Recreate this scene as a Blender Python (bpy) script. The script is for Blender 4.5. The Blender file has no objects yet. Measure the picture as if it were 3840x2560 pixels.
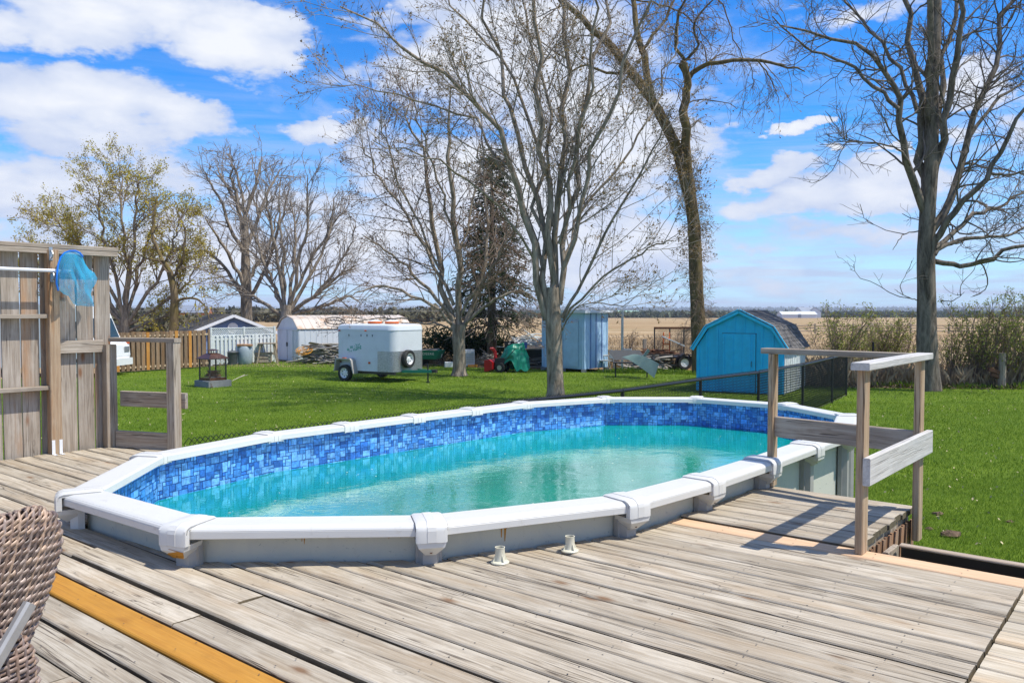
import bpy, math, random
import numpy as np
from mathutils import Vector, Matrix, noise as mnoise

R = math.radians
random.seed(7)
rng = np.random.default_rng(7)
scn = bpy.context.scene
COL = scn.collection

# ------------------------------------------------------------------ camera
FPX = 3100.0                       # focal length in pixels of the 3840 px wide photograph
PIT = math.atan(115.0 / FPX)
CAMZ = 2.45
cam_d = bpy.data.cameras.new('camera')
cam_d.sensor_width = 36.0
cam_d.lens = FPX / 3840.0 * 36.0
cam_d.clip_start = 0.05
cam_d.clip_end = 20000
cam = bpy.data.objects.new('camera', cam_d)
COL.objects.link(cam)
cam.location = (0, 0, CAMZ)
cam.rotation_euler = (math.pi / 2 - PIT, 0, 0)
scn.camera = cam

# ------------------------------------------------------------------ sun, sky
SUN = Vector((0.50, -0.155, 0.96)).normalized()
sun_d = bpy.data.lights.new('sun', 'SUN')
sun_d.energy = 3.9
sun_d.angle = R(0.53)
sun_d.color = (1.0, 0.95, 0.86)
sun = bpy.data.objects.new('sun', sun_d)
COL.objects.link(sun)
sun.rotation_euler = SUN.to_track_quat('Z', 'Y').to_euler()
scn.view_settings.view_transform = 'Standard'
scn.view_settings.look = 'None'
scn.view_settings.gamma = 1.0
scn.view_settings.use_curve_mapping = False
scn.view_settings.exposure = 0.50
try:
    scn.cycles.max_bounces = 8
    scn.cycles.transparent_max_bounces = 24
    scn.cycles.use_denoising = True
except Exception:
    pass

CP, SP = math.cos(PIT), math.sin(PIT)
def ray(u, v):
    """direction through photo pixel (3840 wide), as world vector"""
    x = (u - 1920) / FPX; up = -(v - 1280) / FPX
    return Vector((x, CP + up * SP, up * CP - SP))
def at_depth(u, v, Y):
    r = ray(u, v); k = Y / r.y
    return Vector((r.x * k, Y, CAMZ + r.z * k))
def on_plane(u, v, z=0.0):
    r = ray(u, v); k = (z - CAMZ) / r.z
    return Vector((r.x * k, r.y * k, z))
DS = 3840.0 / 2352.0
def dp(x, y, Y):
    return at_depth(x * DS, y * DS, Y)

world = bpy.data.worlds.new('World')
scn.world = world
world.use_nodes = True
wt = world.node_tree
wt.nodes.clear()
class NT:
    def __init__(s, tree): s.t = tree
    def n(s, typ, **kw):
        nd = s.t.nodes.new(typ)
        for k, v in kw.items(): setattr(nd, k, v)
        return nd
    def l(s, a, b): s.t.links.new(a, b)
    def val(s, sock, v):
        if hasattr(v, 'is_linked') or isinstance(v, bpy.types.NodeSocket): s.l(v, sock)
        else: sock.default_value = v
    def math(s, op, a, b=None, c=None, clamp=False):
        nd = s.n('ShaderNodeMath', operation=op); nd.use_clamp = clamp
        s.val(nd.inputs[0], a)
        if b is not None: s.val(nd.inputs[1], b)
        if c is not None: s.val(nd.inputs[2], c)
        return nd.outputs[0]
    def mixc(s, f, a, b, blend='MIX'):
        nd = s.n('ShaderNodeMix', data_type='RGBA', blend_type=blend)
        s.val(nd.inputs[0], f)
        for i, v in ((6, a), (7, b)):
            if isinstance(v, bpy.types.NodeSocket): s.l(v, nd.inputs[i])
            else: nd.inputs[i].default_value = (*v[:3], 1)
        return nd.outputs[2]
    def ramp(s, f, stops, interp='LINEAR'):
        nd = s.n('ShaderNodeValToRGB')
        cr = nd.color_ramp; cr.interpolation = interp
        while len(cr.elements) < len(stops): cr.elements.new(0.5)
        for e, (p, c) in zip(cr.elements, stops):
            e.position = p
            e.color = (c, c, c, 1) if isinstance(c, (int, float)) else (*c[:3], 1)
        s.l(f, nd.inputs[0])
        return nd.outputs[0]
    def noise(s, vec, scale=5, detail=4, rough=0.55, dist=0.0, dim='3D'):
        nd = s.n('ShaderNodeTexNoise', noise_dimensions=dim)
        if vec is not None: s.l(vec, nd.inputs['Vector'])
        nd.inputs['Scale'].default_value = scale
        nd.inputs['Detail'].default_value = detail
        nd.inputs['Roughness'].default_value = rough
        nd.inputs['Distortion'].default_value = dist
        return nd.outputs['Fac']
    def mapping(s, vec, scale=(1, 1, 1), loc=(0, 0, 0), rot=(0, 0, 0)):
        nd = s.n('ShaderNodeMapping')
        s.l(vec, nd.inputs['Vector'])
        nd.inputs['Scale'].default_value = scale
        nd.inputs['Rotation'].default_value = rot
        s.val(nd.inputs['Location'], loc)
        return nd.outputs[0]

W = NT(wt)
tc = W.n('ShaderNodeTexCoord')
sep = W.n('ShaderNodeSeparateXYZ'); W.l(tc.outputs['Generated'], sep.inputs[0])
az = W.math('ARCTAN2', sep.outputs[0], sep.outputs[1])
el = W.math('ARCSINE', sep.outputs[2])
sky = W.n('ShaderNodeTexSky', sky_type='NISHITA')
sky.sun_disc = False
sky.sun_elevation = math.asin(SUN.z)
sky.sun_rotation = math.atan2(SUN.x, SUN.y)
sky.altitude = 200
sky.air_density = 1.0
sky.dust_density = 0.5
sky.ozone_density = 3.0
comb = W.n('ShaderNodeCombineXYZ')
W.l(W.math('MULTIPLY', az, 1.0), comb.inputs[0]); W.l(W.math('MULTIPLY', el, 2.0), comb.inputs[1])
nz1 = W.noise(comb.outputs[0], 5.5, 8, 0.6, 0.15)
nz2 = W.noise(comb.outputs[0], 14.0, 6, 0.6, 0.3)
def azel(x, y):
    r = ray(x * DS, y * DS).normalized()
    return math.atan2(r.x, r.y), math.asin(r.z)
# cumulus banks: centre and half size in the 2352 px wide view, weight
BLOBS = [(150, 30, 250, 95, 1), (520, 85, 200, 105, 1), (330, -10, 200, 60, 1), (640, 95, 90, 70, .8), (170, 235, 330, 95, 1), (380, 250, 170, 60, .9), (60, 300, 160, 50, .6),
         (735, 288, 125, 44, 1.05), (110, 450, 300, 105, .8), (420, 350, 120, 40, .35), (480, 420, 140, 60, .4), (250, 560, 500, 90, .7),
         (1150, 130, 330, 150, .95), (1380, 330, 290, 220, 1.05), (1120, 430, 360, 180, 1.0), (900, 560, 300, 110, .8), (1330, 580, 330, 110, .9), (760, 470, 180, 60, .8), (1250, 30, 300, 80, .8), (840, 30, 110, 28, .55), (1400, 120, 160, 90, .7),
         (1825, 294, 62, 20, 1), (1883, 355, 38, 17, 1), (1760, 388, 110, 32, .75), (1640, 290, 50, 40, .5), (1880, 455, 250, 60, .85), (2100, 430, 260, 50, .75), (1800, 545, 330, 45, .55), (2080, 560, 300, 40, .45), (1820, 640, 400, 50, .35), (2050, 10, 220, 45, .85), (2270, 200, 120, 55, .8),
         (2060, 365, 50, 16, .8), (2260, 330, 90, 60, .6)]
wn_ = W.n('ShaderNodeTexNoise'); W.l(comb.outputs[0], wn_.inputs['Vector']); wn_.inputs['Scale'].default_value = 7.0; wn_.inputs['Detail'].default_value = 7; wn_.inputs['Roughness'].default_value = .58
ws_ = W.n('ShaderNodeSeparateColor'); W.l(wn_.outputs['Color'], ws_.inputs[0])
az_w = W.math('ADD', az, W.math('MULTIPLY', W.math('SUBTRACT', ws_.outputs[0], .5), .26))
el_w = W.math('ADD', el, W.math('MULTIPLY', W.math('SUBTRACT', ws_.outputs[1], .5), .12))
dmax = None
for (x, y, rx, ry, w) in BLOBS:
    a0, e0 = azel(x, y)
    a1, _ = azel(x + rx * 1.15, y); _, e1 = azel(x, y - ry * 1.15)
    q1 = W.math('DIVIDE', W.math('SUBTRACT', az_w, a0), a1 - a0)
    q2 = W.math('DIVIDE', W.math('SUBTRACT', el_w, e0), e1 - e0)
    d2 = W.math('ADD', W.math('MULTIPLY', q1, q1), W.math('MULTIPLY', q2, q2))
    b = W.math('MULTIPLY', W.math('SUBTRACT', 1.0, d2), w)
    b = W.math('MAXIMUM', b, 0.0)
    dmax = b if dmax is None else W.math('SMOOTH_MAX', dmax, b, 0.12)
# scattered clouds over the rest of the dome
dome = W.noise(W.mapping(tc.outputs['Generated'], (1.0, 1.0, 2.2), (3.1, .4, 0)), 2.6, 7, 0.55, 0.2)
front = W.ramp(W.math('ABSOLUTE', az), [(0.2, 0.0), (0.24, 1.0)])          # az over pi outside the frame
front_az = W.math('DIVIDE', W.math('ABSOLUTE', az), math.pi)
mr = W.n('ShaderNodeMapRange'); W.l(front_az, mr.inputs[0]); mr.inputs[1].default_value = .19; mr.inputs[2].default_value = .26
mr2 = W.n('ShaderNodeMapRange'); W.l(el, mr2.inputs[0]); mr2.inputs[1].default_value = .40; mr2.inputs[2].default_value = .55
outside = W.math('MAXIMUM', mr.outputs[0], mr2.outputs[0], clamp=True)
domec = W.math('MULTIPLY', W.math('MULTIPLY', W.math('SUBTRACT', dome, 0.47), 5.0), outside)
dmax = W.math('MAXIMUM', dmax, domec)
body = W.math('ADD', dmax, W.math('MULTIPLY', W.math('SUBTRACT', nz1, 0.5), 1.9))
body = W.math('ADD', body, W.math('MULTIPLY', W.math('SUBTRACT', nz2, 0.5), 0.8))
mrc = W.n('ShaderNodeMapRange', interpolation_type='SMOOTHSTEP'); W.l(body, mrc.inputs[0]); mrc.inputs[1].default_value = .08; mrc.inputs[2].default_value = .58
cloud = mrc.outputs[0]
cloud = W.math('MULTIPLY', cloud, W.ramp(dmax, [(0.0, 0.0), (0.14, 1.0)]))
# thin streaks low over the horizon
st = W.noise(W.mapping(comb.outputs[0], (1.2, 9.0, 1)), 4.0, 6, 0.6, 0.4)
low = W.n('ShaderNodeMapRange'); W.l(el, low.inputs[0]); low.inputs[1].default_value = .30; low.inputs[2].default_value = .02
streak = W.math('MULTIPLY', W.math('MULTIPLY', W.math('SUBTRACT', st, 0.38), 4.2, clamp=True), low.outputs[0], clamp=True)
streak = W.math('MULTIPLY', streak, 0.95)
cloud = W.math('MAXIMUM', cloud, streak)
shade = W.noise(W.mapping(comb.outputs[0], (1, 1.6, 1), (0.0, 0.05, 0)), 7.0, 5, 0.5)
ccol = W.mixc(W.ramp(W.math('ADD', W.math('MULTIPLY', shade, .6), W.math('MULTIPLY', body, .35)), [(0.35, 0.0), (0.72, 1.0)]), (0.50, 0.60, 0.84), (0.88, 0.91, 0.98))
hs = W.n('ShaderNodeHueSaturation'); hs.inputs['Saturation'].default_value = 1.3; W.l(sky.outputs[0], hs.inputs['Color'])
skyc = W.mixc(1.0, hs.outputs[0], (0.42, 0.94, 1.34), 'MULTIPLY')
hz_f = W.n('ShaderNodeMapRange', interpolation_type='SMOOTHSTEP'); W.l(el, hz_f.inputs[0]); hz_f.inputs[1].default_value = .22; hz_f.inputs[2].default_value = -.02
skyc = W.mixc(W.math('MULTIPLY', hz_f.outputs[0], .66), skyc, (4.6, 5.8, 7.9))
bg1 = W.n('ShaderNodeBackground'); W.l(skyc, bg1.inputs[0]); bg1.inputs[1].default_value = 0.112
bg2 = W.n('ShaderNodeBackground'); W.l(ccol, bg2.inputs[0]); bg2.inputs[1].default_value = 0.74
mx = W.n('ShaderNodeMixShader'); W.l(cloud, mx.inputs[0]); W.l(bg1.outputs[0], mx.inputs[1]); W.l(bg2.outputs[0], mx.inputs[2])
wo = W.n('ShaderNodeOutputWorld'); W.l(mx.outputs[0], wo.inputs[0])

# ------------------------------------------------------------------ mesh helpers
class MB:
    def __init__(s): s.v = []; s.f = []
    def add(s, vs, fs):
        o = len(s.v); s.v += [tuple(p) for p in vs]; s.f += [tuple(i + o for i in f) for f in fs]; return s
    def box(s, c, size, rz=0, M=None):
        hx, hy, hz = [q / 2 for q in size]
        pts = [Vector((x, y, z)) for z in (-hz, hz) for y in (-hy, hy) for x in (-hx, hx)]
        if M is not None: pts = [M @ p for p in pts]
        elif rz: pts = [Matrix.Rotation(rz, 3, 'Z') @ p for p in pts]
        c = Vector(c)
        return s.add([p + c for p in pts], [(0, 2, 3, 1), (4, 5, 7, 6), (0, 1, 5, 4), (2, 6, 7, 3), (0, 4, 6, 2), (1, 3, 7, 5)])
    def bevbox(s, c, size, b=0.006, rz=0, M=None):
        """box long along x with bevelled long edges"""
        hx, hy, hz = [q / 2 for q in size]
        b = min(b, hy * .9, hz * .9)
        prof = [(-hy + b, -hz), (hy - b, -hz), (hy, -hz + b), (hy, hz - b), (hy - b, hz), (-hy + b, hz), (-hy, hz - b), (-hy, -hz + b)]
        pts = [Vector((x, y, z)) for x in (-hx, hx) for (y, z) in prof]
        if M is not None: pts = [M @ p for p in pts]
        elif rz: pts = [Matrix.Rotation(rz, 3, 'Z') @ p for p in pts]
        c = Vector(c)
        fs = [(i, (i + 1) % 8, (i + 1) % 8 + 8, i + 8) for i in range(8)] + [tuple(range(7, -1, -1)), tuple(range(8, 16))]
        return s.add([p + c for p in pts], fs)
    def beam(s, p0, p1, w, h, up=(0, 0, 1), b=0.004):
        """squared timber from p0 to p1; w across, h along up"""
        p0 = Vector(p0); p1 = Vector(p1); x = (p1 - p0); L = x.length; x.normalize()
        upv = Vector(up)
        y = upv.cross(x)
        if y.length < 1e-4: y = Vector((0, 1, 0)).cross(x)
        y.normalize(); z = x.cross(y)
        M = Matrix((x, y, z)).transposed()
        return s.bevbox((p0 + p1) / 2, (L, w, h), b, M=M)
    def tube(s, pts, r, n=8, cap=True):
        pts = [Vector(p) for p in pts]
        rs = r if isinstance(r, (list, tuple)) else [r] * len(pts)
        o = []; prev = None
        for i, p in enumerate(pts):
            t = (pts[min(i + 1, len(pts) - 1)] - pts[max(i - 1, 0)]).normalized()
            if prev is None:
                a = t.cross(Vector((0, 0, 1)))
                if a.length < .05: a = t.cross(Vector((1, 0, 0)))
            else: a = prev - t * prev.dot(t)
            a.normalize(); prev = a; b = t.cross(a)
            for k in range(n):
                th = 2 * math.pi * k / n
                o.append(p + (a * math.cos(th) + b * math.sin(th)) * rs[i])
        fs = [(i * n + k, i * n + (k + 1) % n, (i + 1) * n + (k + 1) % n, (i + 1) * n + k) for i in range(len(pts) - 1) for k in range(n)]
        if cap: fs += [tuple(range(n - 1, -1, -1)), tuple((len(pts) - 1) * n + k for k in range(n))]
        return s.add(o, fs)
    def lathe(s, prof, c=(0, 0, 0), n=24, M=None):
        c = Vector(c); o = []
        for (r, z) in prof:
            for k in range(n):
                th = 2 * math.pi * k / n
                p = Vector((r * math.cos(th), r * math.sin(th), z))
                if M is not None: p = M @ p
                o.append(p + c)
        fs = [(i * n + k, i * n + (k + 1) % n, (i + 1) * n + (k + 1) % n, (i + 1) * n + k) for i in range(len(prof) - 1) for k in range(n)]
        return s.add(o, fs)
    def prism(s, poly, z0, z1):
        n = len(poly)
        vs = [(x, y, z0) for x, y in poly] + [(x, y, z1) for x, y in poly]
        return s.add(vs, [(i, (i + 1) % n, (i + 1) % n + n, i + n) for i in range(n)] + [tuple(range(n - 1, -1, -1)), tuple(range(n, 2 * n))])
    def extr(s, prof, p0, p1, up=(0, 0, 1)):
        """closed profile (across, up) swept from p0 to p1"""
        p0 = Vector(p0); p1 = Vector(p1); x = (p1 - p0).normalized(); y = Vector(up).cross(x).normalized(); z = x.cross(y)
        n = len(prof)
        vs = [p + y * a + z * b for p in (p0, p1) for a, b in prof]
        return s.add(vs, [(i, (i + 1) % n, (i + 1) % n + n, i + n) for i in range(n)] + [tuple(range(n - 1, -1, -1)), tuple(range(n, 2 * n))])

def mesh_of(name, mb, smooth=False):
    me = bpy.data.meshes.new(name)
    me.from_pydata(mb.v, [], mb.f)
    me.update()
    if smooth:
        for p in me.polygons: p.use_smooth = True
    return me
def fix_normals(me):
    import bmesh
    bm = bmesh.new(); bm.from_mesh(me); bmesh.ops.recalc_face_normals(bm, faces=bm.faces); bm.to_mesh(me); bm.free()
def obj(name, mb, mat, parent=None, smooth=False, kind=None, label=None, loc=None, rot=None, fixn=True):
    me = mb if isinstance(mb, bpy.types.Mesh) else mesh_of(name, mb, smooth)
    if fixn and not isinstance(mb, bpy.types.Mesh): fix_normals(me)
    o = bpy.data.objects.new(name, me)
    COL.objects.link(o)
    if mat is not None and len(me.materials) == 0: me.materials.append(mat)
    if parent is not None: o.parent = parent
    if kind: o['kind'] = kind
    if label: o['label'] = label
    if loc is not None: o.location = loc
    if rot is not None: o.rotation_euler = rot
    return o
def smooth_by_angle(o, deg=40):
    for p in o.data.polygons: p.use_smooth = True
    try:
        o.data.set_sharp_from_angle(angle=R(deg))
    except Exception: pass
    return o
def thing(name, label, cat, loc=(0, 0, 0), rz=0, group=None):
    o = bpy.data.objects.new(name, None); COL.objects.link(o)
    o.empty_display_size = 0.2
    o.location = loc; o.rotation_euler = (0, 0, rz)
    o['label'] = label; o['category'] = cat
    if group: o['group'] = group
    return o
def tag(o, label, cat, group=None):
    o['label'] = label; o['category'] = cat
    if group: o['group'] = group
    return o
def npmesh(name, V, F):
    """V (n,3) float, F (m,k) int with k = 3 or 4"""
    V = np.ascontiguousarray(V, dtype=np.float32); F = np.ascontiguousarray(F, dtype=np.int32)
    me = bpy.data.meshes.new(name)
    k = F.shape[1]
    me.vertices.add(len(V)); me.vertices.foreach_set('co', V.ravel())
    me.loops.add(F.size); me.loops.foreach_set('vertex_index', F.ravel())
    me.polygons.add(len(F)); me.polygons.foreach_set('loop_start', np.arange(0, F.size, k, dtype=np.int32))
    try: me.polygons.foreach_set('loop_total', np.full(len(F), k, dtype=np.int32))
    except Exception: pass
    me.update(calc_edges=True)
    return me
def nptubes(P, Rr, s=3):
    """P (M,K,3), Rr (M,K) -> verts, quads"""
    M, K, _ = P.shape
    T = np.empty_like(P)
    T[:, 1:-1] = P[:, 2:] - P[:, :-2]; T[:, 0] = P[:, 1] - P[:, 0]; T[:, -1] = P[:, -1] - P[:, -2]
    T /= np.linalg.norm(T, axis=2, keepdims=True) + 1e-9
    ref = np.where(np.abs(T[:, :1, 2:3]) > .8, np.array([1., 0.2, 0]), np.array([0, 0.1, 1.]))
    A = np.cross(T, np.broadcast_to(ref, T.shape)); A /= np.linalg.norm(A, axis=2, keepdims=True) + 1e-9
    B = np.cross(T, A)
    th = np.arange(s) * 2 * np.pi / s
    V = P[:, :, None] + Rr[:, :, None, None] * (A[:, :, None] * np.cos(th)[None, None, :, None] + B[:, :, None] * np.sin(th)[None, None, :, None])
    idx = np.arange(M * K * s).reshape(M, K, s)
    a = idx[:, :-1]; b = np.roll(a, -1, axis=2); d = idx[:, 1:]; c = np.roll(d, -1, axis=2)
    F = np.stack([a, b, c, d], -1).reshape(-1, 4)
    return V.reshape(-1, 3), F
def joinvf(parts):
    Vs, Fs, o = [], [], 0
    for V, F in parts:
        Vs.append(V); Fs.append(F + o); o += len(V)
    return np.concatenate(Vs), np.concatenate(Fs)

# ------------------------------------------------------------------ materials
def mat_new(name):
    m = bpy.data.materials.new(name); m.use_nodes = True
    m.node_tree.nodes.clear()
    N = NT(m.node_tree)
    b = N.n('ShaderNodeBsdfPrincipled'); o = N.n('ShaderNodeOutputMaterial')
    N.l(b.outputs[0], o.inputs[0])
    return m, N, b, o
def setc(N, sock, c):
    if isinstance(c, bpy.types.NodeSocket): N.l(c, sock)
    else: sock.default_value = (*c[:3], 1)
def bump(N, b, h, strength=.3, dist=.01):
    nd = N.n('ShaderNodeBump'); nd.inputs['Strength'].default_value = strength; nd.inputs['Distance'].default_value = dist
    N.l(h, nd.inputs['Height']); N.l(nd.outputs[0], b.inputs['Normal'])
def simple(name, c, rough=.5, var=.15, scale=8, metal=0, bmp=0.0, dirt=None, dirtamt=.5, spec=.5, objvar=0.0):
    m, N, b, o = mat_new(name)
    t = N.n('ShaderNodeTexCoord')
    n1 = N.noise(t.outputs['Object'], scale, 5, .6)
    f = N.ramp(n1, [(.3, 0), (.7, 1)])
    lo = tuple(x * (1 - var) for x in c); hi = tuple(min(1, x * (1 + var)) for x in c)
    cc = N.mixc(f, lo, hi)
    if dirt:
        n2 = N.noise(t.outputs['Object'], scale * .45, 7, .7, .5)
        cc = N.mixc(N.math('MULTIPLY', N.ramp(n2, [(.5, 0), (.66, 1)]), dirtamt), cc, dirt)
    if objvar:
        oi = N.n('ShaderNodeObjectInfo')
        cc = N.mixc(1.0, cc, N.ramp(oi.outputs['Random'], [(0, 1 - objvar), (1, 1 + objvar)]), 'MULTIPLY')
    setc(N, b.inputs['Base Color'], cc)
    b.inputs['Roughness'].default_value = rough
    b.inputs['Metallic'].default_value = metal
    b.inputs['Specular IOR Level'].default_value = spec
    if bmp: bump(N, b, N.noise(t.outputs['Object'], scale * 6, 4, .6), bmp, .01)
    return m
def wood(name, tones, dark=(.07, .05, .035), warm=(.33, .17, .07), warmamt=.25, axis=0, knots=.5, crack=.8, objvar=.16, bmp=.5, rough=.85, gs=1.0):
    """weathered timber: grain runs along object axis; tones = (dark grey, mid, light)"""
    m, N, b, o = mat_new(name)
    t = N.n('ShaderNodeTexCoord'); oi = N.n('ShaderNodeObjectInfo')
    off = N.n('ShaderNodeVectorMath', operation='SCALE'); off.inputs[0].default_value = (37.0, 91.0, 53.0); N.l(oi.outputs['Random'], off.inputs['Scale'])
    ad = N.n('ShaderNodeVectorMath', operation='ADD'); N.l(t.outputs['Object'], ad.inputs[0]); N.l(off.outputs[0], ad.inputs[1])
    v = ad.outputs[0]
    def sc(l, w):
        q = [w, w, w]; q[axis] = l; return tuple(x * gs for x in q)
    wob = N.noise(N.mapping(v, sc(.8, 3)), 1.0, 3, .5)
    wv = N.n('ShaderNodeVectorMath', operation='SCALE'); wv.inputs[0].default_value = (.05, .05, .05); N.l(wob, wv.inputs['Scale'])
    av = N.n('ShaderNodeVectorMath', operation='ADD'); N.l(v, av.inputs[0]); N.l(wv.outputs[0], av.inputs[1])
    g1 = N.noise(N.mapping(av.outputs[0], sc(2.4, 75)), 1.0, 6, .68)
    g2 = N.noise(N.mapping(av.outputs[0], sc(3.0, 190)), 1.0, 3, .6)
    big = N.noise(N.mapping(v, sc(.9, 7)), 1.0, 4, .6)
    c = N.ramp(g1, [(.25, tones[0]), (.5, tones[1]), (.75, tones[2])])
    c = N.mixc(N.math('MULTIPLY', N.ramp(g2, [(.38, 1), (.54, 0)]), .38), c, tones[0])
    c = N.mixc(N.math('MULTIPLY', N.ramp(big, [(.5, 0), (.75, 1)]), warmamt), c, warm)
    patch = N.noise(N.mapping(v, sc(2.5, 9), (5, 5, 5)), 1.0, 6, .65)
    c = N.mixc(N.math('MULTIPLY', N.ramp(patch, [(.5, 0), (.66, 1)]), .5), c, tones[2])
    stn = N.noise(N.mapping(v, sc(1.3, 5), (1, 8, 2)), 1.0, 6, .7)
    c = N.mixc(N.math('MULTIPLY', N.ramp(stn, [(.54, 0), (.72, 1)]), .45), c, tuple(x * .62 for x in tones[1]))
    # cracks: thin dark lines
    ck = N.noise(N.mapping(av.outputs[0], sc(.75, 42), (9, 3, 1)), 1.0, 2, .5)
    d = N.math('ABSOLUTE', N.math('SUBTRACT', ck, .5))
    msk = N.noise(N.mapping(v, sc(1.1, 10), (2, 7, 3)), 1.0, 2, .5)
    crk = N.math('MULTIPLY', N.ramp(d, [(.006, 1), (.022, 0)]), N.ramp(msk, [(.46, 0), (.56, 1)]))
    c = N.mixc(N.math('MULTIPLY', crk, crack), c, dark)
    # knots
    vo = N.n('ShaderNodeTexVoronoi'); N.l(N.mapping(v, sc(2.2, 6.0)), vo.inputs['Vector']); vo.inputs['Scale'].default_value = 1.0
    kn = N.ramp(vo.outputs['Distance'], [(.05, 1), (.11, .35), (.16, 0)])
    c = N.mixc(N.math('MULTIPLY', kn, knots), c, (warm[0] * .5, warm[1] * .42, warm[2] * .4))
    vo2 = N.n('ShaderNodeTexVoronoi'); N.l(N.mapping(v, sc(3.3, 7.0), (4, 1, 6)), vo2.inputs['Vector']); vo2.inputs['Scale'].default_value = 1.0
    rg = N.math('MULTIPLY', N.ramp(vo2.outputs['Distance'], [(.03, 1), (.07, .2), (.10, .7), (.13, 0)]), 1.0)
    c = N.mixc(N.math('MULTIPLY', rg, knots * .6), c, tuple(x * .5 for x in tones[0]))
    c = N.mixc(1.0, c, N.ramp(oi.outputs['Random'], [(0, 1 - objvar), (1, 1 + objvar * .8)]), 'MULTIPLY')
    N.l(c, b.inputs['Base Color'])
    b.inputs['Roughness'].default_value = rough
    b.inputs['Specular IOR Level'].default_value = .25
    h = N.math('SUBTRACT', N.math('ADD', g1, N.math('MULTIPLY', g2, .4)), N.math('MULTIPLY', crk, 1.2))
    bump(N, b, h, bmp, .004)
    return m

M = {}
M['deck'] = wood('weathered_deck_wood', ((.23, .185, .13), (.40, .34, .255), (.57, .51, .41)), warm=(.40, .27, .145), warmamt=.42, crack=.85, objvar=.15, bmp=.6, knots=.9)
M['deck_edge'] = simple('mossy_gap_shade_edge', (.125, .095, .055), .95, .4, 9)  # mossy brown edge, its tone also paints shade into the gaps between boards
M['deck_new'] = wood('newer_deck_wood', ((.30, .24, .16), (.48, .41, .30), (.62, .56, .45)), warm=(.50, .30, .13), warmamt=.4, crack=.4, objvar=.2)
M['peach'] = wood('fresh_peach_wood', ((.52, .33, .19), (.62, .42, .26), (.68, .48, .31)), warm=(.55, .33, .18), warmamt=.3, crack=.1, knots=.15, objvar=.05, bmp=.2)
M['orange'] = wood('orange_stained_wood', ((.36, .155, .018), (.46, .215, .026), (.52, .26, .04)), warm=(.42, .15, .015), warmamt=.5, crack=.12, knots=.35, objvar=.02, bmp=.12, rough=.5)
M['fence'] = wood('weathered_fence_wood', ((.17, .13, .095), (.36, .305, .245), (.50, .44, .37)), warm=(.44, .20, .06), warmamt=.8, axis=2, crack=.7, knots=.8, objvar=.2)
M['fence_x'] = wood('weathered_rail_wood', ((.18, .14, .10), (.36, .30, .235), (.50, .44, .36)), warm=(.32, .17, .08), warmamt=.4, axis=0, crack=.8, knots=.6, objvar=.15)
M['post'] = wood('weathered_post_wood', ((.21, .16, .11), (.39, .32, .24), (.52, .45, .36)), warm=(.38, .20, .08), warmamt=.5, axis=2, crack=.7, knots=.5, objvar=.15)
M['postw'] = wood('brown_post_wood', ((.24, .15, .085), (.42, .30, .19), (.52, .42, .30)), warm=(.42, .17, .04), warmamt=.8, axis=2, crack=1.0, knots=.8, objvar=.05)
M['rail_grey'] = wood('pale_grey_board', ((.38, .36, .33), (.52, .50, .47), (.62, .60, .57)), warm=(.45, .36, .25), warmamt=.15, axis=0, crack=.3, knots=.3, objvar=.05)
M['cedar'] = wood('brown_stained_fence_wood', ((.15, .09, .05), (.25, .17, .105), (.34, .25, .17)), warm=(.42, .19, .05), warmamt=.4, axis=2, crack=.3, knots=.2, objvar=.3)
M['cedar_or'] = wood('orange_fence_wood', ((.42, .17, .035), (.55, .25, .055), (.60, .33, .10)), warm=(.5, .2, .03), warmamt=.4, axis=2, crack=.3, knots=.2, objvar=.1)
M['endgrain'] = simple('pale_end_grain', (.50, .38, .25), .8, .2, 30)
M['lath'] = wood('brown_lath', ((.16, .07, .035), (.30, .15, .08), (.50, .38, .28)), warm=(.28, .10, .04), warmamt=.5, axis=2, crack=.4, knots=0, objvar=.3)
M['white_fence'] = simple('white_painted_board', (.62, .66, .66), .6, .08, 6, dirt=(.35, .36, .32), dirtamt=.5)
def resin():
    m, N, b, o = mat_new('white_resin')
    t = N.n('ShaderNodeTexCoord'); g = N.n('ShaderNodeNewGeometry')
    n1 = N.noise(g.outputs['Position'], 2.2, 7, .7, .4)
    n2 = N.noise(g.outputs['Position'], 9, 6, .75, .8)
    c = N.mixc(N.math('MULTIPLY', N.ramp(n1, [(.5, 0), (.75, 1)]), .35), (.60, .59, .555), (.49, .475, .43))
    c = N.mixc(N.math('MULTIPLY', N.ramp(n2, [(.60, 0), (.72, 1)]), .42), c, (.36, .32, .26))
    N.l(c, b.inputs['Base Color']); b.inputs['Roughness'].default_value = .42
    bump(N, b, N.noise(g.outputs['Position'], 300, 2, .5), .04, .002)
    return m
M['resin'] = resin()
M['seam'] = simple('shaded_grimy_seam', (.20, .18, .155), .9, .4, 12)  # dark tone painted for the shade in the cap gaps, along with grime
M['gray_resin'] = simple('warm_grey_resin', (.36, .345, .32), .5, .06, 5, dirt=(.2, .18, .15), dirtamt=.4)
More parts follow.
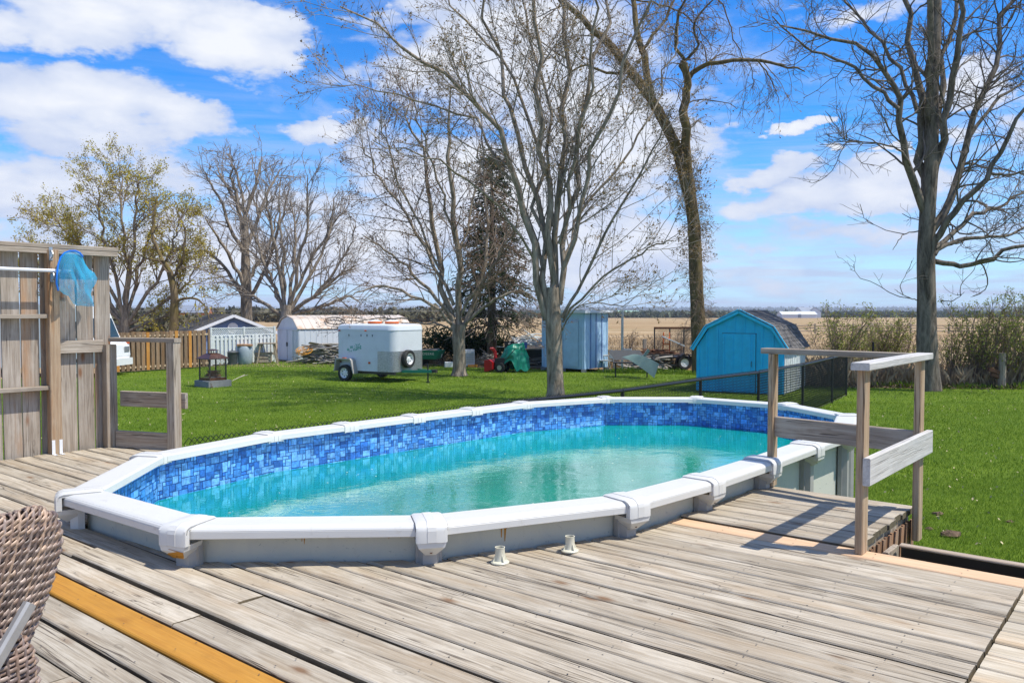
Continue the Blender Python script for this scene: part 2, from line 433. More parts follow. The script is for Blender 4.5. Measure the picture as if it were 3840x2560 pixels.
def pool_wall():
    m, N, b, o = mat_new('pool_wall_print')
    g = N.n('ShaderNodeNewGeometry')
    n1 = N.noise(g.outputs['Position'], 38, 3, .6, 1.2)
    n2 = N.noise(N.mapping(g.outputs['Position'], (1, 1, .6), (3, 3, 3)), 12, 3, .5, .7)
    c = N.mixc(N.ramp(n1, [(.66, 0), (.70, 1)]), (.56, .555, .475), (.36, .37, .32))
    c = N.mixc(N.math('MULTIPLY', N.ramp(n2, [(.5, 0), (.7, 1)]), .25), c, (.45, .46, .44))
    n3 = N.noise(N.mapping(g.outputs['Position'], (1, 1, .3)), 5, 6, .7, .5)
    c = N.mixc(N.math('MULTIPLY', N.ramp(n3, [(.6, 0), (.75, 1)]), .4), c, (.28, .26, .22))
    N.l(c, b.inputs['Base Color']); b.inputs['Roughness'].default_value = .5
    bump(N, b, N.noise(g.outputs['Position'], 90, 3, .6), .25, .003)
    return m
M['pool_wall'] = pool_wall()
def attr_mat(name, rough=.5, attr='col', spec=.5, coat=0, mul=None, nscale=40, nvar=.15):
    m, N, b, o = mat_new(name)
    a = N.n('ShaderNodeAttribute', attribute_name=attr)
    g = N.n('ShaderNodeNewGeometry')
    n1 = N.noise(g.outputs['Position'], nscale, 5, .65, .3)
    c = N.mixc(1.0, a.outputs['Color'], N.ramp(n1, [(.3, 1 - nvar * 2), (.7, 1 + nvar)]), 'MULTIPLY')
    N.l(c, b.inputs['Base Color']); b.inputs['Roughness'].default_value = rough
    b.inputs['Specular IOR Level'].default_value = spec
    return m
M['tiles'] = attr_mat('printed_blue_tiles', .35, nscale=34, nvar=.30)
M['liner'] = simple('pool_liner', (.012, .05, .22), .35, .2, 8)
def liner_low():
    m, N, b, o = mat_new('lower_liner')
    g = N.n('ShaderNodeNewGeometry')
    n1 = N.noise(g.outputs['Position'], 1.1, 6, .65, .6)
    c = N.mixc(N.ramp(n1, [(.35, 0), (.68, 1)]), (.07, .38, .44), (.25, .68, .66))
    N.l(c, b.inputs['Base Color']); b.inputs['Roughness'].default_value = .6
    return m
M['liner_low'] = liner_low()
def water():
    m, N, b, o = mat_new('pool_water')
    N.t.nodes.remove(b)
    g = N.n('ShaderNodeNewGeometry')
    cl = N.noise(g.outputs['Position'], .55, 5, .6, .6)
    dif = N.n('ShaderNodeBsdfDiffuse')
    N.l(N.mixc(N.ramp(cl, [(.35, 0), (.65, 1)]), (.0, .37, .275), (.004, .52, .37)), dif.inputs[0])
    tr = N.n('ShaderNodeBsdfTransparent'); tr.inputs[0].default_value = (.02, .58, .50, 1)
    mx = N.n('ShaderNodeMixShader'); mx.inputs[0].default_value = .74
    N.l(tr.outputs[0], mx.inputs[1]); N.l(dif.outputs[0], mx.inputs[2])
    gl = N.n('ShaderNodeBsdfGlossy'); gl.inputs['Roughness'].default_value = .03
    gl.inputs[0].default_value = (1, 1, 1, 1)
    fr = N.n('ShaderNodeFresnel'); fr.inputs[0].default_value = 1.333
    bp = N.n('ShaderNodeBump'); bp.inputs['Strength'].default_value = .35; bp.inputs['Distance'].default_value = .009
    w1 = N.noise(N.mapping(g.outputs['Position'], (1, 1, 1), rot=(0, 0, R(-39.5))), 3.2, 4, .55, .8)
    w2 = N.noise(N.mapping(g.outputs['Position'], (1.0, 2.6, 1), rot=(0, 0, R(-15))), 15, 3, .5, .5)
    h = N.math('ADD', N.math('MULTIPLY', w1, 1.2), N.math('MULTIPLY', w2, .22))
    N.l(h, bp.inputs['Height'])
    N.l(bp.outputs[0], gl.inputs['Normal']); N.l(bp.outputs[0], fr.inputs['Normal'])
    m2 = N.n('ShaderNodeMixShader'); N.l(N.math('MULTIPLY', fr.outputs[0], .52, clamp=True), m2.inputs[0])
    N.l(mx.outputs[0], m2.inputs[1]); N.l(gl.outputs[0], m2.inputs[2]); N.l(m2.outputs[0], o.inputs[0])
    return m
M['water'] = water()
def bark(name, c1, c2, scale=9, moss=None):
    m, N, b, o = mat_new(name)
    g = N.n('ShaderNodeNewGeometry')
    n1 = N.noise(N.mapping(g.outputs['Position'], (1, 1, .22)), scale, 6, .7, .4)
    n2 = N.noise(g.outputs['Position'], 1.4, 4, .6)
    c = N.mixc(N.ramp(n1, [(.36, 0), (.62, 1)]), c1, c2)
    if moss: c = N.mixc(N.math('MULTIPLY', N.ramp(n2, [(.48, 0), (.62, 1)]), .6), c, moss)
    N.l(c, b.inputs['Base Color']); b.inputs['Roughness'].default_value = .9; b.inputs['Specular IOR Level'].default_value = .2
    bump(N, b, n1, .9, .03)
    return m
M['bark_grey'] = bark('grey_bark', (.13, .10, .068), (.38, .315, .24))
M['bark_dark'] = bark('dark_furrowed_bark', (.065, .052, .038), (.24, .20, .155), 7)
M['bark_olive'] = bark('olive_mossy_bark', (.07, .05, .025), (.23, .17, .09), 7, moss=(.17, .13, .04))
M['twig_grey'] = simple('grey_twigs', (.25, .21, .17), .9, .35, .8)
M['twig_dark'] = simple('dark_twigs', (.145, .12, .098), .9, .35, .8)
M['twig_brown'] = simple('brown_twigs', (.21, .155, .11), .9, .35, .8)
def leafm(name, c1, c2, scale=1.2, tr=.25):
    m, N, b, o = mat_new(name)
    g = N.n('ShaderNodeNewGeometry')
    n1 = N.noise(g.outputs['Position'], scale, 5, .7)
    wn = N.n('ShaderNodeTexWhiteNoise', noise_dimensions='3D')
    sn = N.n('ShaderNodeVectorMath', operation='SNAP'); N.l(g.outputs['Position'], sn.inputs[0]); sn.inputs[1].default_value = (.12, .12, .12)
    N.l(sn.outputs[0], wn.inputs['Vector'])
    c = N.mixc(N.math('ADD', N.math('MULTIPLY', N.ramp(n1, [(.35, 0), (.65, 1)]), .6), N.math('MULTIPLY', wn.outputs['Value'], .4)), c1, c2)
    N.l(c, b.inputs['Base Color']); b.inputs['Roughness'].default_value = .7; b.inputs['Specular IOR Level'].default_value = .2
    t2 = N.n('ShaderNodeBsdfTranslucent'); N.l(c, t2.inputs[0])
    mx = N.n('ShaderNodeMixShader'); mx.inputs[0].default_value = tr
    N.l(b.outputs[0], mx.inputs[1]); N.l(t2.outputs[0], mx.inputs[2]); N.l(mx.outputs[0], o.inputs[0])
    return m
M['bud'] = leafm('ochre_buds', (.17, .09, .03), (.33, .23, .08))
M['bud_red'] = leafm('reddish_buds', (.13, .05, .035), (.20, .115, .06))
M['leaf_olive'] = leafm('young_olive_leaves', (.28, .18, .02), (.50, .46, .07), .5)
M['leaf_green'] = leafm('young_green_leaves', (.17, .20, .03), (.34, .37, .08), .8)
M['needle'] = leafm('dark_needles', (.014, .028, .010), (.05, .08, .024), 1.5, .1)
M['needle_dead'] = leafm('brown_needles', (.03, .026, .014), (.075, .05, .028), 1.5, .1)
M['wood_far'] = leafm('far_brown_wood', (.085, .075, .05), (.15, .14, .075), .03, .1)
M['wood_far2'] = leafm('far_green_wood', (.07, .085, .055), (.13, .15, .08), .02, .1)
M['white_metal'] = simple('white_painted_metal', (.62, .66, .70), .4, .05, 2, dirt=(.4, .41, .4), dirtamt=.3)
M['white_plain'] = simple('white_enamel', (.74, .75, .76), .35, .04, 5)
M['black'] = simple('black_vinyl', (.012, .012, .013), .35, .2, 10)
M['rubber'] = simple('black_rubber', (.02, .02, .02), .75, .25, 14)
M['steel'] = simple('galvanised_steel', (.45, .46, .47), .35, .15, 12, metal=.8)
M['blackmetal'] = simple('dark_painted_metal', (.03, .028, .028), .45, .3, 9, dirt=(.09, .05, .03), dirtamt=.4)
M['copper'] = simple('brown_enamelled_steel', (.10, .042, .022), .28, .35, 6, metal=.3, dirt=(.20, .12, .08), dirtamt=.5)
M['rust'] = simple('rusty_steel', (.13, .055, .025), .8, .35, 9)
M['concrete'] = simple('grey_concrete', (.19, .20, .20), .9, .15, 6, bmp=.3)
M['grayplastic'] = simple('dark_grey_plastic', (.06, .067, .075), .5, .12, 8)
M['barrel'] = simple('blue_grey_drum', (.30, .36, .40), .45, .1, 5, dirt=(.2, .22, .22), dirtamt=.4)
M['green_metal'] = simple('green_enamel', (.005, .16, .10), .4, .1, 5, dirt=(.03, .12, .08), dirtamt=.3)
M['tarp'] = simple('green_tarpaulin', (.002, .215, .13), .42, .15, 4, bmp=.15)
M['red'] = simple('red_enamel', (.46, .012, .014), .35, .15, 5)
M['darkred'] = simple('dark_red_plastic', (.22, .012, .014), .45, .2, 5)
M['orange_paint'] = simple('orange_paint', (.62, .13, .02), .5, .15, 6)
M['yellow'] = simple('yellow_cord', (.72, .32, .03), .5, .15, 14)
M['blueplastic'] = simple('blue_plastic', (.03, .10, .35), .5, .1, 6)
M['teal_blue'] = simple('bright_blue_paint', (.014, .50, .80), .55, .10, 3.5, dirt=(.012, .40, .67), dirtamt=.4)
M['teal_trim'] = simple('bright_blue_trim', (.02, .55, .85), .5, .06, 3.5)
M['pale_blue'] = simple('pale_blue_board', (.38, .57, .74), .6, .10, 3, dirt=(.28, .46, .60), dirtamt=.5)
M['house_blue'] = simple('blue_siding', (.16, .25, .46), .6, .05, 3)
M['shingle'] = simple('grey_shingle', (.10, .092, .085), .9, .3, 10, objvar=.35, bmp=.4)
M['shingle_dark'] = simple('charcoal_shingle', (.06, .056, .054), .9, .35, 5, bmp=.4)
M['glass_dark'] = simple('dark_windscreen', (.03, .05, .055), .08, .2, 3)
M['lamp_or'] = simple('amber_lens', (.62, .10, .01), .2, .1, 10)
M['logs'] = simple('grey_driftwood', (.30, .27, .23), .85, .3, 4, objvar=.4, bmp=.4)
M['fire_log'] = simple('split_log', (.27, .15, .08), .85, .4, 9, objvar=.3)
M['cream'] = simple('cream_pvc', (.60, .57, .44), .4, .06, 20)
M['wicker'] = attr_mat('brown_wicker', .42, nscale=60, nvar=.22)
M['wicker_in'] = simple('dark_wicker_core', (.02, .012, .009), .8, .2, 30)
M['silver'] = simple('silver_frame', (.33, .32, .31), .45, .1, 30, metal=.4)
M['dirt'] = simple('leaf_litter', (.13, .085, .05), .95, .5, 14, bmp=.8)
M['auger'] = simple('grey_green_steel', (.16, .24, .21), .4, .12, 4, metal=.2)
M['chairw'] = simple('cream_chair_resin', (.56, .53, .46), .45, .05, 8)
M['mesh_dark'] = simple('dark_grey_mesh', (.05, .055, .06), .6, .2, 10)
M['orange_house'] = simple('orange_brick', (.40, .14, .06), .8, .1, 1)
M['barn_white'] = simple('white_barn', (.60, .62, .66), .6, .05, .2)
M['barn_roof'] = simple('grey_barn_roof', (.22, .25, .30), .5, .1, .2)
def lidmat():
    m, N, b, o = mat_new('rusting_white_roof')
    g = N.n('ShaderNodeTexCoord')
    n1 = N.noise(N.mapping(g.outputs['Object'], (1, 1, 1)), 1.6, 7, .7, .3)
    c = N.mixc(N.ramp(n1, [(.50, 0), (.68, 1)]), (.56, .49, .42), (.44, .25, .12))
    N.l(c, b.inputs['Base Color']); b.inputs['Roughness'].default_value = .5
    return m
M['rustroof'] = lidmat()
def diamond():
    m, N, b, o = mat_new('diamond_plate')
    t = N.n('ShaderNodeTexCoord')
    vo = N.n('ShaderNodeTexVoronoi'); N.l(t.outputs['Object'], vo.inputs['Vector']); vo.inputs['Scale'].default_value = 28
    N.l(N.ramp(vo.outputs['Distance'], [(.2, .55), (.6, .38)]), b.inputs['Base Color'])
    b.inputs['Metallic'].default_value = .75; b.inputs['Roughness'].default_value = .38
    bump(N, b, vo.outputs['Distance'], .6, .01)
    return m
M['diamond'] = diamond()
def netmat(name, c, op):
    m, N, b, o = mat_new(name)
    g = N.n('ShaderNodeNewGeometry'); lw = N.n('ShaderNodeLayerWeight'); lw.inputs[0].default_value = .35
    N.t.nodes.remove(b)
    d = N.n('ShaderNodeBsdfDiffuse'); d.inputs[0].default_value = (*c, 1)
    t = N.n('ShaderNodeBsdfTransparent')
    tl = N.n('ShaderNodeBsdfTranslucent'); tl.inputs[0].default_value = (*c, 1)
    m0 = N.n('ShaderNodeMixShader'); m0.inputs[0].default_value = .4; N.l(d.outputs[0], m0.inputs[1]); N.l(tl.outputs[0], m0.inputs[2])
    mx = N.n('ShaderNodeMixShader')
    N.l(N.math('ADD', N.math('MULTIPLY', lw.outputs['Facing'], .75), op, clamp=True), mx.inputs[0])
    N.l(t.outputs[0], mx.inputs[1]); N.l(m0.outputs[0], mx.inputs[2]); N.l(mx.outputs[0], o.inputs[0])
    return m
M['net'] = netmat('blue_net_mesh', (.07, .60, .92), .22)
M['hoop'] = simple('blue_plastic_hoop', (.01, .16, .60), .4, .1, 10)
def lawnm():
    m, N, b, o = mat_new('lawn_green')
    g = N.n('ShaderNodeNewGeometry')
    n1 = N.noise(g.outputs['Position'], .6, 5, .6)
    n2 = N.noise(g.outputs['Position'], 9, 6, .7)
    c = N.mixc(N.ramp(n1, [(.35, 0), (.65, 1)]), (.095, .155, .012), (.14, .205, .017))
    c = N.mixc(N.math('MULTIPLY', N.ramp(n2, [(.35, 1), (.6, 0)]), .5), c, (.035, .07, .006))
    n3 = N.noise(g.outputs['Position'], 2.3, 5, .7, .3)
    c = N.mixc(N.math('MULTIPLY', N.ramp(n3, [(.66, 0), (.74, 1)]), .4), c, (.14, .13, .04))
    N.l(c, b.inputs['Base Color']); b.inputs['Roughness'].default_value = .9; b.inputs['Specular IOR Level'].default_value = .1
    bump(N, b, n2, .7, .05)
    return m
M['lawn'] = lawnm()
M['blade'] = leafm('grass_blades', (.12, .205, .014), (.25, .36, .045), .9, .35)
def fieldm():
    m, N, b, o = mat_new('stubble_field')
    g = N.n('ShaderNodeNewGeometry')
    p = g.outputs['Position']
    n1 = N.noise(N.mapping(p, (.02, .16, 1), rot=(0, 0, R(4))), 1.0, 6, .65, .3)
    n2 = N.noise(N.mapping(p, (.5, 2.0, 1)), 1.0, 5, .75)
    n3 = N.noise(N.mapping(p, (.004, .03, 1)), 1.0, 5, .6, .3)
    c = N.ramp(n1, [(.3, (.24, .155, .08)), (.5, (.40, .29, .17)), (.68, (.55, .44, .30))])
    c = N.mixc(N.math('MULTIPLY', N.ramp(n2, [(.42, 1), (.56, 0)]), .6), c, (.19, .125, .065))
    c = N.mixc(N.math('MULTIPLY', N.ramp(n3, [(.52, 0), (.62, 1)]), .5), c, (.30, .25, .15))
    sp = N.n('ShaderNodeSeparateXYZ'); N.l(p, sp.inputs[0])
    mr = N.n('ShaderNodeMapRange'); N.l(sp.outputs[1], mr.inputs[0]); mr.inputs[1].default_value = 620; mr.inputs[2].default_value = 900
    n4 = N.noise(N.mapping(p, (.002, .012, 1)), 1.0, 4, .6)
    far = N.ramp(n4, [(.4, (.07, .09, .04)), (.55, (.15, .16, .06)), (.7, (.22, .18, .11))], 'LINEAR')
    c = N.mixc(mr.outputs[0], c, far)
    N.l(c, b.inputs['Base Color']); b.inputs['Roughness'].default_value = 1; b.inputs['Specular IOR Level'].default_value = 0
    bump(N, b, n2, .5, .15)
    return m
M['field'] = fieldm()
M['soil'] = simple('dark_soil', (.05, .04, .028), 1, .4, 6, bmp=.5)

# ------------------------------------------------------------------ ground, lawn, field
def terr(x, y):
    if y < 50: return 0.0
    if y < 700: return -3.4 * ((y - 50) / 650.0) ** 1.15
    if y < 2500: return -3.4 - (y - 700) / 1800.0 * 11.0
    if y < 9000: return -14.4 + (y - 2500) / 6500.0 * 26
    return 11.6
ys = [-30, 0, 20, 40, 50, 70, 100, 150, 220, 300, 400, 520, 640, 700, 800, 950, 1200, 1600, 2000, 2500, 3500, 5000, 6500, 9000, 12000]
g = MB(); nx = 13
for y in ys:
    w = max(60, abs(y) * 1.6)
    for i in range(nx):
        x = -w + 2 * w * i / (nx - 1)
        g.v.append((x, y, terr(x, y) - .012 + (math.sin(x * .0013 + 1) * 9 + math.sin(x * .0041) * 5 if y > 6000 else 0)))
for j in range(len(ys) - 1):
    for i in range(nx - 1):
        a = j * nx + i; g.f.append((a, a + 1, a + nx + 1, a + nx))
obj('ground', g, M['field'], kind='structure')
LAWN = [(-40, -20), (30, -20), (34, 24.2), (20, 25.4), (13.2, 26.0), (10.5, 26.6), (10.2, 29), (9.4, 32.6), (7, 34.2), (4.2, 34.3), (1.2, 34.6), (-1.5, 35.5), (-4, 38), (-8, 39.4), (-11.6, 40.2), (-13.3, 36.6), (-16.5, 31.8), (-26, 20)]
lp = []
for i, (x, y) in enumerate(LAWN):
    x2, y2 = LAWN[(i + 1) % len(LAWN)]
    n = 1 if i < 2 or i > 16 else max(1, int(math.hypot(x2 - x, y2 - y) / .35))
    for k in range(n):
        t = k / n; j = .12 if n > 1 else 0
        lp.append((x + (x2 - x) * t + random.uniform(-j, j), y + (y2 - y) * t + random.uniform(-j, j)))
lw_ = MB(); lw_.v = [(x, y, 0.0) for x, y in lp]; lw_.f = [tuple(range(len(lp)))]
lawn_o = obj('lawn', lw_, M['lawn'], kind='structure', fixn=False)
def in_lawn(x, y):
    c = np.zeros(len(x), bool); n = len(lp)
    for i in range(n):
        x1, y1 = lp[i]; x2, y2 = lp[(i + 1) % n]
        if y1 == y2: continue
        m = ((y1 > y) != (y2 > y)) & (x < (x2 - x1) * (y - y1) / (y2 - y1) + x1)
        c ^= m
    return c
# leaf litter strip under the hedge, mulch by the trees
lit = MB()
strip = [(9.9, 26.4), (14, 25.6), (22, 24.9), (34, 23.6), (34, 25.6), (22, 26.9), (14.5, 27.8), (10.2, 29.5)]
lit.v = [(x, y, -.002) for x, y in strip]; lit.f = [tuple(range(len(strip)))]
obj('litter_strip', lit, M['dirt'], kind='structure', fixn=False)

def cards(n, pos, size, flat=0.0, ratio=1.0):
    """n small quads at pos (n,3)"""
    a = rng.normal(size=(n, 3)); a /= np.linalg.norm(a, axis=1, keepdims=True)
    b = rng.normal(size=(n, 3)); b -= a * (a * b).sum(1, keepdims=True); b /= np.linalg.norm(b, axis=1, keepdims=True)
    s = (np.asarray(size) * rng.uniform(.6, 1.3, n))[:, None]
    V = np.stack([pos - a * s, pos + b * s * ratio * .55, pos + a * s, pos - b * s * ratio * .55], 1).reshape(-1, 3)
    F = np.arange(n * 4).reshape(n, 4)
    return V, F

# grass blades
def blades(n, ymin, ymax, hmin, hmax, wd, p=1.0):
    y = ymin + (ymax - ymin) * rng.random(n) ** p
    x = (rng.random(n) * 2 - 1) * (.66 * y + .6)
    # thinner where clumps of noise are low
    c = np.sin(x * 1.7 + np.sin(y * 1.3) * 2) * np.sin(y * 2.1 + np.sin(x * .9) * 2)
    keep = in_lawn(x, y) & (c + rng.random(n) * 2.2 > -.3)
    x, y = x[keep], y[keep]; m = len(x)
    th = rng.random(m) * 2 * np.pi; h = rng.uniform(hmin, hmax, m); w = wd * rng.uniform(.6, 1.3, m)
    dx, dy = np.cos(th) * w / 2, np.sin(th) * w / 2
    ln = rng.uniform(.1, .7, m) * h; la = rng.random(m) * 2 * np.pi
    z0 = np.full(m, -.005)
    V = np.stack([np.stack([x - dx, y - dy, z0], 1), np.stack([x + dx, y + dy, z0], 1), np.stack([x + np.cos(la) * ln, y + np.sin(la) * ln, h], 1)], 1).reshape(-1, 3)
    return V, np.arange(m * 3).reshape(m, 3)
gv, gf = joinvf([blades(300000, 5.5, 12, .018, .055, .0075), blades(230000, 12, 22, .02, .055, .012), blades(130000, 22, 41, .02, .06, .02)])
obj('grass', npmesh('grass', gv, gf), M['blade'], kind='stuff')
def blob_noise(n, c, rad, seed=0):
    r_ = np.random.default_rng(seed)
    return c

# ------------------------------------------------------------------ deck frame
TH = R(50.5)
UB = Vector((-math.sin(TH), math.cos(TH), 0)); VB = Vector((math.cos(TH), math.sin(TH), 0))
DROT = math.atan2(-UB.y, -UB.x)          # local x axis = -u, local y axis = v
DZ = 1.215                               # deck surface
RZ = 1.42                                # pool rim
def P3(u, v, z=0.0):
    return Vector((-u, v, z))
def worlduv(u, v, z=0.0):
    return UB * u + VB * v + Vector((0, 0, z))
def uv_thing(name, label, cat, z=DZ):
    return thing(name, label, cat, (0, 0, z), DROT)

PV = [(4.92, 1.94), (5.83, 2.84), (6.09, 4.02), (6.05, 4.82), (6.01, 5.63), (5.96, 6.42), (5.90, 7.24), (5.47, 8.34), (4.58, 9.06), (3.42, 9.08), (2.52, 8.45),
      (2.18, 7.22), (2.19, 6.38), (2.19, 5.52), (2.21, 4.66), (2.29, 3.86), (2.81, 2.80), (3.72, 1.98)]
PL = [(-u, v) for u, v in PV]            # local coordinates
def offset(poly, d):
    """inward offset of the convex outline (any orientation)"""
    n = len(poly); cx = sum(p[0] for p in poly) / n; cy = sum(p[1] for p in poly) / n
    out = []
    for i in range(n):
        p0, p1, p2 = Vector(poly[i - 1]), Vector(poly[i]), Vector(poly[(i + 1) % n])
        e1 = (p1 - p0).normalized(); e2 = (p2 - p1).normalized()
        n1 = Vector((-e1.y, e1.x)); n2 = Vector((-e2.y, e2.x))
        c = Vector((cx, cy)) - p1
        if n1.dot(c) < 0: n1 = -n1
        if n2.dot(c) < 0: n2 = -n2
        b = (n1 + n2); b.normalize()
        out.append(tuple(p1 + b * (d / max(.3, b.dot(n1)))))
    return out

# ------------------------------------------------------------------ pool
pool = uv_thing('above_ground_pool', 'oval above ground pool with white top rails and blue tile print liner', 'swimming pool', 0)
NP = len(PL)
prof = [(.007, -.060), (.000, -.056), (.000, -.024), (.0015, -.0225), (.0015, -.021), (.0005, -.0195), (.006, -.011), (.013, -.007), (.0145, -.0085), (.016, -.006), (.030, -.001), (.040, .001), (.190, .001), (.203, -.002), (.210, -.008), (.212, -.048), (.205, -.048), (.203, -.020), (.016, -.022), (.012, -.060)]
offs = {d: offset(PL, d) for d, _ in prof}
for i in range(NP):
    j = (i + 1) % NP; mb = MB(); n = len(prof)
    for k in (i, j):
        for d, z in prof: mb.v.append((*offs[d][k], RZ + z))
    # the ends stop 3 mm short of the joint
    a = [Vector(v) for v in mb.v]
    L = (a[n] - a[0]).length
    mb.v = [tuple(a[q].lerp(a[q + n], .003 / L)) for q in range(n)] + [tuple(a[q + n].lerp(a[q], .003 / L)) for q in range(n)]
    mb.f = [(q, (q + 1) % n, (q + 1) % n + n, q + n) for q in range(n)] + [tuple(range(n - 1, -1, -1)), tuple(range(n, 2 * n))]
    obj('top_rail', mb, M['resin'], pool)
wallp = offset(PL, .135); linp = offset(PL, .155)
mb = MB()
for z in (.02, RZ - .03):
    for p in wallp: mb.v.append((*p, z))
mb.f = [(i, (i + 1) % NP, (i + 1) % NP + NP, i + NP) for i in range(NP)]
obj('wall', mb, M['pool_wall'], pool)
# liner below the tile band, floor
mb = MB()
for z in (.08, RZ - .03):
    for p in linp: mb.v.append((*p, z))
mb.f = [(i, (i + 1) % NP, (i + 1) % NP + NP, i + NP) for i in range(NP)]
obj('liner', mb, M['liner'], pool)
mb = MB(); fl = offset(PL, .160)
mb.v = [(*p, .10) for p in fl] + [(*p, .62) for p in fl]
mb.f = [tuple(range(NP))] + [(i, (i + 1) % NP, (i + 1) % NP + NP, i + NP) for i in range(NP)]
obj('lower_liner', mb, M['liner_low'], pool)
# printed tile band: random rectangles on a 4.5 cm grid, wrapped round the outline
cell = .028; tl = offset(PL, .158)
segl = [(Vector(tl[(i + 1) % NP]) - Vector(tl[i])).length for i in range(NP)]
per = sum(segl); ncol = int(per / cell); nrow = 22
occ = [[False] * ncol for _ in range(nrow)]
cum = [0]
for s_ in segl: cum.append(cum[-1] + s_)
def on_liner(s, dz, push=0):
    s = s % per
    for i in range(NP):
        if s <= cum[i + 1]: break
    a = Vector(tl[i]); b = Vector(tl[(i + 1) % NP]); t = (s - cum[i]) / segl[i]
    p = a.lerp(b, t); return (p.x, p.y, dz)
rt = random.Random(11)
tv, tf, tcs = [], [], []
shapes = [(1, 1), (1, 1), (1, 2), (2, 1), (2, 1), (2, 2), (2, 2), (3, 2), (2, 3), (3, 2), (2, 2)]
for r_ in range(nrow):
    for c_ in range(ncol):
        if occ[r_][c_]: continue
        rt.shuffle(shapes)
        for (w_, h_) in shapes + [(1, 1)]:
            if c_ + w_ > ncol or r_ + h_ > nrow: continue
            if all(not occ[r_ + b][c_ + a] for a in range(w_) for b in range(h_)): break
        for a in range(w_):
            for b in range(h_): occ[r_ + b][c_ + a] = True
        gq = .0024
        j = lambda: rt.uniform(-.0016, .0016)
        s0, s1 = c_ * cell + gq + j(), (c_ + w_) * cell - gq + j(); z1 = RZ - .035 - r_ * cell - gq + j(); z0 = RZ - .035 - (r_ + h_) * cell + gq + j()
        # slice at outline corners
        cuts = [s0] + [x for x in cum[1:-1] if s0 < x < s1] + [s1]
        q = rt.random(); base = (.02, .14, .50) if q < .22 else ((.05, .25, .68) if q < .62 else (.13, .38, .80))
        k_ = rt.uniform(.8, 1.25); col = tuple(x * k_ for x in base)
        for a, b in zip(cuts[:-1], cuts[1:]):
            o = len(tv)
            m_ = [on_liner(a + 1e-5, z0), on_liner(b - 1e-5, z0), on_liner(b - 1e-5, z1), on_liner(a + 1e-5, z1)]
            tv += m_; tf.append((o, o + 1, o + 2, o + 3)); tcs.append(col)
me = npmesh('liner_tile', np.array(tv), np.array(tf))
at = me.attributes.new('col', 'FLOAT_COLOR', 'FACE')
at.data.foreach_set('color', np.array([(*c, 1) for c in tcs], dtype=np.float32).ravel())
obj('liner_tile', me, M['tiles'], pool, kind='stuff')
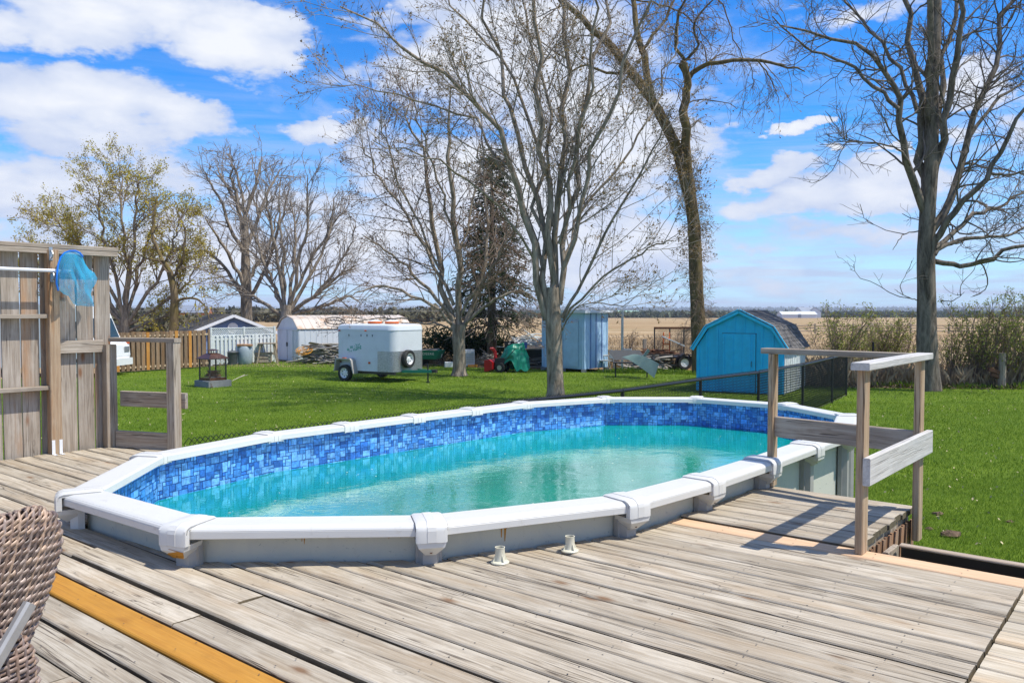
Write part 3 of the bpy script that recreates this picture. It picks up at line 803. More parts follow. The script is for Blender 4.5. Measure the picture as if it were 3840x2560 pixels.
# caps, brackets, uprights
pc = Vector((sum(p[0] for p in PL) / NP, sum(p[1] for p in PL) / NP))
for i in range(NP):
    p = Vector(PL[i]); q = None
    inn = (Vector(offs[.212][i]) - p); wd = inn.length; inn.normalize(); tg = Vector((-inn.y, inn.x))
    def cp(d, t, z): return (p.x + inn.x * d + tg.x * t, p.y + inn.y * d + tg.y * t, RZ + z)
    hw = .076
    cap = MB()
    outer = [(wd + .004, -.060), (wd + .006, -.010), (wd - .004, .009), (wd - .02, .013), (.030, .013), (.008, .006), (-.010, -.012), (-.015, -.03), (-.015, -.085)]
    n = len(outer)
    for t in (-hw, -hw + .014, hw - .014, hw):
        e = 0.0 if abs(t) < hw - .001 else .006
        for d, z in outer:
            dd = d + (e if z < -.02 and d < .1 else 0)
            cap.v.append(cp(dd, t, z - (e if d > .0 else 0)))
    for t in (-hw, hw):
        for d, z in outer: cap.v.append(cp(min(max(d, .02), wd - .02), t, min(z, -.012) - .0))
    for a in range(3):
        for k in range(n - 1): cap.f.append((a * n + k, a * n + k + 1, (a + 1) * n + k + 1, (a + 1) * n + k))
    for k in range(n - 1):
        cap.f.append((k, k + 1, 4 * n + k + 1, 4 * n + k)); cap.f.append((3 * n + k, 3 * n + k + 1, 5 * n + k + 1, 5 * n + k))
    c_o = smooth_by_angle(obj('rail_cap', cap, M['resin'], pool), 35)
    for t0_, t1_ in ((-hw - .0035, -hw - .0003), (hw + .0003, hw + .0035)):
        sm_ = MB()
        for t in (t0_, t1_):
            for d, z in outer[2:-1]: sm_.v.append(cp(d + (.013 if d < .0 else 0), t, z - (.0105 if d > .0 else 0)))
        m_ = len(outer[2:-1]); sm_.f = [(k, k + 1, m_ + k + 1, m_ + k) for k in range(m_ - 1)]
        obj('dark_seam', sm_, M['seam'], c_o, fixn=False)  # thin strip along the cap edge, gap shade put into its colour
    # raised centre rib on the cap
    rib = MB()
    for t in (-.022, .022):
        for d, z in outer: rib.v.append(cp(d + (-.002 if d < .05 else 0), t, z + .0025))
    rib.f = [(k, k + 1, n + k + 1, n + k) for k in range(n - 1)]
    for t, o_ in ((-.022, 0), (.022, n)):
        base_ = len(rib.v)
        for d, z in outer: rib.v.append(cp(d + .003, t, z - .004))
        rib.f += [(o_ + k, o_ + k + 1, base_ + k + 1, base_ + k) for k in range(n - 1)]
    obj('cap_rib', rib, M['resin'], c_o)
    br = MB()   # tapered bracket under the cap
    zt, zb = -.083, -.158
    vs = []
    for (z, h, d0, d1) in ((zt, hw - .004, -.011, .12), (zt - .028, hw - .012, -.008, .12), (zb, .026, .040, .12)):
        vs += [cp(d0, -h, z), cp(d0, h, z), cp(d1, h, z), cp(d1, -h, z)]
    br.add(vs, [(0, 1, 5, 4), (1, 2, 6, 5), (2, 3, 7, 6), (3, 0, 4, 7), (4, 5, 9, 8), (5, 6, 10, 9), (6, 7, 11, 10), (7, 4, 8, 11), (8, 9, 10, 11), (3, 2, 1, 0)])
    b_o = obj('cap_bracket', br, M['resin'], pool)
    if i == 17:     # spilled stain on this bracket
        ps = MB(); zz_ = [(-.112, hw - .013, -.0095), (-.135, hw * .62, .016), (-.156, .03, .036)]
        for z_, h_, d_ in zz_: ps.v += [cp(d_ - .0015, -h_, z_), cp(d_ - .0015, h_ * (.3 if z_ > -.12 else 1), z_ + (.012 if z_ > -.12 else 0))]
        ps.f = [(0, 1, 3, 2), (2, 3, 5, 4)]; obj('stain', ps, M['orange'], b_o, fixn=False)
    sc = MB(); zs = -.140; ds = .024
    cen = Vector(cp(ds, 0, zs)); ax = Vector((inn.x, inn.y, 0)); a1 = Vector((tg.x, tg.y, 0))
    ring = [cen + (a1 * math.cos(k * math.pi / 4) + Vector((0, 0, 1)) * math.sin(k * math.pi / 4)) * .007 for k in range(8)]
    sc.add([r_ - ax * .002 for r_ in ring] + [r_ + ax * .01 for r_ in ring], [tuple(range(8))] + [(k, (k + 1) % 8, (k + 1) % 8 + 8, k + 8) for k in range(8)])
    obj('screw', sc, M['rust'], b_o)
    up = MB()
    w_ = .065
    zt = RZ - .066
    a = [cp(.098, -w_, 0), cp(.098, -w_ + .012, 0), cp(.060, -w_ + .03, 0), cp(.060, w_ - .03, 0), cp(.098, w_ - .012, 0), cp(.098, w_, 0), cp(.132, w_, 0), cp(.132, -w_, 0)]
    for z in (.0, zt):
        up.v += [(x, y, z) for x, y, _ in a]
    up.f = [(k, (k + 1) % 8, (k + 1) % 8 + 8, k + 8) for k in range(8)] + [tuple(range(8)), tuple(range(8, 16))]
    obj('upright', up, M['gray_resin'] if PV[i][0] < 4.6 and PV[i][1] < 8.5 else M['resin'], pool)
wl = offset(PL, .1565)
mb = MB(); WZ = RZ - .325
mb.v = [(*p, WZ) for p in wl]; mb.f = [tuple(range(NP))]
wo_ = obj('water', mb, M['water'], kind='structure', fixn=False)
wo_.rotation_euler = (0, 0, DROT)
# skimmer faceplate in the left corner
sk = MB(); a = Vector(tl[0]); b = Vector(tl[1]); d = (b - a).normalized(); inn = Vector((-d.y, d.x))
if inn.dot(pc - a) < 0: inn = -inn
c0 = a + d * .26 + inn * .012
sk.bevbox((c0.x, c0.y, RZ - .20), (.22, .02, .20), .004, rz=math.atan2(d.y, d.x))
fp = obj('skimmer_plate', sk, M['white_plain'], pool)
sk = MB(); c1 = c0 + inn * .012
sk.box((c1.x, c1.y, RZ - .20), (.15, .006, .12), rz=math.atan2(d.y, d.x))
obj('skimmer_mouth', sk, M['mesh_dark'], fp)
# paint drips on the wall under the rail (yellow brown)
for (uu, vv, s_) in ((3.28, 2.37, .03), (2.62, 3.2, .05), (2.98, 2.66, .02)):
    # nearest wall edge
    best = None
    for i in range(NP):
        a = Vector(wallp[i]); b = Vector(wallp[(i + 1) % NP]); t = max(0, min(1, (Vector((-uu, vv)) - a).dot(b - a) / (b - a).length_squared)); q = a.lerp(b, t)
        dd = (q - Vector((-uu, vv))).length
        if best is None or dd < best[0]: best = (dd, q, (b - a).normalized())
    _, q, d = best; nn = Vector((-d.y, d.x)); nn = -nn if nn.dot(pc - q) > 0 else nn
    dr = MB()
    def wp(t, z): return (q.x + d.x * t + nn.x * .002, q.y + d.y * t + nn.y * .002, RZ - .062 + z)
    pts = [(-s_ * .45, 0), (-s_ * .5, -s_ * .5), (-s_ * .2, -s_ * .8), (-s_ * .08, -s_ * 2.0), (0, -s_ * 2.1), (s_ * .05, -s_ * .8), (s_ * .25, -s_ * .55), (s_ * .3, -s_ * 1.6), (s_ * .4, -s_ * 1.6), (s_ * .42, -s_ * .4), (s_ * .4, 0)]
    dr.v = [wp(*x) for x in pts]; dr.f = [tuple(range(len(pts)))]
    obj('paint_drip', dr, M['orange'], pool, fixn=False)

# ------------------------------------------------------------------ deck boards
deck = uv_thing('wooden_deck', 'weathered grey wooden deck of long boards around the pool', 'deck')
hole = offset(PL, .118)
def urange(v):
    """u interval of the pool opening on the line v"""
    us = []
    for i in range(NP):
        (x1, y1), (x2, y2) = hole[i], hole[(i + 1) % NP]
        if (y1 - v) * (y2 - v) <= 0 and y1 != y2: us.append(-(x1 + (x2 - x1) * (v - y1) / (y2 - y1)))
    return (min(us), max(us)) if len(us) >= 2 else None
PITCH = .147; T = .036
rb = random.Random(5)
def board(u0a, u0b, u1a, u1b, v0, v1, mat, parent, z=0, label=None, name='deck_board', jag=0):
    """board from u0 (near/right end) to u1; a = at v0 edge, b = at v1 edge"""
    uc = (u0a + u1a) / 2; vc = (v0 + v1) / 2
    dz0 = rb.uniform(-.0035, .0035); dz1 = rb.uniform(-.0035, .0035); tw = rb.uniform(-.002, .002)
    b = .009; mb = MB(); hy = (v1 - v0) / 2
    cup = rb.uniform(-.0015, .002)
    prof = [(-hy, -T), (hy, -T), (hy, -b), (hy - b * .4, -b * .35), (hy - b, 0), (hy * .45, cup), (-hy * .45, cup), (-hy + b, 0), (-hy + b * .4, -b * .35), (-hy, -b)]
    n = len(prof)
    rows = []
    NS = max(1, int((max(u1a, u1b) - min(u0a, u0b)) / 1.2))
    ph = rb.uniform(0, 6); bowa = rb.uniform(-.0022, .0022)
    for k in range(NS + 1):
        t = k / NS
        for (y, zz) in prof:
            f = (y + hy) / (2 * hy)
            ua = (u0a * (1 - f) + u0b * f) * (1 - t) + (u1a * (1 - f) + u1b * f) * t
            bow = bowa * math.sin(ph + ua * .9)
            mb.v.append((-(ua - uc), y + bow, zz + dz0 * (1 - t) + dz1 * t + tw * (y / hy) + .0012 * math.sin(ph + ua * 2.1)))
    for k in range(NS):
        for q in range(n): mb.f.append((k * n + q, k * n + (q + 1) % n, (k + 1) * n + (q + 1) % n, (k + 1) * n + q))
    mb.f += [tuple(range(n - 1, -1, -1)), tuple(NS * n + q for q in range(n))]
    o = obj(name, mb, mat, parent, label=label)
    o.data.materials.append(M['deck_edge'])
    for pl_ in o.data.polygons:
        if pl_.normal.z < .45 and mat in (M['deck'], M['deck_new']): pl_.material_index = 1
    o.location = (-uc, vc, z)
    return o
nails = []
def nail_row(v0, v1, ua, ub, z=0):
    u = math.ceil((ua + .02) / .405) * .405
    while u < ub - .02:
        for f in (.22, .78):
            nails.append((-(u + rb.uniform(-.012, .012)), v0 + (v1 - v0) * f + rb.uniform(-.008, .008), z))
        u += .405
U0, U1 = .56, 7.60
joints = {17: [3.09], 15: [3.09], 16: [4.35], 11: [3.05], 20: [4.75], 21: [2.9], 23: [3.9], 25: [5.1], 12: [6.5]}
jm = {}
for k in range(-1, 41):
    v1 = 4.27 - PITCH * k; v0 = v1 - PITCH; g_ = rb.uniform(.010, .019)
    a, b = v0 + g_ / 2, v1 - g_ / 2
    mat = M['peach'] if k == -1 else (M['orange'] if k == 18 else M['deck'])
    lab = {-1: 'fresh peach coloured board', 18: 'orange stained board'}.get(k)
    ra, rb_ = urange(a), urange(b)
    spans = []
    if ra is None and rb_ is None:
        spans.append((U0, U0, U1, U1))
    else:
        if ra is None: c_ = (rb_[0] + rb_[1]) / 2; ra = (c_, c_)
        if rb_ is None: c_ = (ra[0] + ra[1]) / 2; rb_ = (c_, c_)
        j1, j2 = rb.uniform(0, .022), rb.uniform(0, .02)
        spans.append((U0, U0, ra[0] - j1, rb_[0] - j2))
        if v0 < 3.55 and min(ra[1], rb_[1]) < U1 - .2:
            spans.append((ra[1] + rb.uniform(.0, .02), rb_[1] + rb.uniform(0, .02), U1, U1))
    for (p0, p1, q0, q1) in spans:
        js = [x for x in ([] if k in (-1, 18) else joints.get(k, [])) if p0 + .3 < x < min(q0, q1) - .3]
        e = [(p0, p1)] + [(x, x) for x in js] + [(q0, q1)]
        for (s0, s1), (t0, t1) in zip(e[:-1], e[1:]):
            sh = .003 if (s0, s1) != (p0, p1) else 0
            board(s0 + sh, s1 + sh, t0 - .003, t1 - .003, a, b, M['peach'] if (k == 11 and s0 == 3.05) else mat, deck, label='fresh peach coloured patch' if (k == 11 and s0 == 3.05) else lab, z=.012 if (k == 16 and s0 == U0) else 0)
            nail_row(a, b, max(s0, s1), min(t0, t1))
# a short fresh piece against the pool (peach patch) is laid in the deck at the wall
# right hand side: newer platform across the seam
k = 0; v1 = 4.22
while v1 > -1.5:
    w_ = .142; a = v1 - w_ + .004; b = v1 - .003
    board(-2.6, -2.6, U0 - .012, U0 - .012, a, b, M['deck_new'], deck, z=-.004)
    nail_row(a, b, -2.5, .5, -.004)
    v1 -= w_; k += 1
# small platform by the rail post
for k in range(8):
    v0 = 4.432 + k * .148; a, b = v0 + .005, v0 + .148 - rb.uniform(.005, .012)
    ra, rb_ = urange(a), urange(b)
    rr = rb.uniform(-.02, .02)
    board(1.33 + rr * .5, 1.33 + rr * .5, ra[0] - rb.uniform(.0, .02), rb_[0] - rb.uniform(.0, .02), a, b, M['deck'], deck, z=.010 if k else .012)
    nail_row(a, b, 1.36, 2.2, .011)
nm = MB()
for (x, y, z) in nails:
    n = 6; r_ = .0035
    o = len(nm.v); nm.v += [(x + r_ * math.cos(t * math.pi / 3), y + r_ * math.sin(t * math.pi / 3), z + .0035) for t in range(n)]; nm.f.append(tuple(o + t for t in range(n)))
obj('nail_heads', nm, M['blackmetal'], deck, kind='stuff', fixn=False)
# substructure: joists and rim
js = MB()
for u in np.arange(.2, 2.2, .405): js.box((-u, 1.35, -.13), (.038, 5.7, .18))
for u in np.arange(2.2, 7.7, .405): js.box((-u, .15, -.13), (.038, 3.3, .18))
js.box((-.9, 4.395, -.13), (2.6, .03, .18)); js.box((-1.95, 5.58, -.12), (1.1, .03, .16)); js.box((-1.37, 5.0, -.12), (.034, 1.1, .16))
obj('joists', js, M['post'], deck)
dp_ = MB()
for (u, v) in ((.6, 4.2), (1.45, 5.5), (2.0, 4.3), (2.1, 2.0), (4.5, .9), (7.4, 1.0), (7.4, 3.3)): dp_.box((-u, v, -.71), (.09, .09, 1.0))
obj('deck_posts', dp_, M['post'], deck)
# lath skirt below the small platform
for k in range(19):
    v = 4.47 + k * .060
    lt = MB(); L = .62
    lt.bevbox((0, 0, 0), (.010, .040, L), .003)
    o = obj('skirt_lath', lt, M['lath'], deck)
    o.location = (-1.335 + (k % 2) * .006, v, -.37); o.rotation_euler = (R(-9 + rb.uniform(-2, 2)), 0, 0)
# ground below is bare soil
sm = MB(); sm.v = [tuple(worlduv(u, v, .004)) for u, v in ((-2.5, -2), (7.6, -2), (7.6, 3.5), (4.0, 3.6), (1.4, 5.5), (1.4, 4.4), (-2.5, 4.4))]; sm.f = [tuple(range(7))]
obj('bare_soil', sm, M['soil'], kind='structure', fixn=False)
# dark gutter beam beyond the deck edge at the right
gt = uv_thing('garden_border', 'long black timber border beyond the right edge of the deck', 'edging')
mb = MB(); mb.beam((-1.15, 4.60, -.045), (1.9, 4.60, -.045), .03, .12); obj('board', mb, M['black'], gt)
mb = MB(); mb.beam((-1.15, 4.575, .018), (1.9, 4.575, .018), .055, .012); mb.v = mb.v; obj('top_lip', mb, M['fence_x'], gt)
mb = MB(); mb.beam((-1.19, 4.45, -.05), (-1.19, 4.64, -.05), .03, .10); obj('end_block', mb, M['post'], gt)
# chunk of broken wood and debris at the wall
def lump(name, label, cat, u, v, s, mat, z=DZ, seed=1):
    r_ = random.Random(seed); mb = MB(); n = 9
    for i, (rr, zz) in enumerate(((.6, 0), (1, .25), (.8, .6), (.25, .85))):
        for k in range(n):
            th = 2 * math.pi * k / n; q = rr * r_.uniform(.7, 1.2) * s
            mb.v.append((q * math.cos(th) * 1.5, q * math.sin(th), zz * s * r_.uniform(.7, 1.2)))
    for i in range(3):
        for k in range(n): mb.f.append((i * n + k, i * n + (k + 1) % n, (i + 1) * n + (k + 1) % n, (i + 1) * n + k))
    mb.f.append(tuple(range(3 * n, 4 * n)))
    o = obj(name, mb, mat); p = worlduv(u, v, z); o.location = p; tag(o, label, cat); return o
p_ = on_plane(853, 2086, DZ); lump('wood_chunk', 'small tan wood lump on the deck edge against the pool wall', 'debris', p_.dot(UB), p_.dot(VB), .022, M['fire_log'], seed=2)
p_ = on_plane(888, 2087, DZ); lump('wood_chip', 'tiny tan chip right of the wood lump by the pool wall', 'debris', p_.dot(UB), p_.dot(VB), .012, M['fire_log'], seed=4)

# pipe flanges
for i, (sx, sy, lab) in enumerate(((1875, 2112, 'cream pipe flange on the deck nearer the pool bracket on the left'), (2137, 2068, 'cream pipe flange on the deck, the right one of the two'))):
    p = on_plane(sx, sy, DZ)
    f = thing('pipe_flange', lab, 'flange', (p.x, p.y, DZ + .004), 0, 'pipe flanges on the deck')
    mb = MB(); mb.lathe([(.0, 0.0), (.045, 0), (.046, .006), (.043, .009), (.026, .012)], n=28); smooth_by_angle(obj('flange_plate', mb, M['cream'], f), 30)
    mb = MB(); mb.lathe([(.028, .010), (.0245, .02), (.0235, .072), (.0250, .078), (.0205, .078), (.0195, .012)], n=28); smooth_by_angle(obj('socket', mb, M['cream'], f), 30)
    for k in range(4):
        mb = MB(); a = k * math.pi / 2 + .5; c, s = math.cos(a), math.sin(a); t = Vector((-s, c, 0)) * .0015
        pts = [Vector((c * .024, s * .024, .010)), Vector((c * .042, s * .042, .010)), Vector((c * .024, s * .024, .045))]
        mb.add([q + t for q in pts] + [q - t for q in pts], [(0, 1, 2), (5, 4, 3), (0, 2, 5, 3), (1, 4, 5, 2), (0, 3, 4, 1)])
        obj('gusset', mb, M['cream'], f)

# ------------------------------------------------------------------ right hand railing
rail = uv_thing('deck_railing', 'weathered wooden corner railing with three posts on the right platform', 'railing')
def postbox(u, v, z0, z1, mat, parent, s=.089, name='post', su=None):
    mb = MB(); M3 = Matrix(((0, 0, 1), (0, 1, 0), (-1, 0, 0)))
    mb.bevbox((0, 0, 0), (z1 - z0, s, su or s), .005, M=M3)
    o = obj(name, mb, mat, parent); o.location = (-u, v, (z0 + z1) / 2); return o
def plank(p0, p1, w, h, mat, parent, name='board', label=None, up=(0, 0, 1)):
    """plank with its own origin and local x along its length"""
    p0 = Vector(p0); p1 = Vector(p1); L = (p1 - p0).length; x = (p1 - p0).normalized()
    y = Vector(up).cross(x).normalized(); z = x.cross(y)
    mb = MB(); mb.bevbox((0, 0, 0), (L, w, h), .004)
    o = obj(name, mb, mat, parent, label=label); o.matrix_local = Matrix.Translation((p0 + p1) / 2) @ Matrix((x, y, z)).transposed().to_4x4()
    return o
postbox(2.255, 5.60, 0.014, .935, M['postw'], rail, su=.040)
postbox(1.284, 4.36, .003, .935, M['postw'], rail, su=.040)
postbox(1.284, 5.475, -.17, .935, M['postw'], rail, su=.040)
plank((-2.33, 5.62, .955), (-1.325, 5.49, .955), .092, .038, M['fence_x'], rail, 'top_rail')
plank((-1.275, 4.27, .957), (-1.275, 5.56, .957), .092, .038, M['rail_grey'], rail, 'top_rail')
plank((-2.232, 5.60, .43), (-1.306, 5.475, .43), .036, .14, M['fence_x'], rail, 'lower_board')
plank((-1.243, 4.29, .43), (-1.243, 5.57, .43), .036, .14, M['rail_grey'], rail, 'lower_board', label='pale grey lower board')
# ------------------------------------------------------------------ left privacy fence
pf = uv_thing('privacy_fence', 'tall weathered board fence at the left end of the deck', 'fence')
UF = 7.66
rf = random.Random(3)
v = 3.50; i = 0
while v > -.8:
    w_ = .140
    c = v - w_ / 2
    zb = -.03 if c > 2.0 else -.03
    mb = MB(); M3 = Matrix(((0, 0, 1), (0, 1, 0), (-1, 0, 0)))
    top = 1.755
    mb.bevbox((0, 0, 0), (top - zb, w_, .019), .003, M=Matrix(((0, 0, 1), (0, 1, 0), (-1, 0, 0))))
    o = obj('fence_board', mb, M['fence'], pf); o.location = (-UF, c, (top + zb) / 2); o.rotation_euler = (rf.uniform(-.004, .004), 0, 0)
    v -= w_ + rf.uniform(.007, .016); i += 1
postbox(7.575, 2.975, 0, 1.755, M['postw'], pf)
postbox(7.585, 3.455, 0, .93, M['post'], pf, .095)
postbox(7.575, .75, 0, 1.755, M['post'], pf)
plank((-7.62, -.8, 1.787), (-7.62, 3.535, 1.787), .16, .036, M['fence_x'], pf, 'cap_board')
plank((-7.56, -.8, 1.745), (-7.56, 3.53, 1.745), .036, .045, M['fence_x'], pf, 'cap_fascia')
plank((-7.60, -.8, 1.187), (-7.60, 2.93, 1.187), .089, .036, M['fence_x'], pf, 'shelf_rail')
plank((-7.60, -.8, .573), (-7.60, 2.93, .573), .089, .036, M['fence_x'], pf, 'shelf_rail')
plank((-7.615, 3.02, .917), (-7.615, 3.41, .917), .038, .11, M['fence_x'], pf, 'middle_rail')
for dv in (-.030, .03):
    mb = MB(); mb.box((0, 0, .06), (.003, .026, .13)); mb.box((.025, 0, .003), (.05, .026, .004))
    o = obj('metal_bracket', mb, M['white_plain'], pf); o.location = (-7.528, 2.975 + dv, 0)
# return rail
rr = uv_thing('return_railing', 'short weathered railing between the tall fence and the pool', 'railing')
A_ = Vector((-7.53, 3.49, 0)); B_ = Vector((-6.94, 3.72, 0)); dr = (B_ - A_).normalized(); nr = Vector((-dr.y, dr.x, 0))
o = postbox(6.94, 3.72, 0, .955, M['post'], rr, .089)
o.rotation_euler = (0, 0, math.atan2(dr.y, dr.x))
plank(A_ + Vector((0, 0, .975)) - dr * .04, B_ + dr * .05 + Vector((0, 0, .975)), .089, .038, M['fence_x'], rr, 'top_rail')
plank(A_ + nr * .06 + Vector((0, 0, .435)), B_ + dr * .08 + nr * .065 + Vector((0, 0, .435)), .036, .14, M['fence_x'], rr, 'middle_board')
plank(A_ + nr * .0 + Vector((0, 0, .075)), B_ - dr * .05 + Vector((0, 0, .075)), .036, .15, M['fence_x'], rr, 'kick_board')
# pole and net
pn = uv_thing('pool_leaf_net', 'blue leaf net on a white pole hung on the tall fence', 'pool net')
mb = MB(); mb.tube([(-7.50, -.6, 1.60), (-7.50, 3.01, 1.575)], .0145, 12); smooth_by_angle(obj('pole', mb, M['white_plain'], pn))
mb = MB(); mb.tube([(-7.50, 2.99, 1.575), (-7.50, 3.10, 1.575)], .012, 8); mb.box((-7.50, 3.05, 1.575), (.05, .05, .03)); obj('coupling', mb, M['steel'], pn)
def fpt(cx, cy, off=0):
    """crop coordinates (left detail view) onto the fence face plane, deck local"""
    r = ray(cx / 1.65, 850 + cy / 1.65); uf = 7.50 - off
    k = uf / (r.dot(UB)); w = r * k
    return Vector((-uf, w.dot(VB), w.z + CAMZ - DZ))
hoop = [(352, 290), (350, 345), (356, 250), (368, 200), (388, 168), (420, 152), (455, 149), (488, 158), (510, 180)]
hoop = [(360, 395), (349, 350), (352, 290), (360, 235), (375, 190), (400, 162), (432, 150), (468, 150), (495, 163), (512, 185)]
mb = MB(); mb.tube([fpt(x, y, .03 + .02 * math.sin(i)) for i, (x, y) in enumerate(hoop)], .008, 6); smooth_by_angle(obj('hoop', mb, M['hoop'], pn))
outl = [(349, 350), (352, 290), (360, 235), (375, 190), (400, 162), (432, 150), (468, 150), (495, 163), (512, 190), (528, 230), (550, 262), (585, 285), (603, 320), (595, 350), (570, 385), (562, 415), (572, 450), (584, 492), (545, 494), (500, 488), (478, 490), (455, 478), (440, 455), (425, 430), (395, 418), (372, 398), (356, 378)]
for layer, (offb, sgn) in enumerate(((.05, 1), (.012, .3))):
    mb = MB(); n = len(outl); rings = 9; cx_ = sum(p[0] for p in outl) / n; cy_ = sum(p[1] for p in outl) / n
    for k in range(rings):
        f = 1 - k / (rings - 1) * .96
        for i, (x, y) in enumerate(outl):
            xx = cx_ + (x - cx_) * f; yy = cy_ + (y - cy_) * f
            fold = .028 * math.sin(xx * .055 + yy * .012 + layer * 2) + .016 * math.sin(xx * .11 - yy * .05 + layer)
            mb.v.append(fpt(xx, yy, .02 + sgn * (offb * (1 - f * f) * 2.2 + fold * (1 - f ** 4))))
    for k in range(rings - 1):
        for i in range(n): mb.f.append((k * n + i, k * n + (i + 1) % n, (k + 1) * n + (i + 1) % n, (k + 1) * n + i))
    mb.f.append(tuple((rings - 1) * n + i for i in range(n)))
    obj('net_bag', mb, M['net'], pn, smooth=True)
for (cx, cy, lab) in ((322, 165, 'upper grey metal pole hook on the brown fence post'), (330, 300, 'lower grey metal pole hook on the brown fence post')):
    c_ = fpt(cx, cy, 0)
    h_ = thing('pole_hook', lab, 'hook', (0, 0, DZ), DROT, 'pole hooks on the fence post')
    mb = MB(); mb.box((-7.527, c_.y, c_.z), (.004, .028, .11)); obj('plate', mb, M['steel'], h_)
    mb = MB(); mb.tube([(-7.525, c_.y, c_.z + .03), (-7.50, c_.y, c_.z + .02), (-7.485, c_.y, c_.z - .005), (-7.49, c_.y, c_.z - .03), (-7.525, c_.y, c_.z - .045)], .006, 6); obj('arm', mb, M['steel'], h_)

# ------------------------------------------------------------------ wicker chair
ch = thing('wicker_chair', 'brown woven wicker chair in the near corner of the deck', 'chair', (-1.1, 1.25, DZ))
def weave(name, corner, Wd, Hd, a, b, th, ex, nw, nr_, parent, seed=0):
    Wd = Vector(Wd).normalized(); Hd = Vector(Hd).normalized(); Nn = Wd.cross(Hd).normalized()
    C = Vector(corner) + Wd * a - Hd * b
    r_ = np.random.default_rng(seed)
    Wn, Hn, Nv, Cn = [np.array(x) for x in (Wd, Hd, Nn, C)]
    Vs, Fs, cols = [], [], []
    def surf(p, q, side, push):
        m = np.clip(1 - np.abs(p) ** ex - np.abs(q) ** ex, 0, 1) ** .5
        h = th * m + push * (.4 + .6 * m)
        ep = 1 + push / a * np.sign(p) * (1 - m); eq = 1 + push / b * np.sign(q) * (1 - m)
        return Cn + Wn * (p * a * 1.0)[:, None] + Hn * (q * b)[:, None] + Nv * (side * h)[:, None] + (Wn * (p * push)[:, None] + Hn * (q * push)[:, None]) * (1 - m)[:, None]
    def strand(fixed, val, idx, nother, rad, amp, seg):
        lim = (1 - abs(val) ** ex) ** (1 / ex)
        # around: front then back
        ang = np.linspace(0, 2 * np.pi, seg, endpoint=True)
        c = np.cos(ang); s = np.sin(ang)
        x = np.sign(c) * np.abs(c) ** .7 * lim * .9999
        side = np.where(s >= 0, 1.0, -1.0)
        ph = (x + 1) / 2 * nother * np.pi
        push = amp * np.cos(ph + idx * np.pi)
        P = surf(x, np.full_like(x, val), side, push) if fixed == 'q' else surf(np.full_like(x, val), x, side, push)
        return P, np.full(seg, rad)
    Pw, Rw, Pr, Rr_ = [], [], [], []
    seg = int(nr_ * 4) + 1
    for i in range(nw):
        P, q = strand('q', -1 + 2 * (i + .5) / nw, i, nr_, .0043, .0027, seg); Pw.append(P + r_.normal(0, .0003, P.shape)); Rw.append(q * r_.uniform(.9, 1.1))
    seg2 = int(nw * 2) + 1
    for i in range(nr_):
        P, q = strand('p', -1 + 2 * (i + .5) / nr_, i + 1, nw, .0032, .0008, seg2); Pr.append(P); Rr_.append(q)
    V1, F1 = nptubes(np.array(Pw), np.array(Rw), 6); V2, F2 = nptubes(np.array(Pr), np.array(Rr_), 5)
    c1 = np.repeat(np.array(Pw).reshape(-1, 3), 6, axis=0); o1 = V1 - c1; dn = (o1 @ Nv)[:, None] * Nv
    V1 = c1 + o1 - dn * .62
    tones = np.array([(.24, .16, .12), (.31, .225, .18), (.42, .29, .205), (.16, .115, .10), (.33, .25, .21)])
    c1 = np.repeat(tones[r_.integers(0, 5, nw)], len(F1) // nw, axis=0); c2 = np.repeat(tones[r_.integers(0, 5, nr_)], len(F2) // nr_, axis=0)
    # sunlight bleached stretches vary along each strand
    v1 = .75 + .5 * r_.random(len(F1) // 20 + 1).repeat(20)[:len(F1)]
    V, F = joinvf([(V1, F1), (V2, F2)]); cc = np.concatenate([c1 * v1[:, None], c2])
    me = npmesh(name, V, F)
    at = me.attributes.new('col', 'FLOAT_COLOR', 'FACE'); at.data.foreach_set('color', np.concatenate([cc, np.ones((len(cc), 1))], 1).astype(np.float32).ravel())
    me.polygons.foreach_set('use_smooth', np.ones(len(F), bool))
    o = obj(name, me, M['wicker'], None, kind='stuff'); o.parent = parent; o.location = -Vector(parent.location)
    # dark core
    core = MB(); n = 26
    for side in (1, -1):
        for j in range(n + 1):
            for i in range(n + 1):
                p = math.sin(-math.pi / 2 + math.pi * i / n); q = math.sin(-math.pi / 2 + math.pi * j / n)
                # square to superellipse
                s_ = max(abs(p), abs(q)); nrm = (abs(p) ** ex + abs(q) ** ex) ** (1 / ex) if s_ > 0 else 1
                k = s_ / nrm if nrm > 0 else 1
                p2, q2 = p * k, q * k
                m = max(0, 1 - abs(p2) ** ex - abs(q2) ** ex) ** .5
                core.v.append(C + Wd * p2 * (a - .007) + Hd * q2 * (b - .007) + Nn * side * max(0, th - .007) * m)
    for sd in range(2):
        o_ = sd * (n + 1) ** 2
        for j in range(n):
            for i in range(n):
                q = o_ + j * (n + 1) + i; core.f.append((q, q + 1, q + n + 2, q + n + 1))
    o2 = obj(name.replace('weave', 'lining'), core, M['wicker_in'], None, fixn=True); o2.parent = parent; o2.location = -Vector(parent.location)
corner = at_depth(362, 1700, 1.50)
weave('back_weave', corner, (-.52, -.72, -.42), (.34, .10, 1), .30, .28, .045, 2.6, 66, 40, ch, 3)
corner = at_depth(128, 2300, 1.40)
weave('seat_weave', corner, (-.62, -.76, -.05), (-.02, .0, 1), .28, .17, .040, 5, 40, 36, ch, 5)
mb = MB(); a = at_depth(112, 2262, 1.36); b = at_depth(-160, 2735, 1.24); mb.beam(a, b, .016, .022)
o = obj('frame_bar', mb, M['silver'], None); o.parent = ch; o.location = -Vector(ch.location)
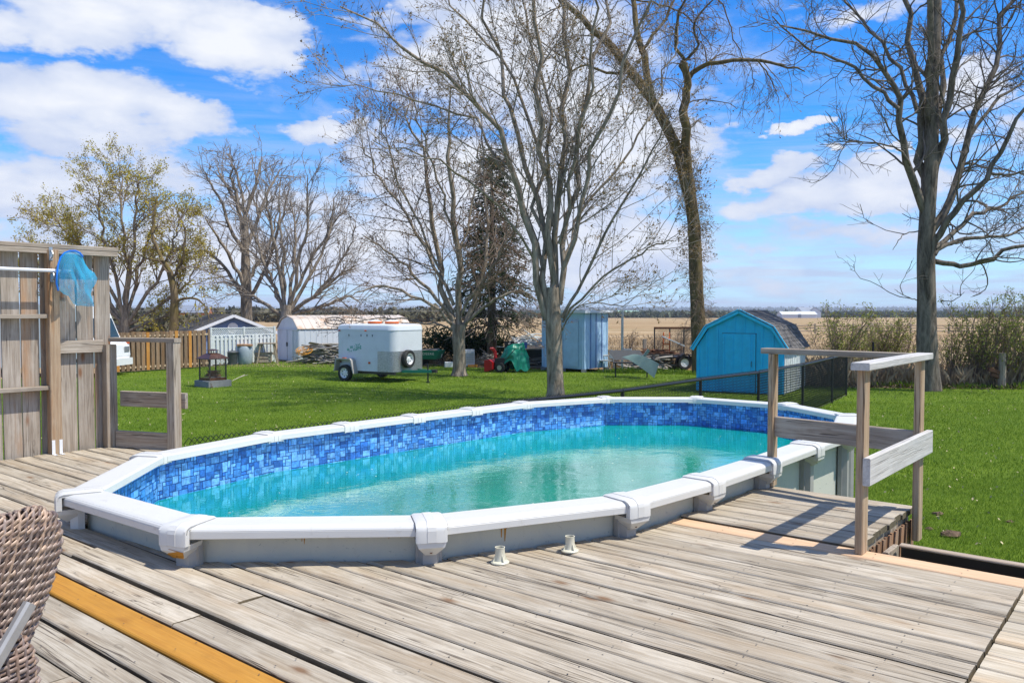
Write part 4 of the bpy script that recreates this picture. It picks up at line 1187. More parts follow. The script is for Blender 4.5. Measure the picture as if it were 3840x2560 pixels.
for (x, y) in ((-1.02, 1.52), (-1.32, 1.12), (-1.55, 1.62), (-1.78, 1.25)):
    mb = MB(); mb.tube([(x, y, DZ + .002), (x, y, DZ + .38)], [.017, .02], 8); o = obj('leg', mb, M['silver'], None); o.parent = ch; o.location = -Vector(ch.location)

# ------------------------------------------------------------------ white van beyond the tall fence
van = thing('white_van', 'white van with dark raked windscreen parked behind the tall fence', 'van', (-16.9, 31.25, 0), R(-4))
def vanp(poly, y0, y1, mat, name, parent=van):
    mb = MB(); n = len(poly)
    mb.v = [(x, y0, z) for x, z in poly] + [(x, y1, z) for x, z in poly]
    mb.f = [(i, (i + 1) % n, (i + 1) % n + n, i + n) for i in range(n)] + [tuple(range(n)), tuple(range(n, 2 * n))]
    return obj(name, mb, mat, parent)
vs = [(-4.6, .35), (1.55, .35), (1.95, .42), (2.02, .75), (1.98, 1.15), (1.85, 1.32), (1.62, 1.42), (1.30, 2.18), (1.15, 2.58), (.9, 2.66), (-4.5, 2.66), (-4.6, 2.5)]
vanp(vs, -.95, .95, M['white_plain'], 'body')
vanp([(1.655, 1.43), (1.345, 2.17), (1.335, 2.165), (1.64, 1.43)], -.82, .82, M['glass_dark'], 'windscreen').location = (.012, 0, 0)
vanp([(.2, 1.45), (1.35, 1.45), (1.12, 2.05), (.2, 2.05)], -.953, .953, M['glass_dark'], 'side_window')
for y_ in (-.7, .7):
    mb = MB(); mb.bevbox((1.99, y_, .98), (.08, .34, .2), .01); obj('headlamp', mb, M['steel'], van)
for y_ in (-.9, .9):
    mb = MB(); mb.box((1.93, y_, 1.22), (.12, .12, .09)); obj('marker_lamp', mb, M['lamp_or'], van)
mb = MB(); mb.bevbox((2.06, 0, .52), (.14, 1.86, .26), .03); obj('bumper', mb, M['white_plain'], van)
for (x, y) in ((1.1, -.88), (1.1, .88), (-3.2, -.88), (-3.2, .88)):
    mb = MB(); mb.lathe([(.0, -.1), (.3, -.1), (.35, -.07), (.35, .07), (.3, .1), (0, .1)], (x, y, .35), 24, Matrix.Rotation(math.pi / 2, 3, 'X')); w_ = obj('wheel', mb, M['rubber'], van)
    mb = MB(); mb.lathe([(0, -.104), (.2, -.108), (.21, -.1), (.21, .1), (.2, .108), (0, .104)], (x, y, .35), 20, Matrix.Rotation(math.pi / 2, 3, 'X')); obj('rim', mb, M['steel'], w_)

# ------------------------------------------------------------------ shadowbox fences
def sfence(name, label, p0, p1, H, bw, pitch, mats, seed, zt=lambda t: 0, rails=(.12, .9)):
    """alternate boards on both faces of the rails"""
    r_ = random.Random(seed)
    p0 = Vector((*p0, 0)); p1 = Vector((*p1, 0)); d = (p1 - p0); L = d.length; d.normalize()
    f = thing(name, label, 'fence', p0, math.atan2(d.y, d.x))
    n = int(L / pitch)
    for k in range(n):
        x = (k + .5) * pitch; h = H + zt(x / L) + r_.uniform(-.02, .02)
        for side, dx in ((-1, 0), (1, pitch / 2)):
            mb = MB(); mb.bevbox((0, 0, 0), (h - .06, bw, .018), .003, M=Matrix(((0, -1, 0), (0, 0, -1), (1, 0, 0))))
            mt = mats[0] if (side > 0 or r_.random() > .12) else mats[1]
            o = obj('fence_board', mb, mt, f); o.location = (x + dx, side * .033, .06 + (h - .06) / 2)
    for z in rails:
        o = plank((0, 0, z * H), (L, 0, z * H), .042, .085, mats[2], f, 'rail')
    for k in range(int(L / 2.4) + 2):
        x = min(L, k * 2.4)
        postbox(-x, .0, 0, H + .04, mats[0], f, .085)
    return f
cf0 = on_plane(449, 1399); cf1 = on_plane(784, 1377)
dd = (cf1 - cf0).normalized(); cf00 = cf0 - dd * .2
sfence('wooden_fence', 'brown shadowbox board fence at the left edge of the lawn', (cf00.x, cf00.y), (cf1.x, cf1.y), 1.60, .14, .215, (M['cedar'], M['cedar_or'], M['endgrain']), 4)
wf0 = on_plane(792, 1372); wf1 = on_plane(1030, 1357)
wfl = sfence('white_fence', 'white board fence with lattice top beside the metal shed', (wf0.x, wf0.y), (wf1.x, wf1.y), 1.30, .13, .215, (M['white_fence'], M['white_fence'], M['white_fence']), 5)
Lw = (wf1 - wf0).length
mb = MB()
for k in range(int(Lw / .10) + 4):
    x0 = -.3 + k * .10
    for s in (1, -1):
        a, b = (x0, x0 + .3) if s > 0 else (x0 + .3, x0)
        a_, b_ = max(0, min(Lw, a)), max(0, min(Lw, b))
        if a_ == b_: continue
        za = 1.34 + .3 * abs(a_ - a) / .3; zb = 1.64 - .3 * abs(b_ - b) / .3
        mb.beam((a_, .006 * s, za), (b_, .006 * s, zb), .008, .03)
obj('lattice', mb, M['white_fence'], wfl, kind='stuff')
for z in (1.33, 1.66): plank((0, 0, z), (Lw, 0, z), .05, .045, M['white_fence'], wfl, 'lattice_rail')
for k in range(3): postbox(-min(Lw, k * Lw / 2), 0, 1.3, 1.72, M['white_fence'], wfl, .09)

# ------------------------------------------------------------------ sheds
def quadobj(name, pts, th, mat, parent, inward=None):
    """slab through four points with thickness"""
    p = [Vector(q) for q in pts]; n = (p[1] - p[0]).cross(p[2] - p[0]).normalized() * th
    mb = MB(); mb.v = [tuple(q) for q in p] + [tuple(q + n) for q in p]; k = len(p)
    mb.f = [tuple(range(k - 1, -1, -1)), tuple(range(k, 2 * k))] + [(i, (i + 1) % k, (i + 1) % k + k, i + k) for i in range(k)]
    return obj(name, mb, mat, parent)
# small blue house behind the white fence
hz = thing('blue_outbuilding', 'low blue outbuilding with dark shingle roof behind the white fence', 'outbuilding', (-14.6, 43.2, 0), R(28))
W2, L2, e2, p2 = 1.95, 5.0, 1.42, 2.22
gab = [(-W2, .05), (W2, .05), (W2, e2), (0, p2 - .04), (-W2, e2)]
mb = MB(); mb.v = [(x, 0, z) for x, z in gab] + [(x, L2, z) for x, z in gab]; mb.f = [tuple(range(5)), tuple(range(5, 10))] + [(i, (i + 1) % 5, (i + 1) % 5 + 5, i + 5) for i in range(5)]
hz.rotation_euler = (0, 0, R(32))
obj('wall', mb, M['house_blue'], hz)
for k in range(9):
    z = e2 + .02 + k * .085; hw_ = W2 * (p2 - z) / (p2 - e2) - .05
    if hw_ > .1: plank((-hw_, -.012, z), (hw_, -.012, z), .012, .075, M['house_blue'], hz, 'siding_board')
for s in (-1, 1):
    quadobj('roof', [(s * (W2 + .35), -.3, e2 - .14), (0, -.3, p2), (0, L2 + .3, p2), (s * (W2 + .35), L2 + .3, e2 - .14)][::s], -.06 if s > 0 else -.06, M['shingle_dark'], hz)
    plank((s * (W2 + .36), -.33, e2 - .17), (0, -.33, p2 - .03), .03, .15, M['white_plain'], hz, 'barge_board')
    plank((s * (W2 + .37), -.3, e2 - .17), (s * (W2 + .37), L2 + .3, e2 - .17), .07, .09, M['white_plain'], hz, 'gutter')
mb = MB(); mb.lathe([(0, 0), (.28, 0), (.28, .04), (0, .04)], (0, -.02, 1.55), 20, Matrix.Rotation(math.pi / 2, 3, 'X')); obj('gable_vent', mb, M['white_plain'], hz)

def gambrel(w, e, k, p, kx):
    return [(-w, e), (-kx, k), (0, p), (kx, k), (w, e)]
# metal shed
ms0 = on_plane(1030, 1356); 
ms = thing('metal_shed', 'white metal garden shed with rust streaked gambrel roof', 'shed', (-10.95, 40.35, 0), R(-24))
wS, lS = 1.28, 6.2
gm = gambrel(wS + .03, 1.56, 2.04, 2.20, .72)
gpoly = [(-wS, .02), (wS, .02)] + [(x * .98, z - .02) for x, z in gm[::-1]]
mb = MB(); n = len(gpoly); mb.v = [(x, 0, z) for x, z in gpoly] + [(x, lS, z) for x, z in gpoly]; mb.f = [tuple(range(n)), tuple(range(n, 2 * n))] + [(i, (i + 1) % n, (i + 1) % n + n, i + n) for i in range(n)]
ms.rotation_euler = (0, 0, R(-52))
obj('wall', mb, M['white_metal'], ms)
for i in range(4):
    (x0, z0), (x1, z1) = gm[i], gm[i + 1]
    r_o = quadobj('roof_panel', [(x0, -.06, z0), (x1, -.06, z1), (x1, lS + .06, z1), (x0, lS + .06, z0)], .03, M['rustroof'], ms)
    for k in range(17):
        y = -.02 + k * lS / 16; d = Vector((x1 - x0, 0, z1 - z0)); nn = Vector((-d.z, 0, d.x)).normalized(); nn = nn if nn.z > 0 else -nn
        mb = MB(); mb.beam(Vector((x0, y, z0)) + nn * .035, Vector((x1, y, z1)) + nn * .035, .03, .02, up=nn); obj('roof_rib', mb, M['rustroof'], r_o)
for k in range(22):
    y = .05 + k * (lS - .1) / 21; mb = MB(); mb.box((wS + .006, y, .8), (.02, .035, 1.5)); obj('wall_rib', mb, M['white_metal'], ms)
for x in (-1.05, -.86, .86, 1.05):
    mb = MB(); mb.box((x, -.008, .78), (.02, .014, 1.5)); obj('wall_rib', mb, M['white_metal'], ms)
for s in (-1, 1):
    mb = MB(); mb.box((s * .34, -.02, .78), (.64, .03, 1.46)); d_ = obj('door', mb, M['white_metal'], ms)
    mb = MB(); mb.box((s * .06, -.045, .82), (.03, .03, .20)); obj('handle', mb, M['blackmetal'], d_)
mb = MB(); mb.box((0, -.012, .78), (.022, .055, 1.46)); obj('door_gap', mb, M['blackmetal'], ms)
mb = MB(); mb.box((0, -.03, 1.55), (2.5, .03, .05)); obj('eave_trim', mb, M['white_metal'], ms)
# coil of hose lying on the roof of the shed
hz2 = thing('hose_coil', 'coil of dark hose lying on the metal shed roof', 'hose', (0, 0, 0), 0)
c_ = ms.matrix_basis.to_translation() + Matrix.Rotation(R(-52), 3, 'Z') @ Vector((1.05, 2.0, 1.92))
hz2.location = c_
mb = MB()
sl = Matrix.Rotation(R(-52), 3, 'Z') @ Matrix.Rotation(math.atan2(2.04 - 1.56, .59), 3, 'Y')
pts = []
for k in range(110):
    th = k * .2; rr_ = .40 + .05 * math.sin(k * .37) + .03 * math.sin(k * 1.3)
    pts.append(sl @ Vector((rr_ * math.cos(th) * .75, rr_ * math.sin(th) * 1.1, .04 + .012 * math.sin(k * .9))))
mb.tube(pts, .013, 5); obj('hose', mb, M['blackmetal'], hz2)

# tall pale blue shed
tb = on_plane(2189, 1396)
ts = thing('tall_shed', 'tall pale blue flat roofed shed behind the front maple', 'shed', (tb.x, tb.y, 0), 0)
c1_ = on_plane(2036, 1388); c2_ = on_plane(2308, 1386)
dl = Vector((-1.62, 1.45, 0)); dr_ = Vector((1.12, 1.55, 0))
Hh = 2.36
def shedbox(t, dl, dr_, z0, z1, z1b, mat, name='wall'):
    mb = MB(); q = [Vector((0, 0, 0)), dr_, dr_ + dl, dl]
    mb.v = [(*p.xy, z0) for p in q] + [(*q[0].xy, z1), (*q[1].xy, z1), (*q[2].xy, z1b), (*q[3].xy, z1b)]
    mb.f = [(3, 2, 1, 0), (4, 5, 6, 7), (0, 1, 5, 4), (1, 2, 6, 5), (2, 3, 7, 6), (3, 0, 4, 7)]
    return obj(name, mb, mat, t)
shedbox(ts, dl, dr_, .12, Hh, Hh - .05, M['pale_blue'])
q = [Vector((.03, -.25, 0)), dr_ + Vector((.25, 0, 0)), dr_ + dl + Vector((0, .25, 0)), dl + Vector((-.25, 0, 0))]
mb = MB(); mb.v = [(*p.xy, Hh + .002) for p in q] + [(*p.xy, Hh + .11) for p in q]; mb.f = [(3, 2, 1, 0), (4, 5, 6, 7), (0, 1, 5, 4), (1, 2, 6, 5), (2, 3, 7, 6), (3, 0, 4, 7)]
obj('roof', mb, M['white_metal'], ts)
for f in (.02, .27, .50, .74, .98):
    p = dr_ * f; mb = MB(); nn = Vector((dr_.y, -dr_.x, 0)).normalized() * .012
    mb.beam(p + nn + Vector((0, 0, .14)), p + nn + Vector((0, 0, Hh - .02)), .06, .03, up=nn); obj('batten', mb, M['house_blue'] if f in (.27, .5, .74) else M['pale_blue'], ts)
for f in (.03, .5, .97):
    p = dl * f; mb = MB(); nn = Vector((dl.y, -dl.x, 0)).normalized(); nn = nn if nn.y < 0 else -nn; nn *= .012
    mb.beam(p + nn + Vector((0, 0, .14)), p + nn + Vector((0, 0, Hh - .02)), .07, .03, up=nn); obj('batten', mb, M['pale_blue'], ts)
mb = MB(); nn = Vector((dl.y, -dl.x, 0)).normalized(); nn = nn if nn.y < 0 else -nn
a = dl * .12 + nn * .02; b = dl * .46 + nn * .02
mb.v = [(*a.xy, .2), (*b.xy, .2), (*b.xy, 2.05), (*a.xy, 2.05)]; mb.f = [(0, 1, 2, 3)]
mb.v += [(v[0] + nn.x * .02, v[1] + nn.y * .02, v[2]) for v in mb.v]; mb.f += [(4, 5, 6, 7), (0, 1, 5, 4), (1, 2, 6, 5), (2, 3, 7, 6), (3, 0, 4, 7)]
obj('door', mb, M['pale_blue'], ts)
for f in (0, .5, 1):
    for g_ in (0, 1):
        p = dl * f + dr_ * g_; mb = MB(); mb.box((p.x * .96, p.y * .96 + .05, .055), (.2, .2, .12)); obj('foundation_block', mb, M['concrete'], ts)

# bright blue barn shaped shed
bs0 = on_plane(2612, 1466); bs1 = on_plane(2925, 1502)
bs = thing('barn_shed', 'bright blue barn shaped garden shed with grey shingle roof', 'shed', (0, 0, 0), 0)
front = Vector((7.55 - 5.64, 23.1 - 25.2, 0)); front = front.normalized()
L_f = 2.50
ang = math.atan2(-.86, 1.0)
ang = R(-30)
fx = Vector((math.cos(ang), math.sin(ang), 0)); fy = Vector((-math.sin(ang), math.cos(ang), 0))
pl = Vector((5.63, 25.2, 0)); cen_ = pl + fx * 1.30
bs.location = cen_; bs.rotation_euler = (0, 0, ang)
wB, dB = 1.30, 3.1
gb = gambrel(wB + .12, 1.30, 1.98, 2.46, .98)
gi = [(-wB, .02), (wB, .02), (wB, 1.34), (.90, 1.95), (0, 2.38), (-.90, 1.95), (-wB, 1.34)]
mb = MB(); n = len(gi); mb.v = [(x, 0, z) for x, z in gi] + [(x, dB, z) for x, z in gi]; mb.f = [tuple(range(n)), tuple(range(n, 2 * n))] + [(i, (i + 1) % n, (i + 1) % n + n, i + n) for i in range(n)]
obj('wall', mb, M['teal_blue'], bs)
def gz(x):
    x = abs(x); return 2.38 - (x / .9) * .43 if x < .9 else 1.95 - (x - .9) / (wB - .9) * .61
for x in (-1.24, -.98, -.66, .66, .98, 1.24):
    mb = MB(); mb.box((x, -.010, (gz(x) - .05) / 2 + .02), (.06, .045, gz(x) - .07)); obj('batten', mb, M['teal_blue'], bs)
for x in (-.42, -.15, .15, .42):
    mb = MB(); zt_ = gz(x) - .05; mb.box((x, -.010, (zt_ + 1.80) / 2), (.05, .02, zt_ - 1.80)); obj('batten', mb, M['teal_blue'], bs)
mb = MB(); mb.box((0, -.014, .91), (.96, .026, 1.72)); dr2 = obj('door', mb, M['teal_blue'], bs)
for x in (-.46, -.20, .06, .32, .46):
    mb = MB(); mb.box((x, -.038, .91), (.05, .03, 1.70)); obj('batten', mb, M['teal_blue'], dr2)
for z_ in (1.775,):
    mb = MB(); mb.box((0, -.005, z_), (1.02, .02, .02)); obj('door_gap', mb, M['black'], bs)
for x in (-.486, .486):
    mb = MB(); mb.box((x, -.005, .91), (.018, .02, 1.72)); obj('door_gap', mb, M['black'], bs)
mb = MB(); mb.tube([(.38, -.05, .96), (.375, -.075, .92), (.375, -.075, .84), (.38, -.05, .80)], .009, 6); obj('handle', mb, M['black'], dr2)
mb = MB(); mb.box((.42, -.045, .60), (.17, .02, .035)); mb.tube([(.33, -.06, .60), (.31, -.07, .55), (.35, -.06, .53)], .008, 5); obj('latch', mb, M['black'], dr2)
mb = MB(); mb.box((-.47, -.045, 1.5), (.05, .02, .05)); mb.box((-.47, -.045, .5), (.05, .02, .05)); obj('hinge', mb, M['teal_trim'], dr2)
for i in range(4):
    (x0, z0), (x1, z1) = gb[i], gb[i + 1]
    plank((x0, -.10, z0 - .02), (x1, -.10, z1 - .02), .03, .13, M['teal_trim'], bs, 'fascia_board')
    d = Vector((x1 - x0, 0, z1 - z0)); Ls = d.length; d.normalize(); nn = Vector((-d.z, 0, d.x)); nn = nn if nn.z > 0 else -nn
    rf_ = quadobj('roof_deck', [(x0, -.12, z0), (x1, -.12, z1), (x1, dB + .08, z1), (x0, dB + .08, z0)], .012, M['shingle_dark'], bs)
    if nn.x > 0:   # the slope the photograph shows is shingled piece by piece
        rows = max(2, round(Ls / .145)); ex_ = Ls / rows; r_ = random.Random(20 + i)
        lowp = Vector((x0, 0, z0)) if z0 < z1 else Vector((x1, 0, z1)); up_ = d if z0 < z1 else -d
        for k in range(rows):
            y = -.13 - (k % 2) * .12
            while y < dB + .08:
                w_ = .27 + r_.uniform(-.03, .03)
                y0, y1 = max(y, -.13), min(y + w_ - .01, dB + .09)
                if y1 - y0 > .04:
                    b0 = lowp + up_ * (k * ex_ - .01 + r_.uniform(-.012, .012)) + nn * (.022 + r_.uniform(0, .012)); b1 = lowp + up_ * ((k + 1) * ex_ + .01) + nn * .014
                    sh = MB(); sh.v = [tuple(b0 + Vector((0, y0, 0))), tuple(b0 + Vector((0, y1, 0))), tuple(b1 + Vector((0, y1, 0))), tuple(b1 + Vector((0, y0, 0)))]
                    sh.v += [tuple(Vector(q_) - nn * .012) for q_ in sh.v]
                    sh.f = [(0, 1, 2, 3), (7, 6, 5, 4), (0, 4, 5, 1), (1, 5, 6, 2), (2, 6, 7, 3), (3, 7, 4, 0)]
                    obj('shingle', sh, M['shingle'], rf_)
                y += w_
for k in range(12):
    y = .06 + k * (dB - .12) / 11; mb = MB(); mb.box((wB + .008, y, .66), (.022, .055, 1.28)); obj('side_batten', mb, M['white_fence'] , bs)
mb = MB(); mb.box((wB + .003, dB / 2, .66), (.012, dB - .02, 1.26)); obj('side_wall', mb, M['white_fence'], bs)

# ------------------------------------------------------------------ trailer
tr = thing('cargo_trailer', 'white enclosed cargo trailer with spare wheel and green tongue', 'trailer', (0, 0, 0), 0)
ta = R(-31); tx = Vector((math.cos(ta), math.sin(ta), 0)); ty = Vector((-math.sin(ta), math.cos(ta), 0))
rear = on_plane(1266, 1427)
tr.location = (rear.x + .0, rear.y + .2, 0); tr.rotation_euler = (0, 0, ta)
LT, WT, rr0, z0t, z1t = 2.50, 1.75, .30, .37, 1.93
def rrect(L, Wd, r, n=7, ins=0):
    """plan outline: rounded front corners, square rear"""
    pts = [(ins, ins), ]
    for k in range(n + 1):
        t = -math.pi / 2 + k / n * math.pi / 2; pts.append((L - r + (r - ins) * math.cos(t), r + (r - ins) * math.sin(t)))
    for k in range(n + 1):
        t = k / n * math.pi / 2; pts.append((L - r + (r - ins) * math.cos(t), Wd - r + (r - ins) * math.sin(t)))
    pts.append((ins, Wd - ins)); return pts
def ringbody(levels, name, mat, parent, cap=True, **kw):
    mb = MB(); n = None
    for (z, ins) in levels:
        p = rrect(LT, WT, rr0, ins=ins); n = len(p); mb.v += [(x, y, z) for x, y in p]
    for j in range(len(levels) - 1):
        for i in range(n): mb.f.append((j * n + i, j * n + (i + 1) % n, (j + 1) * n + (i + 1) % n, (j + 1) * n + i))
    if cap: mb.f += [tuple(range(n - 1, -1, -1)), tuple((len(levels) - 1) * n + i for i in range(n))]
    return smooth_by_angle(obj(name, mb, mat, parent), 35)
ringbody([(z0t, 0), (z1t - .16, 0)], 'body', M['white_metal'], tr)
ringbody([(z1t - .159, -.012), (z1t - .13, -.014), (z1t - .11, -.004), (z1t - .04, .0), (z1t + .02, .03), (z1t + .05, .09), (z1t + .06, .28)], 'roof', M['white_metal'], tr)
# diamond plate apron round the nose
mb = MB(); n = 8
pp = [(LT - rr0 - .42, -.006)] + [(LT - rr0 + (rr0 + .006) * math.cos(-math.pi / 2 + k / n * math.pi / 2), rr0 + (rr0 + .006) * math.sin(-math.pi / 2 + k / n * math.pi / 2)) for k in range(n + 1)] + [(LT - rr0 + (rr0 + .006) * math.cos(k / n * math.pi / 2), WT - rr0 + (rr0 + .006) * math.sin(k / n * math.pi / 2)) for k in range(n + 1)]
for z in (z0t + .0, z0t + .70): mb.v += [(x, y, z) for x, y in pp]
n = len(pp); mb.f = [(i, i + 1, i + 1 + n, i + n) for i in range(n - 1)]
smooth_by_angle(obj('stone_guard', mb, M['diamond'], tr), 40)
def twheel(c, axis_rot, nm='wheel', R0=.29):
    mb = MB(); mb.lathe([(R0 * .62, -.075), (R0 * .9, -.085), (R0, -.06), (R0, .06), (R0 * .9, .085), (R0 * .62, .075)], c, 28, axis_rot); w_ = smooth_by_angle(obj(nm, mb, M['rubber'], tr), 40)
    mb = MB(); mb.lathe([(R0 * .64, .07), (R0 * .60, .074), (R0 * .58, .03), (R0 * .50, .01), (R0 * .22, .02), (R0 * .18, .045), (0, .05)], c, 28, axis_rot); smooth_by_angle(obj('rim', mb, M['white_plain'], w_), 40)
    mb = MB()
    for k in range(7):
        th = k * 2 * math.pi / 7
        for_ = [(R0 * .34, -.16), (R0 * .34, .16), (R0 * .47, .13), (R0 * .47, -.13)]
        pts = [axis_rot @ Vector((r__ * math.cos(th + a__), r__ * math.sin(th + a__), .0245)) + Vector(c) for r__, a__ in for_]
        mb.add(pts, [(0, 1, 2, 3)])
    obj('rim_slot', mb, M['rubber'], w_, fixn=False)
    return w_
RXm = Matrix.Rotation(math.pi / 2, 3, 'X')
twheel((.42, -.12, .285), RXm); twheel((.42, WT + .12, .285), Matrix.Rotation(-math.pi / 2, 3, 'X'))
# fender
mb = MB(); fp_ = [(-.02, .34), (.06, .74), (.12, .80), (.72, .80), (.78, .74), (.90, .28)]; fi = [(.86, .28), (.73, .72), (.70, .755), (.14, .755), (.10, .72), (.02, .34)]
poly = fp_ + fi; n = len(poly)
mb.v = [(x, -.245, z) for x, z in poly] + [(x, .0, z) for x, z in poly]; mb.f = [(i, (i + 1) % n, (i + 1) % n + n, i + n) for i in range(n)] + [(i, i + 1, n - 2 - i, n - 1 - i) for i in range(5)]
obj('fender', mb, M['gray_resin'], tr)
mb = MB(); mb.box((.42, -.16, .815), (.14, .08, .03)); obj('fender_lamp', mb, M['lamp_or'], tr)
for (x, z) in ((.02, 1.76), (1.22, 1.765)):
    mb = MB(); mb.bevbox((x + .04, -.02, z), (.07, .03, .045), .01); obj('marker_lamp', mb, M['lamp_or'] if x > 1 else M['darkred'], tr)
mb = MB(); mb.bevbox((.10, -.015, .66), (.09, .02, .05), .01); obj('marker_lamp', mb, M['darkred'], tr)
mb = MB(); mb.bevbox((1.42, -.015, .66), (.08, .02, .07), .01); obj('marker_lamp', mb, M['lamp_or'], tr)
for x in (.50, 1.05, 1.32, 1.56):
    mb = MB(); mb.bevbox((x, -.012, 1.60), (.025, .012, .07), .004); obj('tie_loop', mb, M['blackmetal'], tr)
# spare wheel on the nose
sp_c = (LT + .09, .66, .80)
twheel(sp_c, Matrix.Rotation(math.pi / 2, 3, 'Y'), 'spare_wheel', .31)
# frame, tongue, coupler, jack
mb = MB(); mb.box((LT / 2, .12, z0t - .05), (LT - .1, .08, .09)); mb.box((LT / 2, WT - .12, z0t - .05), (LT - .1, .08, .09)); obj('chassis', mb, M['blackmetal'], tr)
mb = MB(); mb.beam((LT - .5, .22, .38), (LT + .95, WT / 2 - .03, .38), .06, .09); mb.beam((LT - .5, WT - .22, .38), (LT + .95, WT / 2 + .03, .38), .06, .09); obj('tongue', mb, M['green_metal'], tr)
mb = MB(); mb.box((LT + 1.02, WT / 2, .40), (.22, .1, .1)); mb.tube([(LT + .82, WT / 2 - .08, .03), (LT + .82, WT / 2 - .08, .62)], .025, 8); mb.box((LT + .82, WT / 2 - .08, .02), (.09, .09, .05)); mb.tube([(LT + .82, WT / 2 - .08, .62), (LT + .82, WT / 2 - .25, .64)], .012, 6); obj('coupler', mb, M['blackmetal'], tr)
# worn green leaf transfer on the side
mb = MB(); r_ = random.Random(9)
for k in range(80):
    x = .42 + r_.random() ** .9 * .66; zc = 1.13 + .10 * math.sin(x * 7 + 1) * .5 + r_.uniform(-.07, .12) * (1 if .5 < x < 1.0 else .5)
    s_ = r_.uniform(.012, .045); n = 6; o_ = len(mb.v)
    th0 = r_.uniform(0, 3)
    for q_ in range(n):
        th = th0 + q_ * math.pi / 3; mb.v.append((x + s_ * (1.4 if q_ % 3 == 0 else .4) * math.cos(th), -.0035 - k * .00002, zc + s_ * (1.2 if q_ % 3 == 0 else .35) * math.sin(th)))
    mb.f.append(tuple(o_ + q_ for q_ in range(n)))
obj('worn_green_decal', mb, simple('worn_green_print', (.03, .34, .24), .6, .3, 14, dirt=(.45, .58, .56), dirtamt=.5), tr, fixn=False)
for k, (x, y) in enumerate(((.95, .85), (1.72, .85))):
    mb = MB(); mb.lathe([(0, 0), (.23, 0), (.25, .03), (.25, .07), (.222, .085)], (x, y, z1t + .062), 22); v_ = obj('roof_lid', mb, M['orange_paint'], tr)
    mb = MB(); mb.lathe([(.224, .082), (.18, .115), (.1, .135), (0, .14)], (x, y, z1t + .062), 22); obj('lid_dome', mb, M['white_plain'], v_)

# ------------------------------------------------------------------ fire pit
fpb = on_plane(790, 1452)
ft = thing('fire_pit', 'brown steel outdoor fireplace with peaked hood on a concrete slab', 'fire pit', (fpb.x - .05, fpb.y + .35, 0), R(-38))
mb = MB(); mb.bevbox((0, 0, .10), (.82, .82, .22), .015); obj('slab', mb, M['concrete'], ft)
for x in (-.29, .29):
    for y in (-.29, .29):
        mb = MB(); mb.box((x, y, .55), (.035, .035, .70)); obj('leg', mb, M['blackmetal'], ft)
mb = MB(); mb.prism([(-.30, -.30), (.30, -.30), (.30, .30), (-.30, .30)], .22, .29); obj('base_pan', mb, M['copper'], ft)
def pyr(name, r0, r1, z0, z1, mat, parent=ft):
    mb = MB(); q_ = [(-1, -1), (1, -1), (1, 1), (-1, 1)]
    mb.v = [(a * r0, b * r0, z0) for a, b in q_] + [(a * r1, b * r1, z1) for a, b in q_]
    mb.f = [(3, 2, 1, 0), (4, 5, 6, 7)] + [(i, (i + 1) % 4, (i + 1) % 4 + 4, i + 4) for i in range(4)]
    return obj(name, mb, mat, parent)
pyr('hood_rim', .375, .375, .895, .915, M['blackmetal']); pyr('hood', .37, .17, .916, 1.06, M['copper']); pyr('hood_neck', .17, .11, 1.061, 1.085, M['copper'])
mb = MB()
for x in (-.1, .1):
    for y in (-.1, .1): mb.box((x, y, 1.12), (.02, .02, .08))
obj('cap_stay', mb, M['blackmetal'], ft)
pyr('cap_rim', .145, .145, 1.16, 1.175, M['copper']); pyr('cap_top', .14, .02, 1.176, 1.215, M['copper'])
r_ = random.Random(8)
for k in range(7):
    a = r_.uniform(0, 3.1); l_ = r_.uniform(.18, .26); c_ = Vector((r_.uniform(-.06, .06), r_.uniform(-.06, .06), .33 + k * .028))
    d_ = Vector((math.cos(a) * l_, math.sin(a) * l_, r_.uniform(-.02, .05))); mb = MB(); mb.tube([c_ - d_, c_ + d_], [.028, .022], 6); obj('log', mb, M['fire_log'], ft)
mb = MB()
for s_, ax_ in ((-1, 0), (1, 0), (-1, 1), (1, 1)):
    for k in range(15):
        t = -.27 + k * .54 / 14; z_ = .30 + k * .6 / 14
        if ax_ == 0: mb.box((s_ * .29, t, .59), (.0022, .0022, .6)); mb.box((s_ * .29, 0, z_), (.0022, .56, .0022))
        else: mb.box((t, s_ * .29, .59), (.0022, .0022, .6)); mb.box((0, s_ * .29, z_), (.56, .0022, .0022))
obj('spark_screen', mb, M['mesh_dark'], ft, kind='stuff')
mb = MB(); mb.tube([(.34, -.46, 0.03), (.10, -.36, .62)], .006, 5); mb.box((.34, -.465, .03), (.05, .05, .02)); tag(obj('fire_poker', mb, M['rust']), 'thin rusty poker leaning against the fire pit', 'poker'); pk = bpy.data.objects['fire_poker']; pk.location = ft.location; pk.rotation_euler = (0, 0, R(-20))

